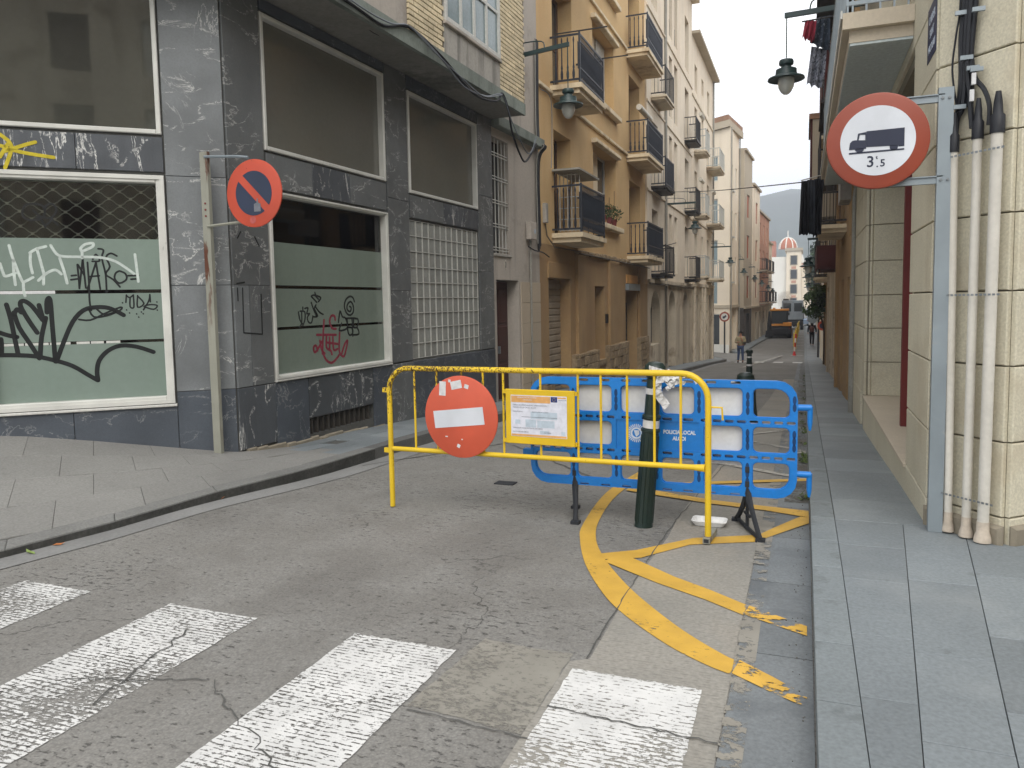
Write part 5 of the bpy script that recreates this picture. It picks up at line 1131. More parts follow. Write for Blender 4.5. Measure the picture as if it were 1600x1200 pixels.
dc = Vector((atY(1231, 390, 172.5).x, 172.5, zt_+.6)); rd = 1.8
b = MB(); b.smooth = True; b.lathe([(rd, 0)]+[(rd*math.cos(R(a_)), rd*1.28*math.sin(R(a_))) for a_ in range(8, 90, 9)]+[(.05, rd*1.3)], dc, n=32); b.build('dome', 'brick_red', dm, fix=False)
for k in range(8):
    an = math.pi*k/4-.2; b = MB(); b.tube([dc+Vector((math.cos(an)*(rd+.05)*math.cos(R(a_)), math.sin(an)*(rd+.05)*math.cos(R(a_)), (rd+.05)*1.28*math.sin(R(a_)))) for a_ in range(0, 91, 9)], .13, 5); b.build('dome_rib', 'white_render', dm, fix=False)
b = MB(); b.tube([dc+Vector((0, 0, rd*1.28)), dc+Vector((0, 0, rd*1.28+1.5))], .12, 6); b.build('finial', 'white_render', dm)
c2 = Vector((atY(1247, 405, 182).x, 182, zt_-2)); b = MB(); b.smooth = True; b.lathe([(1.3, 0)]+[(1.3*math.cos(R(a_)), 2.6*math.sin(R(a_))) for a_ in range(9, 90, 9)], c2, n=24); b.build('small_dome', 'white_render', dm, fix=False)
MB(FB).box(q1.x-.55, q1.x+1.4, -40, -1.2, -2, zt_-3.5).build('side_wing', 'cream_pale', dm)
for k in range(7):
    for z_ in (1, 4.2, 7.4):
        if z_ < zt_-5: f_ = MB(W0).box(q1.x+1.4, q1.x+1.5, 173+k*4.5, 174.6+k*4.5, z_, z_+1.8).build('window', 'glass_dark', dm)
bb_ = empty('brick_block', (atY(1208, 480, 205).x, 205, -2), 'orange brick block rising behind the white wall', 'building'); a1, a2 = atY(1202, 450, 205), atY(1211, 450, 205)
MB(FBack(0, 205)).box(a1.x-2, a2.x, -8, 0, -2, atY(1205, 377, 205).z).build('wall', 'brick_red', bb_)
b3 = empty('brick_block', (atY(1252, 480, 260).x+4, 260, -2), 'salmon brick block behind the lamps at the right end of the street', 'building')
a1, a2 = atY(1247, 450, 260), atY(1272, 450, 260); MB(FBack(0, 260)).box(a1.x, a2.x+12, -12, 0, -2, atY(1255, 408, 260).z).build('wall', 'pink_red', b3)
for i in range(5):
    for j in range(3): MB(FBack(0, 260)).box(a1.x+1+i*1.5, a1.x+1.9+i*1.5, .002, .05, 14-j*3-1.5, 15.2-j*3-1.5).build('window', 'glass_dark', b3)
# hill
hb = MB(); NX, NY = 60, 16
for j in range(NY):
    for i in range(NX):
        x = -650+i*(1300/(NX-1)); y = 420+j*28; t_ = j/(NY-1)
        hmax = 91+2.5*math.sin(x*.012+1.1)+1.8*math.sin(x*.04)+1.0*math.sin(x*.11+2)
        hb.v.append(Vector((x, y, -3+hmax*math.sin(min(1, t_*1.5)*math.pi/2)*(1+.02*math.sin(x*.15+j)))))
for j in range(NY-1):
    for i in range(NX-1): k = j*NX+i; hb.f.append((k, k+1, k+NX+1, k+NX))
hb.smooth = True; hb.build('hill', 'hill', kind='structure', fix=False)
# =================================================================== RIGHT SIDE
FR = Fac(.75, 0, 0, 'R')       # u = Y, outward = -X
sb = empty('stone_building', (.95, 5.2, .12), 'beige stone block building on the right corner with a deep recess and a balcony', 'building')
A0, A1 = Vector((.78, 5.40, 0)), Vector((1.10, 5.03, 0))      # chamfer ends
def course(z0=-.18, n=40): return [z0+.44*i for i in range(n)]
body = MB()
def pf(b, pts, z0, z1, cap=True):
    n = len(pts); k = len(b.v); b.v += [Vector((p[0], p[1], z0)) for p in pts]+[Vector((p[0], p[1], z1)) for p in pts]
    b.f += ([tuple(range(k, k+n)), tuple(range(k+n, k+2*n))] if cap else [])+[(k+i, k+(i+1) % n, k+n+(i+1) % n, k+n+i) for i in range(n)]
ct = (math.sin(R(48)), math.cos(R(48)))
pf(body, [(.772, 6.46), (.772, 5.43), (1.10, 5.06), (1.10+9*ct[0], 5.06+9*ct[1]), (5, 16), (1.5, 13.9), (1.5, 6.46)], -.6, 8.0)
body.build('core', 'stone_joint', sb)
b = MB(); pf(b, [(.772, 10.93), (1.6, 10.93), (1.6, 13.6), (.772, 13.6)], -.6, 8.0); b.build('core', 'stone_joint', sb)
b = MB(); pf(b, [(.772, 6.46), (1.6, 6.46), (1.6, 10.93), (.772, 10.93)], 3.3, 8.0); b.build('core', 'stone_joint', sb)
class Seg:      # facade frame along a ground segment, outward to the left of travel flipped
    def __init__(s, a, b_): a, b_ = Vector((a[0], a[1], 0)), Vector((b_[0], b_[1], 0)); s.o = a; s.d = (b_-a).normalized(); s.L = (b_-a).length; s.n = Vector((s.d.y, -s.d.x, 0))
    def P(s, u, w_, z): return s.o+s.d*u+s.n*w_+Vector((0, 0, z))
def blocks(seg, u0, u1, zs, flip=1, n=1, th=.03):
    for z0, z1 in zip(zs, zs[1:]):
        for i in range(n):
            a, c = lerp(u0, u1, i/n), lerp(u0, u1, (i+1)/n)
            MB(seg).cbox(a+.002, c-.002, 0, th*flip+random.uniform(-.001, .001), z0+.0045, z1-.0045, .006).build('stone_block', 'stone_block', sb)
CZ = [-.17, .26, .70, 1.14, 1.57, 2.01, 2.47, 2.93, 3.38, 3.83, 4.28, 4.73]
nearside = Seg((.772, 6.47), (.772, 5.425)); chm = Seg((.772, 5.425), (1.10, 5.055)); cross = Seg((1.10, 5.055), (1.10+6*ct[0], 5.055+6*ct[1]))
# outward normals: n = (d.y,-d.x): for nearside d=(0,-1) -> n=(-1,0) ok; chamfer d=(.66,-.75)-> (-.75,-.66) ok; cross d=(.74,.67)-> (.67,-.74) ok
blocks(nearside, 0, nearside.L, CZ); blocks(chm, 0, chm.L, CZ); blocks(cross, 0, 1.2, CZ); blocks(cross, 1.2, 6, CZ, n=2)
MB(chm).cbox(-.02, chm.L+.02, .031, .06, -.1, .215, .02).build('plinth', 'foot_stone', sb); MB(cross).cbox(.0, 5, .031, .06, -.1, .215, .02).build('plinth', 'foot_stone', sb)
farp = Seg((.772, 13.55), (.772, 10.95)); jam = Seg((.83, 10.925), (1.6, 10.925)); ch2 = Seg((.772, 11.0), (.835, 10.925))
CZ2 = [-.45]+CZ[1:]
blocks(farp, 0, 2.1, CZ2, n=1); blocks(farp, 2.12, farp.L+.01, CZ2[1:]); blocks(ch2, 0, ch2.L, CZ2[1:]); blocks(jam, 0, .75, CZ2[1:])
njam = Seg((1.6, 6.475), (.772, 6.475)); blocks(njam, 0, .8, CZ[1:])
lintel = Seg((.772, 10.93), (.772, 6.47)); blocks(lintel, 0, lintel.L, [3.38, 3.83, 4.28, 4.73], n=3)
# recess: ledge, back wall
MB(W0).box(.742, 1.6, 6.475, 10.93, -.5, .235).build('ledge_wall', 'stone_block', sb); MB(W0).cbox(.725, 1.6, 6.48, 10.92, .236, .262, .004).build('ledge', 'stone_ledge', sb)
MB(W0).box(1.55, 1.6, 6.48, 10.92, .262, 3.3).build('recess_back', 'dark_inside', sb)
window(Fac(1.5, 0, 0, 'R'), sb, 6.55, 10.85, .27, 3.25, .0, 'iron_black', 'glass_dark', 4, 2, .05)
rp = MB(W0).box(.905, .985, 8.35, 8.43, .263, 3.3).build('red_post', 'red_post', sb)
# oversailing balcony with stepped underside and railing
bl = MB(W0); bl.box(.25, .74, 6.50, 14.4, 3.58, 3.70); bl.box(.30, .74, 6.56, 14.35, 3.49, 3.579)
blo = bl.build('balcony', 'stone_ledge', sb); MB(W0).box(.305, .74, 6.565, 14.345, 3.47, 3.489).build('soffit', 'soffit_grey', blo)
r_ = MB(W0)
for z in (3.76, 4.7): r_.box(.275, .295, 6.53, 14.3, z, z+.03); r_.box(.296, .74, 6.53, 6.55, z, z+.03)
for i in range(66): y = 6.54+i*.119; r_.box(.278, .292, y-.007, y+.007, 3.70, 4.7)
for i in range(5): x = .32+i*.095; r_.box(x-.007, x+.007, 6.533, 6.547, 3.70, 4.7)
r_.build('railing', 'galvanised', blo)
b = MB(W0); b.box(.235, .248, 6.5, 14.4, 3.66, 3.72); b.build('drip_edge', 'frame_white', blo)
MB(W0).box(.56, .74, 14.42, 15.3, 3.22, 3.60).build('meter_box', 'render_stained', sb)
# street name plaque
PQ = FR
pl = MB(W0).box(.738, .7415, 5.45, 5.80, 3.06, 3.40).build('street_plaque', 'plaque_blue', sb)
text(pl, 'CARRER', Fac(.738, 0, 0, 'R'), 5.62, .0005, 3.31, .075, 'print_white', xs=.9, flip=True); text(pl, 'SANT', Fac(.738, 0, 0, 'R'), 5.62, .0005, 3.22, .075, 'print_white', xs=.9, flip=True); text(pl, 'NICOLAU', Fac(.738, 0, 0, 'R'), 5.62, .0005, 3.13, .07, 'print_white', xs=.9, flip=True)
# three white conduits with chains, black cable bundle
labs = ['leftmost white conduit pipe beside the galvanised sign post', 'middle white conduit pipe of three at the stone corner', 'rightmost and widest white conduit pipe at the stone corner']
for i, (x, y, r, zt, dx) in enumerate(((.838, 5.22, .0235, 2.47, 0), (.920, 5.13, .0255, 2.52, 0), (.990, 5.045, .031, 2.53, 0))):
    t = empty('conduit_pipe', (x, y, .12), labs[i], 'pipe', 'white conduit pipes at the stone corner'); b = MB(); b.smooth = True
    ln = (-.022, .0, .010)[i]; b.tube([(x, y, .12), (x+ln*.4, y, 1.2), (x+ln, y, zt)], r, 16); b.build('pipe', 'pvc_pipe', t)
    b = MB(); b.smooth = True; b.lathe([(r*.95, 0), (r*1.2, 0), (r*1.25, -.10), (r*.9, -.16)][::-1] and [(r*1.22, -.08), (r*1.22, .015), (r*.85, .03), (r*.72, .09), (r*.45, .15)], (x+ln, y, zt), n=14); b.build('boot', 'cable_black', t)
    b = MB(); b.smooth = True; b.lathe([(r*1.55, 0), (r*1.45, .03), (r*1.12, .06), (r*1.08, .12)], (x, y, .11), n=12); b.build('collar', 'collar', t)
for k, z in enumerate((2.36, 1.55, .35)):
    ch_ = MB(); 
    for i in range(26):
        u = i/25; p = Vector((lerp(.83, 1.05, u)-.03, lerp(5.22, 4.985, u)-.035, z+.0*u)); q = Vector((.004, -.005, 0)) if i % 2 else Vector((0, 0, .006))
        ch_.add([p-Vector((.006, -.006, 0))-q, p+Vector((.006, -.006, 0))-q, p+Vector((.006, -.006, 0))+q, p-Vector((.006, -.006, 0))+q], [(0, 1, 2, 3)])
    ch_.build('chain', 'steel', label=['top chain round the three white pipes', 'middle chain round the three white pipes', 'lowest chain round the three white pipes by the pavement'][k], cat='chain', fix=False)
cbn = empty('cable_bundle', (.85, 5.17, 2.7), 'thick bundle of black cables clamped above the white conduits', 'cables')
def wc(x, y, w_=.05):      # point on the chamfer face, w_ in front
    r = ray(x, y); o = chm.o+chm.n*(w_); t = (o-CAM).dot(chm.n)/r.dot(chm.n); return CAM+r*t
for i, (px, rr) in enumerate((([(1492, 212), (1494, 190), (1499, 165), (1503, 120), (1503, 60), (1508, 0), (1512, -60)], .020), ([(1492, 212), (1496, 185), (1505, 165), (1508, 120), (1509, 60), (1513, 0), (1517, -60)], .016),
        ([(1519, 200), (1517, 175), (1516, 150), (1512, 110), (1514, 60), (1518, 0), (1522, -60)], .016), ([(1519, 200), (1518, 160), (1520, 110), (1517, 60), (1523, 0), (1527, -60)], .012),
        ([(1545, 195), (1546, 165), (1538, 140), (1524, 122), (1518, 95), (1521, 50), (1526, 0), (1530, -60)], .013), ([(1495, 168), (1488, 110), (1494, 55), (1500, 15), (1502, -60)], .006),
        ([(1506, 168), (1513, 158), (1511, 110), (1506, 60), (1510, 0), (1514, -60)], .008))):
    wire([wc(x, y, .055+.012*(i % 3)) for x, y in px], rr, 'cable', 'cable_black', cbn)
for x, y in ((1503, 20), (1500, 167), (1530, 14), (1511, 90), (1521, 106), (1527, 108)): p = wc(x, y, .09); b = MB(); b.box(p.x-.035, p.x+.03, p.y-.01, p.y+.01, p.z-.012, p.z+.012); b.build('clamp', 'galvanised', cbn)
for x, y in ((1521, 124), (1518, 150)): p = wc(x, y, .10); b = MB(); b.box(p.x-.010, p.x+.012, p.y-.01, p.y+.01, p.z-.03, p.z+.035); b.build('label_tag', 'tape', cbn)
# ---- lorry ban sign on the galvanised post
sg = empty('traffic_sign', (.775, 5.22, .12), 'round red rimmed lorry ban sign marked 3.5 t on a galvanised post', 'road sign')
b = MB(); b.box(.728, .808, 5.205, 5.21, .10, 2.77); b.box(.728, .733, 5.21, 5.25, .10, 2.77); b.box(.803, .808, 5.21, 5.25, .10, 2.77)
b.build('post', 'galvanised', sg)
for z in (2.71, 2.235):
    b = MB(); b.box(.42, .76, 5.215, 5.245, z-.02, z+.025); b.box(.42, .76, 5.205, 5.215, z+.018, z+.025); br_ = b.build('bracket', 'galvanised', sg)
    for x in (.748, .785): b = MB(); b.lathe([(.008, 0), (.008, .008)], (x, 5.205, z), (0, -1, 0), 8); b.build('bolt', 'steel', sg)
cx_, cz_, yy = .402, 2.487, 5.17
b = MB(); b.smooth = True; b.lathe([(.270, .03), (.283, .026), (.286, .006), (.280, 0)][::-1], (cx_, yy+.026, cz_), (0, -1, 0), 64); dk = b.build('sign_plate', 'sign_rim', sg)
b = MB(); b.smooth = True; b.lathe([(.2065, 0), (.2065, .0015)], (cx_, yy-.004, cz_), (0, -1, 0), 64); b.build('sign_face', 'sign_white', dk)
k_ = .286/293.5; X = lambda x: cx_+(x-768)*k_; Zf = lambda x, y: cz_-(y+(x-768)*.083-808)*k_
def pg(pts, w0=yy-.0055, w1=yy-.008, m='sign_ink', nm='symbol'):
    b = MB(); b.prism([(X(x), Zf(x, y)) for x, y in pts], w0, w1); return b.build(nm, m, dk)
b = MB()
# lorry: box body, cab with a real window opening (built from pieces), wheels, road line
def pp(pts): b.prism([(X(x), Zf(x, y)) for x, y in pts], yy-.0055, yy-.008)
pp([(705, 752), (917, 731), (917, 836), (705, 848)]); pp([(657, 766), (704.5, 756), (704.5, 772), (668, 772), (661, 806), (652, 806)]); pp([(699, 772.5), (704.5, 772.5), (704.5, 805), (699, 806)]); pp([(625, 810), (640, 806.5), (704.5, 806.5), (704.5, 858), (607, 866), (612, 825)])
pp([(640, 866), (652, 858), (690, 856), (692, 866), (680, 880), (655, 882)]); pp([(836, 838), (884, 836), (880, 858), (866, 866), (848, 866), (838, 858)]); pp([(884.5, 836.5), (917, 836.5), (917, 842), (884.5, 845)])
pp([(607, 884), (917, 855), (917, 864), (607, 894)])
b.build('symbol', 'sign_ink', dk)
class FaceY:
    def P(s, u, w_, z): return Vector((u, 5.17-w_, z))
for s_, x, y, sz in (('3', 730, 940, .092), ('5', 799, 946, .060), ('t', 765, 911, .028)): text(dk, s_, FaceY(), X(x), .0056, Zf(x, y), sz, 'sign_ink', 'lettering', bold=.0012)
MB(FaceY()).prism(circ(.0048, 10, X(769), Zf(769, 966)), .0050, .0062).build('lettering', 'sign_ink', dk)
# ---- downpipe and old houses down the right side
def fr(y): return rw(y)
b = MB(); b.smooth = True; b.tube([(.715, 13.15, -.35), (.715, 13.15, 1.75)], .045, 12); b.tube([(.715, 13.15, 1.75), (.715, 13.15, 3.1), (.74, 13.15, 3.3)], .032, 10)
b.build('downpipe', 'pipe_grey', label='pale grey downpipe at the end of the stone building', cat='pipe')
def oldhouse(name, label, y0, y1, x, ztop, mat, doors, bals, seed=0, pil=None, shut='shutter_wood'):
    F = Fac(x, y0, 0, 'R'); L = y1-y0; zb_ = zr(y1)-.3
    t = empty(name, (x, (y0+y1)/2, zb_), label, 'house')
    lows = [(a, c, zb_, zr(y0)+2.35, .3) for a, c in doors]; ups = []
    for zf in (zr(y0)+3.1, zr(y0)+6.0, zr(y0)+8.9):
        for a, c in doors:
            if zf+2.2 < ztop: ups.append((a+.1, c-.1, zf, zf+2.0, .25))
    wall(F, t, 0, L, zb_-.5, ztop, lows+ups, mat, depth=7)
    for o in lows: MB(F).box(o[0], o[1], -.28, -.22, zb_, o[3]-.02).build('door', random.choice(['door_brown', 'iron_black', 'shutter_grey']), t)
    for o in ups: window(F, t, *o[:4], -.2, shut, 'glass_dark', 2, 1, .06, 'balcony_door', joined=True)
    for u in (pil or [.05, L-.3]): MB(F).cbox(u, u+.28, .0, .07, zb_, ztop-.5, .01).build('pilaster', mat, t)
    for (u0, u1, zf, dep, h, st, sm) in bals: balcony(F, t, u0, u1, zf, dep, h, st, sm, 'iron_black', .16, 1)
    MB(F).box(-.02, L+.02, -.2, .3, ztop+.002, ztop+.15).build('eave', 'roof_tile', t)
    return t, F
t1, F1 = oldhouse('laundry_house', 'old cream house with iron balconies and washing, beyond the stone building', 13.62, 20.4, .78, 9.6, 'ochre_low', [(1.3, 2.4), (4.0, 5.1)], [(3.2, 5.6, 3.02, .55, .95, 'screen', 'ochre_trim'), (3.2, 5.6, 6.1, .5, .95, 'bars', 'ochre_trim')])
MB(F1).box(3.3, 5.5, .51, .53, 3.08, 3.36).build('dark_cloth', 'cloth_black', t1)
t2, F2 = oldhouse('brown_balcony_house', 'old house with a brown cloth wrapped round its low balcony', 20.42, 29.5, .83, 8.8, 'cream_low', [(1.2, 2.2), (3.6, 4.6), (6.6, 7.6)], [(.5, 3.4, 2.42, .52, 1.0, 'bars', 'awning_brown'), (5.6, 8.2, 3.0, .5, 1.0, 'bars', 'iron_black'), (.6, 3.2, 5.6, .5, 1.0, 'bars', 'ochre_trim')])
for q in ((.54, 3.36, .525, .545), ): MB(F2).box(q[0], q[1], q[2], q[3], 2.28, 2.86).build('brown_cloth', 'awning_brown', t2)
MB(F2).box(.515, .535, 0, .52, 2.28, 2.86).build('brown_cloth', 'awning_brown', t2)
t3, F3 = oldhouse('narrow_old_house', 'narrow old house with a pale balcony above the climbing plant', 29.52, 37, .88, 9.0, 'ochre_low', [(1.2, 2.3), (4.6, 5.6)], [(.9, 3.2, 2.30, .55, 1.3, 'bars', 'ochre_trim'), (4, 6.4, 2.4, .5, 1, 'bars', 'ochre_trim'), (.9, 3.2, 5.4, .5, 1, 'bars', 'iron_black')])
t4, F4 = oldhouse('plain_old_house', 'plain old cream house behind the climbing plant', 37.02, 48, .96, 9.5, 'cream', [(2, 3), (5, 6), (8.4, 9.4)], [(1.4, 3.6, 1.9, .5, 1, 'bars', 'iron_black'), (7.8, 10, 1.8, .5, 1, 'bars', 'iron_black')])
t5, F5 = oldhouse('far_old_house', 'far old house behind the round mirror', 50, 66, 1.15, 9.5, 'ochre', [(2, 3), (7, 8), (12, 13)], [(1.4, 3.6, 1.4, .5, 1, 'bars', 'iron_black'), (6.4, 8.6, 1.4, .5, 1, 'bars', 'iron_black')])
t6, F6 = oldhouse('farthest_old_house', 'farthest house on the right side of the street', 66.02, 90, 1.3, 10.5, 'cream_low', [(3, 4), (10, 11), (17, 18)], [(2.4, 4.6, 1.4, .5, 1, 'bars', 'iron_black')])
# glazed gallery box high on the laundry house
p1, p2 = atY(1270, 186, 24), atY(1283, 262, 24)
gal = empty('gallery_box', (p2.x, 24, p2.z), 'beige bay box high on the old houses beside the washing', 'bay'); zt_ = atY(1270, 186, 24).z
MB(W0).box(p1.x, .84, 24, 27, p2.z-1.4, zt_).build('bay', 'greige', gal); MB(W0).box(p1.x-.05, p1.x-.002, 24.02, 26.98, p2.z-1.2, zt_+.05).build('shutter', 'awning_brown', gal); MB(W0).box(p1.x-.1, .84, 23.95, 27.1, zt_+.001, zt_+.15).build('roof', 'roof_tile', gal)
for i, z in enumerate((2.2, 5.0, 7.6)):
    pass
# upper balconies in black iron with brown cloth, seen against the sky
def skybal(y0, y1, zf, dep, h, label, cloth=None):
    t = empty('iron_balcony', (.75, y0, zf), label, 'balcony', 'high iron balconies on the right'); F = Fac(.78, y0, 0, 'R')
    balcony(F, t, 0, y1-y0, zf, dep, h, 'bars', 'iron_black', 'iron_black', .1, 1)
    if cloth: MB(F).box(.06, y1-y0-.06, dep-.03, dep-.015, zf+.05, zf+h-.1).build('cloth_screen', cloth, t); MB(F).box(.03, .045, .1, dep-.06, zf+.05, zf+h-.1).build('cloth_screen', cloth, t)
skybal(16.2, 19.0, 5.35, .52, 1.15, 'black iron balcony screened with brown cloth, above the dark washing', 'awning_brown'); skybal(15.0, 17.6, 7.0, .62, 1.15, 'topmost brown screened iron balcony beside the hanging lamp', 'awning_brown')
skybal(19.2, 21.8, 4.4, .52, 1.0, 'low black iron balcony behind the beige bay box')
# washing
def cloth(name, px, Y, mat, label, cat, group='washing hung from the balconies', y2=.0, fold=.05, poles=None):
    """px: top-left, top-right, bottom-right, bottom-left pixel corners on the plane Y"""
    tl, tr, br_, bl_ = [atY(x, y, Y) for x, y in px]; b = MB(); n, m = 10, 8
    for j in range(m+1):
        for i in range(n+1):
            p = tl.lerp(tr, i/n).lerp(bl_.lerp(br_, i/n), j/m); ph = math.sin(i*1.7+j*.25)*fold*(.4+j/m); b.v.append(p+Vector((0, ph, (random.uniform(-.03, .03) if j == m else 0))))
    for j in range(m):
        for i in range(n): k = j*(n+1)+i; b.f.append((k, k+1, k+n+2, k+n+1))
    o2 = len(b.v); b.v += [v+Vector((0, .012, 0)) for v in b.v[:o2]]; b.f += [tuple(q+o2 for q in f_)[::-1] for f_ in b.f[:]]
    b.smooth = True; return b.build(name, mat, fix=False, label=label, cat=cat, group=group)
cloth('hanging_cloth', [(1258, 33), (1276, 32), (1272, 66), (1253, 58)], 13.2, 'cloth_red', 'red cloth hanging under the lamp arm', 'laundry')
cloth('hanging_cloth', [(1276, 28), (1297, 24), (1297, 82), (1265, 66)], 13.3, 'cloth_pattern_dark', 'dark patterned cloth bunched beside the lamp arm', 'laundry')
cloth('hanging_cloth', [(1268, 72), (1292, 78), (1287, 136), (1260, 132)], 13.4, 'cloth_pattern', 'grey patterned skirt hanging lowest against the sky', 'laundry')
cloth('hanging_trousers', [(1252, 283), (1262, 282), (1265, 366), (1248, 366)], 15.6, 'cloth_black', 'leftmost black garment on the clothes pole', 'laundry')
cloth('hanging_trousers', [(1261, 281), (1273, 281), (1274, 368), (1260, 362)], 15.7, 'cloth_grey', 'charcoal garment in the middle of the clothes pole', 'laundry')
cloth('hanging_trousers', [(1272, 280), (1287, 278), (1283, 366), (1270, 370)], 15.8, 'cloth_black', 'rightmost black garment beside the balcony railing', 'laundry')
b = MB(); b.tube([atY(1252, 282, 15.6), atY(1302, 269, 16.4)], .012, 6); b.build('clothes_pole', 'frame_white', label='thin white clothes pole sticking out over the street', cat='pole')
b = MB(); b.tube([atY(1253, 34, 13.2), Vector((.78, 13.3, atY(1296, 25, 13.3).z))], .012, 6); b.build('clothes_pole', 'iron_black', label='clothes pole under the right lamp arm carrying patterned cloths', cat='pole')
street_lamp((.74, 12.0, 5.62), (-.31, 12.0, 5.60), 5.6, .62, .98, 'green bell shaped lamp hanging against the white sky on the right')
for i, (px, py, Y) in enumerate(((1260, 400, 27), (1261, 422, 38), (1262, 440, 48), (1262, 455, 60))):
    p = atY(px, py, Y); street_lamp((rw(Y)+.08, Y, p.z+.55), (p.x+.03, Y, p.z+.55), 0, .6, 1.05, ['nearest', 'second nearest', 'third nearest', 'farthest'][i]+' of the green lamps stacked above the climbing plant on the right', group='green lamps in a row on the right', simple=True)
# plant over the wall, mirror, far sign, dark post
pt = empty('climbing_plant', (.8, 36.5, .2), 'leafy green plant spilling over the pavement from the right wall', 'plant'); 
b = MB(); b.tube(smooth([(.84, 36.4, -1.4), (.82, 36.3, .2), tuple(atY(1274, 470, 36))], 4), .04, 7); b.build('trunk', 'bark', pt, fix=False)
for (x, y, r_, n_, m_) in ((1280, 456, .42, 300, 'leaf_pale'), (1270, 466, .40, 260, 'leaf_pale'), (1284, 474, .5, 320, 'leaf'), (1265, 484, .36, 170, 'leaf_pale'), (1277, 486, .45, 260, 'leaf'), (1288, 462, .45, 220, 'leaf_dark')): leaves(atY(x, y, 36), r_, n_, .085, m_, pt, 'crown', .8)
for i, (x, y, lab) in enumerate(((1.6, 118, 'dark green trees massed beyond the far right houses'), (4.4, 128, 'tall dark tree beyond the far right houses'))):
    tt = empty('far_tree', (x, y, -1.9), lab, 'tree', 'trees beyond the far right houses'); b = MB(); b.tube([(x+.6, y, -1.9), (x+.6, y, 4)], [.2, .12], 7); b.build('trunk', 'bark', tt, fix=False)
    for k in range(9): leaves((x+random.uniform(-.4, 1.8), y+random.uniform(-2, 2), random.uniform(1.5, 8.5)), 1.5, 260, .28, 'leaf_dark' if k % 2 else 'leaf', tt, 'crown')
mr_ = empty('round_mirror', (1.0, 48.6, -1.9), 'round traffic mirror or sign back facing us on a dark post', 'mirror'); p = atY(1270, 497, 48.6); b = MB(); b.smooth = True
b.lathe([(.30, 0), (.31, .02), (.28, .05), (.0, .06)], p, (0, -1, 0), 24); b.build('disc', 'galvanised', mr_); q = atY(1279, 497, 48.6); b = MB(); b.box(q.x-.05, q.x+.05, 48.65, 48.75, zr(48.6), q.z+.4); b.build('post', 'iron_black', mr_); b = MB(); b.box(p.x, q.x, 48.62, 48.66, p.z-.02, p.z+.02); b.build('arm', 'iron_black', mr_)
p = atY(1285, 509, 44.5); fs_ = empty('traffic_sign', (p.x, 44.5, -1.7), 'small round red and blue sign on the far right wall', 'road sign'); b = MB(); b.lathe([(.26, 0), (.26, .02)], p, (0, -1, 0), 20); b.build('sign_plate', 'sign_red_small', fs_); b = MB(); b.lathe([(.15, 0), (.15, .006)], p+Vector((0, -.021, 0)), (0, -1, 0), 16); b.build('symbol', 'sign_navy', fs_); b = MB(); b.box(p.x+.1, .98, 44.5, 44.54, p.z-.02, p.z+.02); b.build('bracket', 'iron_black', fs_)
p = atY(1132, 495, 52.6); fs_ = empty('traffic_sign', (p.x, 52.7, zr(52)), 'red rimmed prohibition sign on a dark post before the pale corner house', 'road sign'); zf_ = zr(52.6)+.1
b = MB(); b.box(p.x-.05, p.x+.05, 52.66, 52.76, zf_, p.z+.35); b.build('post', 'iron_black', fs_); b = MB(); b.ring(circ(.33, 28, p.x, p.z), circ(.23, 28, p.x, p.z), 52.62, 52.65); b.build('rim', 'sign_rim', fs_); b = MB(); b.prism(circ(.23, 28, p.x, p.z), 52.625, 52.64); fc_ = b.build('sign_face', 'sign_white_far', fs_)
b = MB(); b.prism([(p.x-.13, p.z-.10), (p.x-.02, p.z-.12), (p.x+.13, p.z+.02), (p.x+.08, p.z+.13), (p.x-.02, p.z+.05), (p.x-.12, p.z+.02)], 52.612, 52.624); b.build('symbol', 'sign_ink', fc_)
# building across the junction behind us, seen only in the shop glass
FO = Fac(10.5, -11.5, 228, 'L'); ob = empty('opposite_building', (10.5, -11.5, 0), 'pale building across the junction, reflected in the shop windows', 'building')
opsO = [(u_, u_+1.3, z, z+2.0, .2) for u_ in (-14, -11, -8, -5, -2, 1, 4, 7, 10) for z in (3.6, 7.0, 10.2)]+[(u_, u_+2, 0, 2.6, .3) for u_ in (-13, -9, -5, -1, 3, 7)]
wall(FO, ob, -18, 14, -1, 13, opsO, 'cream_low', depth=6)
for o in opsO: MB(FO).box(o[0]+.05, o[1]-.05, -.18, -.12, o[2]+.05, o[3]-.05).build('shutter', 'shutter_white' if o[2] > 3 and int(o[0]) % 2 else 'door_brown', ob)
for z in (3.5, 6.9): MB(FO).box(-18, 14, 0, .1, z-.3, z-.15).build('string_course', 'ochre_trim', ob)
# =================================================================== STREET OBJECTS
# ---- yellow crowd barrier
class Bar:      # s to the left from the right leg, w towards us
    o = Vector((-.56, 4.92, 0)); d = (Vector((-2.99, 5.11, 0))-Vector((-.56, 4.92, 0))).normalized()
    n = Vector((-d.y, d.x, 0))*1.0
    def P(s, u, w_, z): return Bar.o+Bar.d*u+s.nn*w_+Vector((0, 0, z))
BF = Bar(); BF.nn = Vector((-.078, -.997, 0))
LB = 2.425
bar = empty('crowd_barrier', (-1.78, 5.02, 0), 'scratched yellow steel crowd barrier across the road carrying a no entry disc', 'barrier')
zl, zrr = zr(5.11), 0.0
def arcp(cx, cz, r, a0, a1, n=8): return [(cx+r*math.cos(R(lerp(a0, a1, i/n))), cz+r*math.sin(R(lerp(a0, a1, i/n)))) for i in range(n+1)]
pts = [(0, .0), (0, .9)]+arcp(.17, .91, .17, 180, 90)[1:]+arcp(LB-.17, .90, .17, 90, 0)+[(LB, .45), (LB, -.01)]
b = MB(); b.smooth = True; b.tube([BF.P(u, 0, z) for u, z in pts], .0205, 12); b.build('frame', 'barrier_yellow', bar, fix=False)
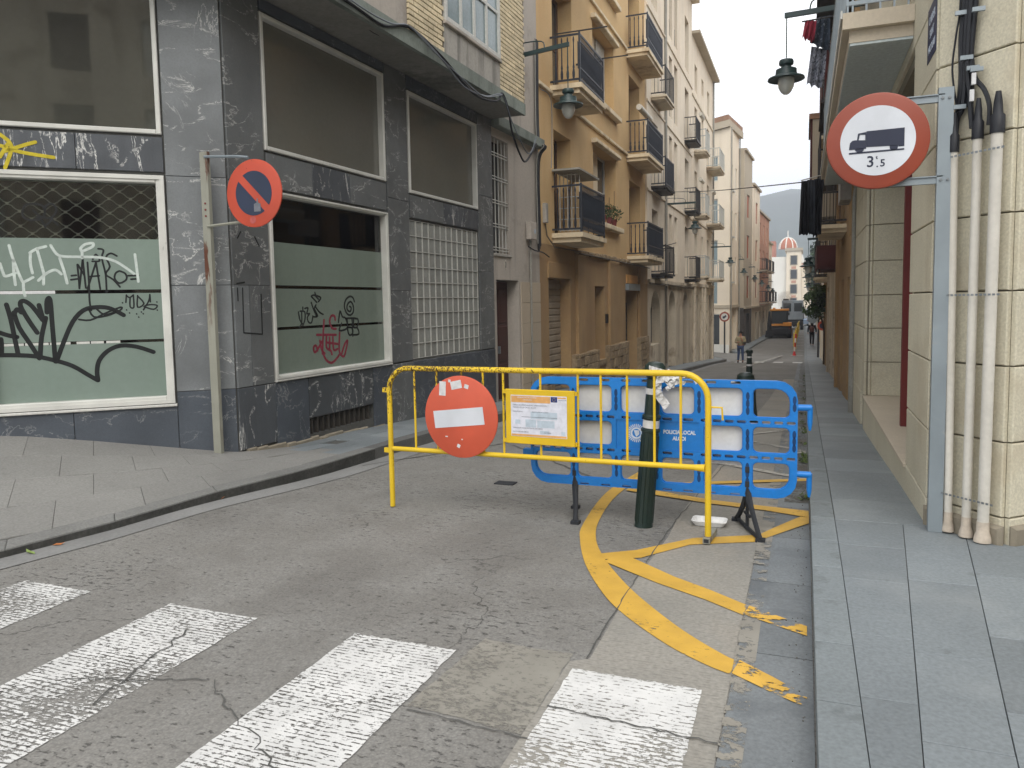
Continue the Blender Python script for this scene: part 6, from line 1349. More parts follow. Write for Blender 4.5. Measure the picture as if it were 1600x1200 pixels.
b = MB(); b.smooth = True; b.tube([BF.P(.02, 0, .475), BF.P(.1, 0, .475), BF.P(LB-.02, 0, .445)], [.026, .0185, .0185], 12); b.build('lower_rail', 'barrier_yellow', bar, fix=False)
for s_ in (2.195, 2.0, 1.79, 1.61, 1.447, 1.158, .879, .715, .532, .348, .175):
    b = MB(); b.smooth = True; b.tube([BF.P(s_, 0, .46), BF.P(s_, 0, 1.07)], .0088, 8); b.build('bar', 'barrier_yellow', bar, fix=False)
for s_, z in ((LB+.035, .90), (LB+.035, .43)): MB(BF).box(s_-.02, s_+.022, -.012, .012, z-.018, z+.018).build('hook_eye', 'barrier_yellow', bar)
b = MB(); b.tube([BF.P(-.02, 0, .87), BF.P(-.085, 0, .87), BF.P(-.09, 0, .79)], .007, 6); b.build('hook', 'barrier_yellow', bar)
b = MB(BF); b.box(-.022, .022, -.2, .06, -.0, .035); b.build('foot', 'post_painted', bar); b = MB(BF); b.box(-.016, .016, .0601, .0605, .005, .03); b.build('foot_end', 'rubber', bar)
# ---- no entry disc hung on it
ne = empty('no_entry_sign', BF.P(1.775, .04, .43), 'large faded red no entry disc with a white bar, hung on the yellow barrier', 'road sign'); nw = BF.nn
c0 = BF.P(1.775, .035, .728)
b = MB(); b.smooth = True; b.lathe([(.296, 0), (.302, .003), (.302, .012), (.296, .015)], c0, nw, 64); d_ = b.build('disc', 'sign_red', ne)
def rot_rect(cx, cz, w_, h, a, w0, w1, fac=BF):
    pts = [(cx+x*math.cos(a)-z*math.sin(a), cz+x*math.sin(a)+z*math.cos(a)) for x, z in ((-w_/2, -h/2), (w_/2, -h/2), (w_/2, h/2), (-w_/2, h/2))]; b = MB(fac); b.prism(pts, w0, w1); return b
rot_rect(1.790, .722, .415, .128, -.115, .0505, .052).build('white_bar', 'sign_white', d_)
for (du, dz_, w_, h, a) in ((.145, .205, .055, .105, .05), (.03, .235, .09, .06, -.2), (-.055, .225, .035, .03, .3), (.085, .262, .02, .02, 0), (.02, -.215, .025, .025, .4), (-.01, -.165, .012, .008, 0), (.12, -.15, .02, .008, 0)): rot_rect(1.775+du, .728+dz_, w_, h, a, .0503, .0513).build('sticker_remnant', 'tape', d_)
# ---- notice board
nb = empty('notice_board', BF.P(1.152, .03, .56), 'yellow plate with a paper works notice hung on the barrier', 'sign')
pl_ = MB(BF).cbox(.892, 1.415, .022, .034, .558, .945, .004).build('plate', 'board_yellow', nb)
for z in (.575, .925): MB(BF).box(.88, 1.445, .010, .021, z-.014, z+.014).build('clip_bar', 'board_yellow', nb)
pa = MB(BF).box(.948, 1.372, .0345, .0355, .612, .905).build('paper', 'paper', nb)
MB(BF).box(1.070, 1.368, .0356, .0361, .853, .899).build('header', 'print_orange', pa); MB(BF).box(.952, 1.368, .0356, .0361, .615, .629).build('footer', 'print_orange', pa)
MB(BF).box(1.018, 1.066, .0356, .0363, .862, .899).build('flag', 'eu_blue', pa)
for k in range(12): an = k*math.pi/6; MB(BF).box(1.042+.011*math.cos(an)-.0012, 1.042+.011*math.cos(an)+.0012, .0363, .0366, .8805+.011*math.sin(an)-.0012, .8805+.011*math.sin(an)+.0012).build('star', 'print_yellow', pa)
MB(BF).box(.953, 1.016, .0356, .036, .888, .898).build('logo', 'print_orange', pa)
for q in ((1.02, 1.22, .74, .79), (.98+.06, 1.17, .68, .73), (1.18, 1.26, .68, .735), (1.30, 1.34, .70, .73), (.96, .99, .62+.01, .66), (1.08, 1.15, .635, .66)): MB(BF).box(q[0], q[1], .0355, .0357, q[2], q[3]).build('printed_picture', 'print_pale', pa)
MB(BF).box(1.02, 1.29, .0358, .0362, .7505, .7535).build('rule', 'print_grey', pa)
class FlipU:
    def P(s, u, w_, z): return BF.P(u, w_, z)
def tl(s_, u, z, sz, m='print_grey', al='LEFT'): text(pa, s_, BF, u, .0362, z, sz, m, 'printed_text', al, .0002, 1.0, 0, True)
tl('OBRAS DE RENOVACION, URBANIZACION Y', 1.357, .834, .0135); tl('MEJORA DE LA CALLE, ALCOI', 1.357, .818, .0135); tl('PRESUPUESTO', 1.357, .788, .012); tl('EUROS (IVA INCLUIDO)', 1.21, .788, .012)
tl('DIRECCION FACULTATIVA DE LAS OBRAS', 1.357, .672, .012); tl('INICIO DE LAS OBRAS', 1.357, .645, .012); tl('OCTUBRE', 1.12, .645, .012)
tl('GENERALITAT VALENCIANA', 1.32, .888, .0115, 'paper'); tl('CONSELLERIA', 1.28, .872, .0115, 'paper'); tl('UNION EUROPEA', 1.012, .877, .008)
# ---- blue plastic police barrier
XB0, XB1, YB = -1.895, -.03, 5.32
pbar = empty('police_barrier', (-.96, YB, -.03), 'blue plastic police barrier with white panels and black feet', 'barrier')
class FB2:
    def P(s, u, w_, z): return Vector((u, YB+.0-w_-.02*0, z))
FBb = FB2(); TH = .045
colsX = [-1.86, -1.585, -1.54, -1.275, -1.215, -.985, -.925, -.695, -.635, -.375, -.315, -.075]      # opening bounds in pairs
rows = [(.27, .455), (.515, .695), (.755, .955)]
ZB0, ZB1 = .215, 1.005
def rrect(x0, x1, z0, z1, r, m=5):
    pts = []
    for cx, cz, a0 in ((x1-r, z0+r, -90), (x1-r, z1-r, 0), (x0+r, z1-r, 90), (x0+r, z0+r, 180)):
        for i in range(m): a = R(a0+90*i/(m-1)); pts.append((cx+r*math.cos(a), cz+r*math.sin(a)))
    return pts
def outer_for(pts, x0, x1, z0, z1, rr=None):
    out = []; n = len(pts); m = n//4
    cs_ = ((x1, z0), (x1, z1), (x0, z1), (x0, z0))
    for k in range(4):
        for i in range(m):
            px, pz = pts[k*m+i]
            if i == m//2: out.append(cs_[k]); continue
            if k == 0: out.append((px, z0) if i < m//2 else (x1, pz))
            elif k == 1: out.append((x1, pz) if i < m//2 else (px, z1))
            elif k == 2: out.append((px, z1) if i < m//2 else (x0, pz))
            else: out.append((x0, pz) if i < m//2 else (px, z0))
    return out
b = MB(FBb); lip = MB(FBb); dk_ = MB(FBb)
def cell(x0, x1, z0, z1, h, r):
    inn = rrect(*h, r); b.ring(outer_for(inn, x0, x1, z0, z1), inn, -TH/2, TH/2)
def openx(i): return colsX[2*i], colsX[2*i+1]
xe = [XB0]+[(colsX[2*i+1]+colsX[2*i+2])/2 for i in range(5)]+[XB1]
def rows_z(): return [ZB0, .485, .725, ZB1]
YC = [(.240, .468), (.502, .708), (.742, .972)]
ze = rows_z()
for i in range(6):
    a, c = openx(i)
    for j, (z0, z1) in enumerate(rows):
        if j == 1 and i in (2, 3): continue
        x0, x1, y0, y1 = xe[i], xe[i+1], *YC[j]
        if i in (0, 5) and j == 0: y0 = ZB0
        if i in (0, 5) and j == 2: y1 = ZB1
        # rounded outer corners of the whole barrier
        inn = rrect(a, c, z0, z1, .035); out = outer_for(inn, x0, x1, y0, y1)
        corner = {(0, 0): 3, (5, 0): 0, (5, 2): 1, (0, 2): 2}.get((i, j))
        if corner is not None:
            rr = .13; m = 5; cx = (x1-rr, x1-rr, x0+rr, x0+rr)[corner]; cz = (y0+rr, y1-rr, y1-rr, y0+rr)[corner]; a0 = (-90, 0, 90, 180)[corner]
            inn = rrect(a, c, z0, z1, .035)
            ii = [(cx_i) for cx_i in inn]; k0 = corner*m
            ic = rrect(a, c, z0, z1, .09)
            for q in range(m): an = R(a0+90*q/(m-1)); out[k0+q] = (cx+rr*math.cos(an), cz+rr*math.sin(an)); ii[k0+q] = ic[k0+q]
            inn = ii
        b.ring(out, inn, -TH/2, TH/2)
        lo = inn; cx, cz = (a+c)/2, (z0+z1)/2; li = [(cx+(x-cx)*.955, cz+(z-cz)*.94) for x, z in inn]; lip.ring(lo, li, -TH/2+.014, TH/2-.014)
b.box(xe[2], xe[4], -TH/2, TH/2-.008, .5025, .7075)
for i in range(6):
    for s0, s1 in ((ZB0, .2398), (.4682, .5018), (.7082, .7418), (.9722, ZB1)):
        if i in (0, 5) and s0 in (ZB0, .9722): continue
        n_ = 4 if s0 in (.4682, .7082) and i in (0, 1, 4, 5) else 2
        for q in range(n_):
            x0, x1 = lerp(xe[i], xe[i+1], q/n_), lerp(xe[i], xe[i+1], (q+1)/n_); cm = (x0+x1)/2; hw = min(.034, (x1-x0)*.36); zc_ = (s0+s1)/2; hh = (s1-s0)/2-.0065
            inn = rrect(cm-hw, cm+hw, zc_-hh, zc_+hh, hh*.95); b.ring(outer_for(inn, x0, x1, s0, s1), inn, -TH/2, TH/2)
b.smooth = False
fr_ = b.build('frame', 'plastic_blue', pbar); lip.build('rim', 'plastic_blue', pbar)
# slots moulded in the rails
def slots(lst, vert=False):
    for (x, z) in lst:
        w_, h = (.012, .028) if vert else (.030, .010); MB(FBb).prism([(x+w_*math.cos(q*math.pi/6), z+h*math.sin(q*math.pi/6)) for q in range(12)], TH/2-.0005, TH/2+.0008).build('slot', 'plastic_blue_dark', fr_)
for i in range(6):
    pass
for i in range(5):
    x = xe[i+1]
    for z in (.32, .37, .42)+((.56, .605, .65) if i in (0, 4) else ())+(.80, .85, .90): slots([(x, z)], True)
for z in (.56, .605, .65, .83, .88): slots([(XB1-.02, z)], True)
MB(FBb).box(-1.555, -.36, -.034, -.0235, .42, .968).build('white_board', 'board_white', pbar)
for x in (-1.56, -.345):
    for z in (.40, .30): MB(FBb).box(x-.014, x+.014, .0226, .026, z-.02, z+.02).build('foot_socket', 'rubber', pbar)
for z in (.83, .385):      # coupling pins on the right, eyes on the left
    b = MB(); b.smooth = True; b.tube([(XB1-.02, YB, z), (.055, YB, z)], .022, 10); b.tube([(.045, YB, z+.01), (.045, YB, z-.10), (.045, YB, z-.15)], [.019, .017, .008], 10); b.build('coupling_pin', 'plastic_blue', pbar, fix=False)
MB(FBb).box(XB0-.06, XB0+.02, -.03, .03, .40, .46).build('coupling_eye', 'plastic_blue', pbar)
def foot(x, y0, y1, sk, lab=None):
    f_ = MB(); pr = [(y0, -.025, x+sk*(YB-y0)), (y1, -.025, x+sk*(YB-y1))]
    # A-shaped foot: curved ribs from the socket to the two ends with cross bars
    for yy_ in (y0, y1):
        pts = [Vector((x+sk*(YB-yy_)*t**1.5, lerp(YB, yy_, t**1.7), lerp(.28, .0+zr(yy_)+.012, t))) for t in [i/7 for i in range(8)]]
        f_.tube(pts, [.026, .024, .022, .020, .019, .018, .018, .020], 6)
    f_.tube([(x+sk*(YB-y0)*.8, lerp(YB, y0, .8), zr(YB)+.02), (x+sk*(YB-y1)*.8, lerp(YB, y1, .8), zr(YB)+.02)], .014, 6); f_.tube([(x+sk*.05, YB-.05, zr(YB)+.11), (x-sk*.05, YB+.06, zr(YB)+.11)], .012, 6)
    f_.tube([(x, YB, .26), (x, YB, zr(YB)+.02)], .013, 6)
    for yy_ in (y0, y1): e = Vector((x+sk*(YB-yy_), yy_, zr(yy_)+.008)); f_.box(e.x-.03, e.x+.03, e.y-.03, e.y+.03, zr(yy_)-.001, zr(yy_)+.022)
    f_.build('foot', 'rubber', pbar, fix=False)
foot(-1.56, 5.10, 5.54, .29); foot(-.345, 5.06, 5.56, .38)
text(fr_, 'POLICIA LOCAL', FBb, -.80, TH/2-.0072, .632, .037, 'print_white', xs=.84, ext=.0012, bold=.0016); text(fr_, 'ALCOI', FBb, -.80, TH/2-.0072, .588, .037, 'print_white', xs=.84, ext=.0012, bold=.0016)
cr_ = MB(FBb); ccx, ccz = -1.10, .615
for k in range(28):
    a = 2*math.pi*k/28; p1, p2 = .045, .066; d1 = .12
    cr_.prism([(ccx+p1*math.cos(a-.07), ccz+p1*math.sin(a-.07)), (ccx+p2*math.cos(a-.05), ccz+p2*math.sin(a-.05)), (ccx+p2*math.cos(a+.05), ccz+p2*math.sin(a+.05)), (ccx+p1*math.cos(a+.07), ccz+p1*math.sin(a+.07))], TH/2-.008, TH/2-.006)
cr_.ring(circ(.042, 24, ccx, ccz), circ(.030, 24, ccx, ccz), TH/2-.008, TH/2-.006); cr_.prism([(ccx-.018, ccz+.02), (ccx+.02, ccz+.02), (ccx+.02, ccz-.008), (ccx, ccz-.026), (ccx-.01, ccz-.01)], TH/2-.008, TH/2-.006)
cr_.build('crest', 'print_white', fr_)
# ---- bollards
def bollard(base, top, label, r=.058, ball=True, group='dark green bollards', bands=True):
    base, top = Vector(base), Vector(top); ax = (top-base); H_ = ax.length; t = empty('bollard', base, label, 'bollard', group); b = MB(); b.smooth = True
    b.lathe([(r*1.05, 0), (r*1.0, .02), (r*.95, H_*.58), (r*1.08, H_*.585), (r*1.08, H_*.60), (r*.88, H_*.605), (r*.88, H_*.66), (r*1.04, H_*.665), (r*1.04, H_*.68), (r*.84, H_*.69), (r*.80, H_*.90)], base, ax, 24); b.build('shaft', 'bollard_green', t, fix=False)
    rb = MB()
    x = ax.normalized().cross(Vector((0, 1, 0))).normalized(); y = ax.normalized().cross(x)
    for k in range(12): a = 2*math.pi*k/12; o = (x*math.cos(a)+y*math.sin(a)); rb.tube([base+ax*.03+o*r*.97, base+ax*.56+o*r*.93], .006, 4)
    rb.build('ribs', 'bollard_green', t, fix=False)
    if bands:
        for f0, f1, rr in ((.608, .655, .90), (.81, .845, .86)): b = MB(); b.smooth = True; b.lathe([(r*rr+.001, H_*f0), (r*rr+.001, H_*f1)], base, ax, 24); b.build('white_band', 'tape', t, fix=False)
    if ball: b = MB(); b.smooth = True; b.lathe([(r*.55, -.01), (r*.6, .0), (r*1.02, .025), (r*1.18, .06), (r*1.12, .095), (r*.8, .118), (r*.3, .126), (.001, .127)], base+ax*.895, ax, 24); b.build('ball', 'bollard_green', t, fix=False)
    return t
bollard((-1.03, 5.19, -.02), (-.942, 5.19, 1.13), 'leaning ribbed green bollard with a ball top between the yellow and blue barriers', .062)
p = atY(1171, 545, 20); bollard((p.x, 20, zr(20)), (p.x, 20, p.z-.03), 'slim far bollard standing upright in the road beyond the blue barrier', .075)
for px, py, r_, lab in ((1165, 583, .145, 'stout green bollard just behind the blue barrier rail'), (1140, 596, .12, 'lowest stout bollard with a pale domed cap behind the blue rail')):
    p = atY(px, py, 12); t = empty('bollard', (p.x, 12, zr(12)), lab, 'bollard', 'dark green bollards'); b = MB(); b.smooth = True; H_ = p.z-zr(12); b.lathe([(r_*1.3, 0), (r_*1.05, H_*.5), (r_, H_*.78), (r_*.86, H_-.03), (r_*.7, H_-.012), (.01, H_)], (p.x, 12, zr(12)), n=24); b.build('shaft', 'bollard_green', t, fix=False)
    b = MB(); b.smooth = True; b.lathe([(r_*.68, H_-.010), (r_*.5, H_+.010), (.01, H_+.018)], (p.x, 12, zr(12)), n=24); b.build('cap', 'sign_white_far' if py > 590 else 'bollard_green', t, fix=False)
# ---- torn striped tape tied round the bollard
tp = empty('torn_tape', (-.93, 5.06, .85), 'crumpled white and red barrier tape tied round the bollard head', 'tape')
def tape(pts, wd, mat='tape', nm='strip', tw=0.0):
    b = MB(); P_ = [Vector(q) for q in smooth([tuple(p) for p in pts], 5)]
    for i, p in enumerate(P_):
        a = tw*i+math.sin(i*1.3)*.5; s_ = Vector((math.cos(a)*.8, math.sin(a*1.7)*.6, math.sin(a))).normalized()*wd/2; b.v += [p-s_, p+s_]
    for i in range(len(P_)-1): b.f.append((2*i, 2*i+1, 2*i+3, 2*i+2))
    return b.build(nm, mat, tp, fix=False)
g3 = lambda x, y, Y=5.10: atY(x, y, Y)
b = MB(); 
for i in range(22):
    t_ = i/21; p = g3(lerp(1014, 1048, t_), lerp(574, 584, t_), 5.11); b.v += [p+Vector((0, math.sin(i)*.006, -.014)), p+Vector((0, math.cos(i*1.7)*.006, .014))]
for i in range(21): b.f.append((2*i, 2*i+1, 2*i+3, 2*i+2))
b.build('strip', 'tape', tp, fix=False)
tape([g3(1036, 580), g3(1046, 590), g3(1058, 588), g3(1052, 598), g3(1046, 602)], .085, tw=.05); tape([g3(1040, 588), g3(1050, 600), g3(1060, 594), g3(1066, 598)], .055, tw=.2)
tape([g3(1036, 582, 5.08), g3(1030, 598, 5.09), g3(1026, 612, 5.09), g3(1034, 624, 5.09), g3(1042, 635, 5.09)], .060, tw=.03); tape([g3(1030, 612, 5.07), g3(1034, 625, 5.08), g3(1040, 636, 5.08)], .04, tw=.1)
tape([g3(1043, 578), g3(1054, 584), g3(1058, 590)], .022, 'tape_red', tw=.1)
tape([g3(1066, 590), g3(1078, 590), g3(1086, 596), g3(1088, 600)], .012)
# ---- foam tray, litter, leaves, weeds
ft = empty('foam_tray', (-.62, 5.36, -.02), 'white foam food tray lying between the barrier feet', 'litter'); b = MB()
c_ = Vector((-.60, 5.36, zr(5.36)+.012)); ou = rrect(-.12, .12, -.075, .075, .03); inn = rrect(-.09, .09, -.05, .05, .02)
n = len(ou); b.v = [c_+Vector((x, y, .032)) for x, y in ou]+[c_+Vector((x*.97, y*.97, .034)) for x, y in ou]+[c_+Vector((x, y, .004)) for x, y in inn]+[c_+Vector((x*1.06, y*1.06, -.004)) for x, y in inn]
b.f = [tuple(range(2*n, 3*n))]+[(n+i, n+(i+1) % n, 2*n+(i+1) % n, 2*n+i) for i in range(n)]+[(i, (i+1) % n, n+(i+1) % n, n+i) for i in range(n)]+[(i, (i+1) % n, 3*n+(i+1) % n, 3*n+i) for i in range(n)]
b.build('tray', 'foam', ft, fix=False)
def leaf_thing(x, y, z, s_, mat, label, name='fallen_leaf'):
    b = MB(); a = random.uniform(0, 3); ca, sa = math.cos(a), math.sin(a)
    pts = [(-1, 0, .1), (-.4, .35, .3), (.4, .3, .25), (1, 0, .5), (.4, -.35, .15), (-.4, -.3, .2)]
    b.v = [Vector((x+s_*(p[0]*ca-p[1]*sa), y+s_*(p[0]*sa+p[1]*ca), z+s_*p[2])) for p in pts]+[Vector((x, y, z+s_*.05))]; b.f = [(i, (i+1) % 6, 6) for i in range(6)]
    b.build(name, mat, fix=False, label=label, cat='leaf')
p = onG(343, 781); leaf_thing(p.x, p.y, p.z+.005, .045, 'dry_leaf', 'orange dry leaf lying in the left gutter'); p = onG(92, 853); leaf_thing(p.x, p.y, p.z+.005, .04, 'dry_leaf', 'brown crumpled leaf by the left kerb near the frame edge'); p = onG(48, 866); leaf_thing(p.x, p.y, p.z+.005, .05, 'green_leaf', 'yellowish green leaf flat in the left gutter')
p = onG(790, 756); b = MB(); b.box(p.x-.09, p.x+.09, p.y-.06, p.y+.06, p.z+.002, p.z+.012); b.build('road_cover', 'rubber', label='small dark metal cover set in the road under the barrier', cat='cover')
wd = MB()
for i in range(1100):
    y = random.choice([random.uniform(6.4, 14), random.uniform(6.4, 9), random.uniform(14, 30)]); cl_ = math.sin(y*2.3)+math.sin(y*5.1+1)
    if cl_ < .1: continue
    x = .045-abs(random.gauss(0, .03)); p = Vector((x, y, zr(y)+.01)); a = Vector((random.gauss(0, 1), random.gauss(0, 1), .7)).normalized()*random.uniform(.02, .055); c = Vector((-a.y, a.x, 0))*.35; wd.add([p, p+a*.5+c, p+a, p+a*.5-c], [(0, 1, 2, 3)])
wd.build('gutter_weeds', 'weed', kind='stuff', label='small weeds growing along the right kerb joint', cat='weeds', fix=False)
gt = MB()
for i in range(500):
    y = random.uniform(1.6, 30); x = .03-abs(random.gauss(0, .045)); s_ = random.uniform(.001, .0035); gt.box(x-s_, x+s_, y-s_, y+s_, zr(y)+.006, zr(y)+.006+s_)
gt.build('gutter_grit', 'earth', kind='stuff', label='grit and dust collected beside the right kerb', cat='grit')
# ---- people
def person(loc, facing, h, joints, parts_, label):
    t = empty('person', loc, label, 'person'); return t
def skin_body(name, verts, edges, radii, mat, parent, off, rz, mats=None):
    me = bpy.data.meshes.new(name); me.from_pydata([Vector(v) for v in verts], edges, []); o = link(name, me, off, parent); o.rotation_euler = (0, 0, rz)
    bpy.context.view_layer.objects.active = o
    sm = o.modifiers.new('skin', 'SKIN'); sm.use_smooth_shade = True
    for i, r_ in enumerate(radii): me.skin_vertices[0].data[i].radius = (r_, r_) if not isinstance(r_, tuple) else r_; me.skin_vertices[0].data[i].use_root = (i == 0)
    ss = o.modifiers.new('sub', 'SUBSURF'); ss.levels = 2; ss.render_levels = 2
    me.materials.append(M(mat)); return o
def figure(loc, rz, k, label, top, legs_m, shoe, pose):
    t = empty('person', loc, label, 'person'); L = Vector(loc)
    V = lambda *a: tuple(q*k for q in a)
    # body: one continuous surface (pelvis, torso, neck, head, arms, legs)
    v = [V(0, 0, .93), V(0, .01, 1.12), V(0, .0, 1.34), V(0, 0, 1.46), V(0, -.01, 1.54), V(0, -.02, 1.64),
         V(-.19, 0, 1.40), V(.19, 0, 1.40)]+[V(*q) for q in pose['arm_l']]+[V(*q) for q in pose['arm_r']]+[V(-.09, 0, .88), V(.09, 0, .88)]+[V(*q) for q in pose['leg_l']]+[V(*q) for q in pose['leg_r']]
    e_ = [(0, 1), (1, 2), (2, 3), (3, 4), (4, 5), (2, 6), (2, 7), (6, 8), (8, 9), (9, 10), (7, 11), (11, 12), (12, 13), (0, 14), (0, 15), (14, 16), (16, 17), (17, 18), (15, 19), (19, 20), (20, 21)]
    rr = [(.14*k, .11*k), (.14*k, .11*k), (.16*k, .11*k), (.06*k, .06*k), (.06*k, .06*k), (.075*k, .09*k), (.07*k, .07*k), (.07*k, .07*k), .052*k, .038*k, .028*k, .052*k, .038*k, .028*k, .10*k, .10*k, .062*k, .045*k, .04*k, .062*k, .045*k, .04*k]
    skin_body('body', v, e_, rr, 'skin', t, L, rz)
    # clothes follow the body
    ja = [0, 1, 2, 6, 7, 8, 9, 11, 12]; v2 = [v[i] for i in ja]; v2[0] = V(0, 0, .90)
    e2 = [(0, 1), (1, 2), (2, 3), (2, 4), (3, 5), (5, 6), (4, 7), (7, 8)]; skin_body('jacket', v2, e2, [(.17*k, .14*k), (.17*k, .14*k), (.175*k, .13*k), .085*k, .085*k, .068*k, .052*k, .068*k, .052*k], top, t, L, rz)
    v3 = [v[0], v[14], v[16], v[17], v[15], v[19], v[20]]; v3[0] = V(0, 0, .93)
    skin_body('trousers', v3, [(0, 1), (1, 2), (2, 3), (0, 4), (4, 5), (5, 6)], [(.15*k, .125*k), .105*k, .075*k, .062*k, .105*k, .075*k, .062*k], legs_m, t, L, rz)
    Rz = Matrix.Rotation(rz, 3, 'Z')
    for q in (v[18], v[21]):
        b = MB(); b.smooth = True; p = L+Rz@Vector((q[0], q[1], 0)); f_ = Rz@Vector((0, 1, 0)); b.lathe([(.02*k, -.07*k), (.042*k, -.05*k), (.045*k, .03*k), (.042*k, .10*k), (.028*k, .15*k)], p+Vector((0, 0, .045*k)), f_, 10); b.build('shoe', shoe, t, fix=False)
    return t, L, Rz, V
mp = Vector(onG(1157, 566.5))
t, L, Rz, V = figure((mp.x, mp.y, mp.z), R(172), .985, 'man in beige jacket and blue jeans standing at the crossing, hand at his face', 'jacket_beige', 'jeans', 'shoe',
    {'arm_l': [(-.27, .04, 1.16), (-.14, .22, 1.22), (-.05, .20, 1.45)], 'arm_r': [(.28, .02, 1.14), (.12, .22, 1.14), (-.03, .24, 1.17)], 'leg_l': [(-.12, .03, .5), (-.13, -.01, .1), (-.13, .03, .05)], 'leg_r': [(.10, .02, .5), (.13, .0, .1), (.13, .03, .05)]})
b = MB(); b.smooth = True; b.lathe([(.085, 0), (.095, .05), (.085, .10), (.045, .14), (.005, .15)], L+Rz@Vector((0, -.035, 1.60)), n=14); b.build('hair', 'hair', t, fix=False)
fc = MB(); P0 = L+Rz@Vector((0, .062, 1.61))
for dx, dz_, s_ in ((-.03, .02, .010), (.03, .02, .010), (0, -.06, .012)): q = P0+Rz@Vector((dx, .004, dz_)); fc.box(q.x-s_, q.x+s_, q.y-.006, q.y+.006, q.z-.006, q.z+.006)
fc.build('face_features', 'hair', t); b = MB(); b.tube([P0+Vector((0, 0, .01)), P0+Rz@Vector((0, .03, -.025))], .012, 6); b.build('nose', 'skin', t)
wp = Vector(onG(1268.5, 540, .12)); wp.z = zr(wp.y)+.12
t, L, Rz, V = figure((wp.x, wp.y, wp.z), R(-3), 1.02, 'woman in black walking away along the right pavement with a brown backpack', 'black_cloth', 'black_cloth', 'shoe_pale',
    {'arm_l': [(-.26, -.03, 1.15), (-.27, .05, .93), (-.26, .10, .80)], 'arm_r': [(.26, .02, 1.15), (.27, -.04, .93), (.26, -.02, .80)], 'leg_l': [(-.09, .10, .5), (-.08, .08, .1), (-.08, .10, .05)], 'leg_r': [(.09, -.02, .5), (.08, -.14, .1), (.08, -.14, .05)]})
b = MB(); b.smooth = True; b.lathe([(.06, -.22), (.10, -.12), (.105, 0), (.10, .08), (.05, .14), (.005, .15)], L+Rz@Vector((0, -.03, 1.60)), n=14); b.build('hair', 'hair', t, fix=False)
b = MB(); b.smooth = True; b.lathe([(.10, 0), (.17, .04), (.18, .2), (.15, .36), (.08, .42)], L+Rz@Vector((0, -.20, .98)), n=16); b.build('backpack', 'backpack', t, fix=False)
# ---- backhoe loader, lorry, cars
def wheel(c, r, w_, parent, axis=(1, 0, 0), rim='machine_orange'):
    b = MB(); b.smooth = True; b.lathe([(r*.6, -w_/2), (r*.95, -w_/2), (r, -w_*.3), (r, w_*.3), (r*.95, w_/2), (r*.6, w_/2)], c, axis, 22); wh = b.build('wheel', 'tyre', parent, fix=False)
    b = MB(); b.smooth = True; b.lathe([(r*.58, -w_/2-.01), (r*.58, w_/2+.01)], c, axis, 18); b.build('rim', rim, wh)
bx, by = -2.0, 70.5; bz = zr(by); bh = empty('backhoe_loader', (bx, by, bz), 'orange and black backhoe digger parked on the left with its folded arm at the back', 'digger')
FBk = FBack(bx, by)
def kb(name, u0, u1, y0, y1, z0, z1, m, par=bh, c=.03): return MB(FBk).cbox(u0, u1, -y1, -y0, bz+z0, bz+z1, c).build(name, m, par)
kb('chassis', -.85, .85, .3, 3.6, .5, 1.0, 'machine_black'); kb('rear_frame', -1.0, 1.0, -.05, .3, .35, .95, 'machine_black'); kb('engine_hood', -.5, .5, 2.0, 3.8, 1.0, 1.55, 'machine_orange'); kb('fender', .3, 1.0, .25, 1.3, 1.05, 1.38, 'machine_orange'); kb('fender', -.85, .3, .1, .3, 1.08, 1.26, 'machine_orange')
cabp = MB(FBk); 
for x in (-.68, .62):
    for y in (-.35, -1.75): cabp.box(x, x+.07, y-.07, y, bz+1.1, bz+2.40)
cabp.build('cab_pillars', 'machine_black', bh); kb('cab_roof', -.78, .78, .2, 1.95, 2.40, 2.56, 'machine_orange'); kb('cab_glass', -.61, .61, .4, 1.7, 1.28, 2.39, 'glass_dark'); kb('beacon', -.55, -.35, .5, .7, 2.56, 2.68, 'machine_orange')
b = MB(); pth = [(bx-.75, by-.1, bz+.7), (bx-.78, by-.35, bz+1.6), (bx-.80, by-.2, bz+2.35)]; b.tube(pth, [.16, .14, .10], 6); b.tube([(bx-.80, by-.2, bz+2.35), (bx-.86, by-.6, bz+1.3), (bx-.88, by-.65, bz+.55)], [.10, .12, .10], 6); b.build('backhoe_arm', 'machine_black', bh)
b = MB(FBk); b.prism([(-1.14, bz+.1), (-.55, bz+.1), (-.5, bz+.65), (-1.08, bz+.7)], .35, .75); b.build('bucket', 'machine_black', bh)
for x in (-.9, .9): wheel((bx+x*.92, by+.9, bz+.62), .62, .38, bh); wheel((bx+x*.85, by+3.2, bz+.42), .42, .3, bh)
for x in (-.7, .72): MB(FBk).box(x-.08, x+.08, .05, .12, bz+.35, bz+.95).build('stabiliser_leg', 'machine_black', bh)
kb('front_bucket', -1.05, 1.05, 4.2, 4.8, .05, .7, 'machine_black'); kb('tail_lamp', .74, .86, -.09, -.05, .85, .93, 'tail_red')
tx, ty = -1.15, 88; tz = zr(ty); tk = empty('lorry', (tx, ty, tz), 'pale blue grey lorry cab and body standing behind the digger', 'truck'); FT = FBack(tx, ty)
def kt(name, u0, u1, y0, y1, z0, z1, m, c=.05): return MB(FT).cbox(u0, u1, -y1, -y0, tz+z0, tz+z1, c).build(name, m, tk)
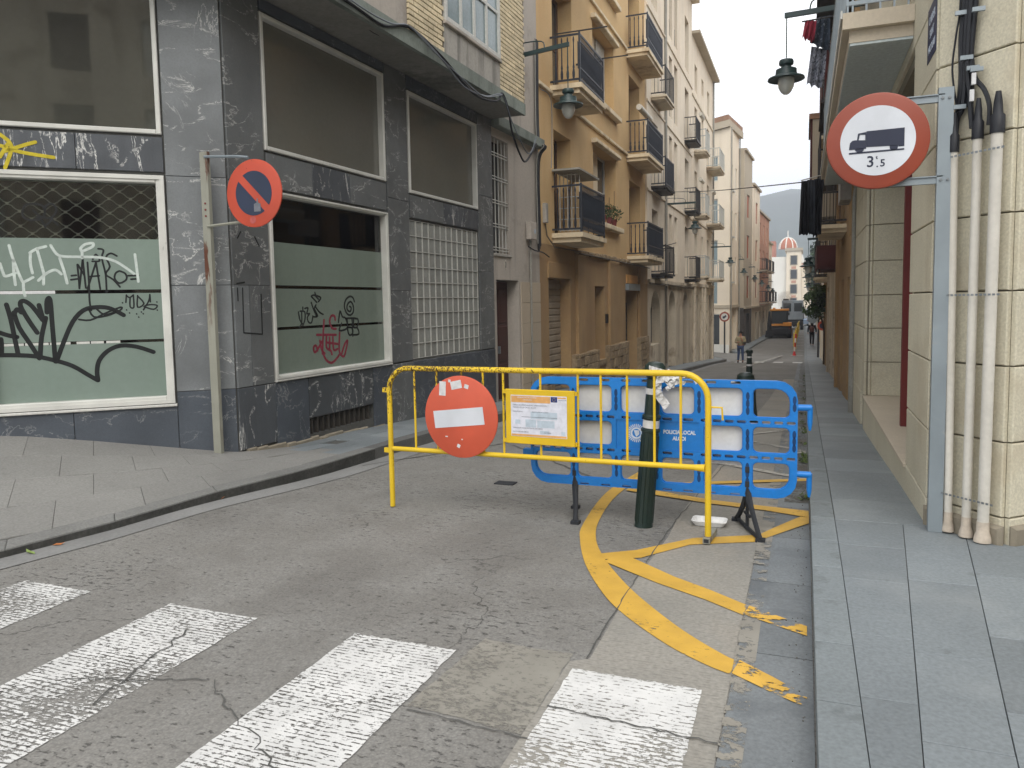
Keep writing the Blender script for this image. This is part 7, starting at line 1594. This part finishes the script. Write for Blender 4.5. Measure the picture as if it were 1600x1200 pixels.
kt('cab', -1.1, 1.1, 0, 1.9, 1.1, 3.2, 'vehicle_grey'); kt('chassis', -.9, .9, .1, 6.5, .55, 1.08, 'machine_black'); kt('body', -1.15, 1.15, 2.1, 6.8, 1.1, 2.6, 'machine_black'); kt('cab_window', -.95, -.15, -.012, 0, 2.0, 2.9, 'glass_dark', .001); kt('cab_window', .15, .95, -.012, 0, 2.0, 2.9, 'glass_dark', .001); kt('side_window', -.5, -.3, -.02, -.013, 1.6, 1.9, 'glass_dark', .001); kt('bumper', -1.1, 1.1, -.1, 0, .45, .95, 'machine_black'); kt('roof_beacon', -1.0, -.4, .2, .8, 3.2, 3.38, 'machine_black')
for x in (-.95, .95):
    for y in (.9, 5.2): wheel((tx+x, ty+y, tz+.5), .5, .28, tk, rim='machine_black')
    MB(FT).cbox(x*1.2-.08, x*1.2+.08, .05, .15, tz+2.0, tz+2.5, .02).build('mirror', 'machine_black', tk)
def car(x, y, mat, label, h=1.0, w_=.86, glass='glass_dark'):
    z = zr(y); t = empty('parked_car', (x, y, z), label, 'car', 'cars parked at the street end'); b = MB(); b.smooth = False
    prof = [(0, .35), (0, .85), (.15, .98), (.55, 1.45*h), (2.3, 1.5*h), (3.1, 1.02), (4.1, .88), (4.2, .35)]; n = len(prof)
    for s_, k in ((-1, 1.0), (1, 1.0)):
        for yy_, zz_ in prof: kk = .80 if zz_ > 1.2 else 1.0; b.v.append(Vector((x+s_*w_*kk, y+yy_, z+zz_)))
    b.f = [tuple(range(n)), tuple(range(2*n-1, n-1, -1))]+[(i, (i+1) % n, n+(i+1) % n, n+i) for i in range(n)]
    bd = b.build('body', mat, t)
    b = MB(); b.add([Vector((x-w_*.84, y+.16, z+1.02)), Vector((x+w_*.84, y+.16, z+1.02)), Vector((x+w_*.72, y+.50, z+1.40*h)), Vector((x-w_*.72, y+.50, z+1.40*h))], [(0, 1, 2, 3)])
    for v_ in b.v: v_ += Vector((0, -.02, .012))
    b.build('rear_window', glass, t, fix=False)
    for s_ in (-1, 1):
        b = MB(); b.box(x+s_*w_*.93-.07, x+s_*w_*.93+.06, y-.02, y+.03, z+.72, z+.92); b.build('tail_light', 'tail_red', t); wheel((x+s_*w_*.9, y+.8, z+.31), .31, .2, t, rim='galvanised'); wheel((x+s_*w_*.9, y+3.3, z+.31), .31, .2, t, rim='galvanised')
        b = MB(); b.add([Vector((x+s_*(w_*.93), y+.75, z+1.0)), Vector((x+s_*(w_*.93), y+2.9, z+1.0)), Vector((x+s_*(w_*.84), y+2.2, z+1.38*h)), Vector((x+s_*(w_*.84), y+.85, z+1.38*h))], [(0, 1, 2, 3)])
        for v_ in b.v: v_ += Vector((s_*.02, 0, 0))
        b.build('side_window', glass, t, fix=False)
    MB(W0).box(x-.25, x+.25, y-.012, y-.002, z+.6, z+.72).build('number_plate', 'car_white', t)
car(-.35, 97, 'car_silver', 'silver blue car parked beyond the row of yellow barriers', 1.15); car(-1.3, 105, 'car_white', 'white car at the end of the street behind the lorry'); car(-.1, 112, 'car_white', 'farthest white van shaped car near the right kerb', 1.3)
# row of yellow barriers along the far works and a red and white post
gp = 'yellow barriers lined up along the far works'
bt = empty('far_barrier', (0, 0, 0), '', 'barrier', gp)
b = MB(); b.tube([(0, 0, 0), (0, 0, .95), (0, .12, 1.06), (0, 2.28, 1.06), (0, 2.4, .95), (0, 2.4, 0)], .026, 6); b.tube([(0, 0, .4), (0, 2.4, .4)], .022, 6); b.build('frame', 'barrier_yellow', bt, fix=False)
b = MB()
for i in range(1, 12): b.tube([(0, .2*i, .4), (0, .2*i, 1.05)], .011, 4)
b.build('bars', 'barrier_yellow', bt, fix=False)
for i in range(12):
    o = bt if i == 0 else copy_tree(bt); y = 55+i*2.5; o.location = (-.62+.012*i+random.uniform(-.03, .03), y, zr(y)); o.rotation_euler = (0, 0, random.uniform(-.04, .04))
    ords = ['first', 'second', 'third', 'fourth', 'fifth', 'sixth', 'seventh', 'eighth', 'ninth', 'tenth', 'eleventh', 'twelfth']
    o['label'] = '%s yellow barrier in the far row, counted from the red and white post' % ords[i]
cp = Vector((-.55, 52.2, zr(52.2))); cn = empty('striped_post', cp, 'slim red and white striped post in front of the far yellow barriers', 'post')
for i in range(5): b = MB(); b.smooth = True; b.lathe([(.055 if i else .12, i*.28), (.05, i*.28+.278)], cp+Vector((.02*i, 0, 0)), n=12); b.build('stripe', 'cone_red' if i % 2 == 0 else 'cone_white', cn)
# ---- brown exhaust haze above the digger
sm_ = bpy.data.materials.new('smoke'); sm_.use_nodes = True; _t = sm_.node_tree; _t.nodes.clear(); _o = _t.nodes.new('ShaderNodeOutputMaterial'); _v = _t.nodes.new('ShaderNodeVolumePrincipled'); _v.inputs['Color'].default_value = (.55, .42, .32, 1); _v.inputs['Density'].default_value = .35; _t.links.new(_v.outputs[0], _o.inputs['Volume'])
b = MB(); b.smooth = True; q = atY(1226, 468, 74); b.lathe([(.05, -.9), (.35, -.7), (.6, -.3), (.75, .1), (.6, .5), (.3, .8), (.02, .9)], q, (.5, 0, .86), 16); b.build('smoke', sm_, kind='stuff', label='faint brown exhaust smoke drifting above the digger', cat='smoke', fix=True)
# ---- haze
hz = MB(); hz.box(-720, 720, -60, 870, -4.5, 112); ho = hz.build('haze', 'haze', kind='stuff')
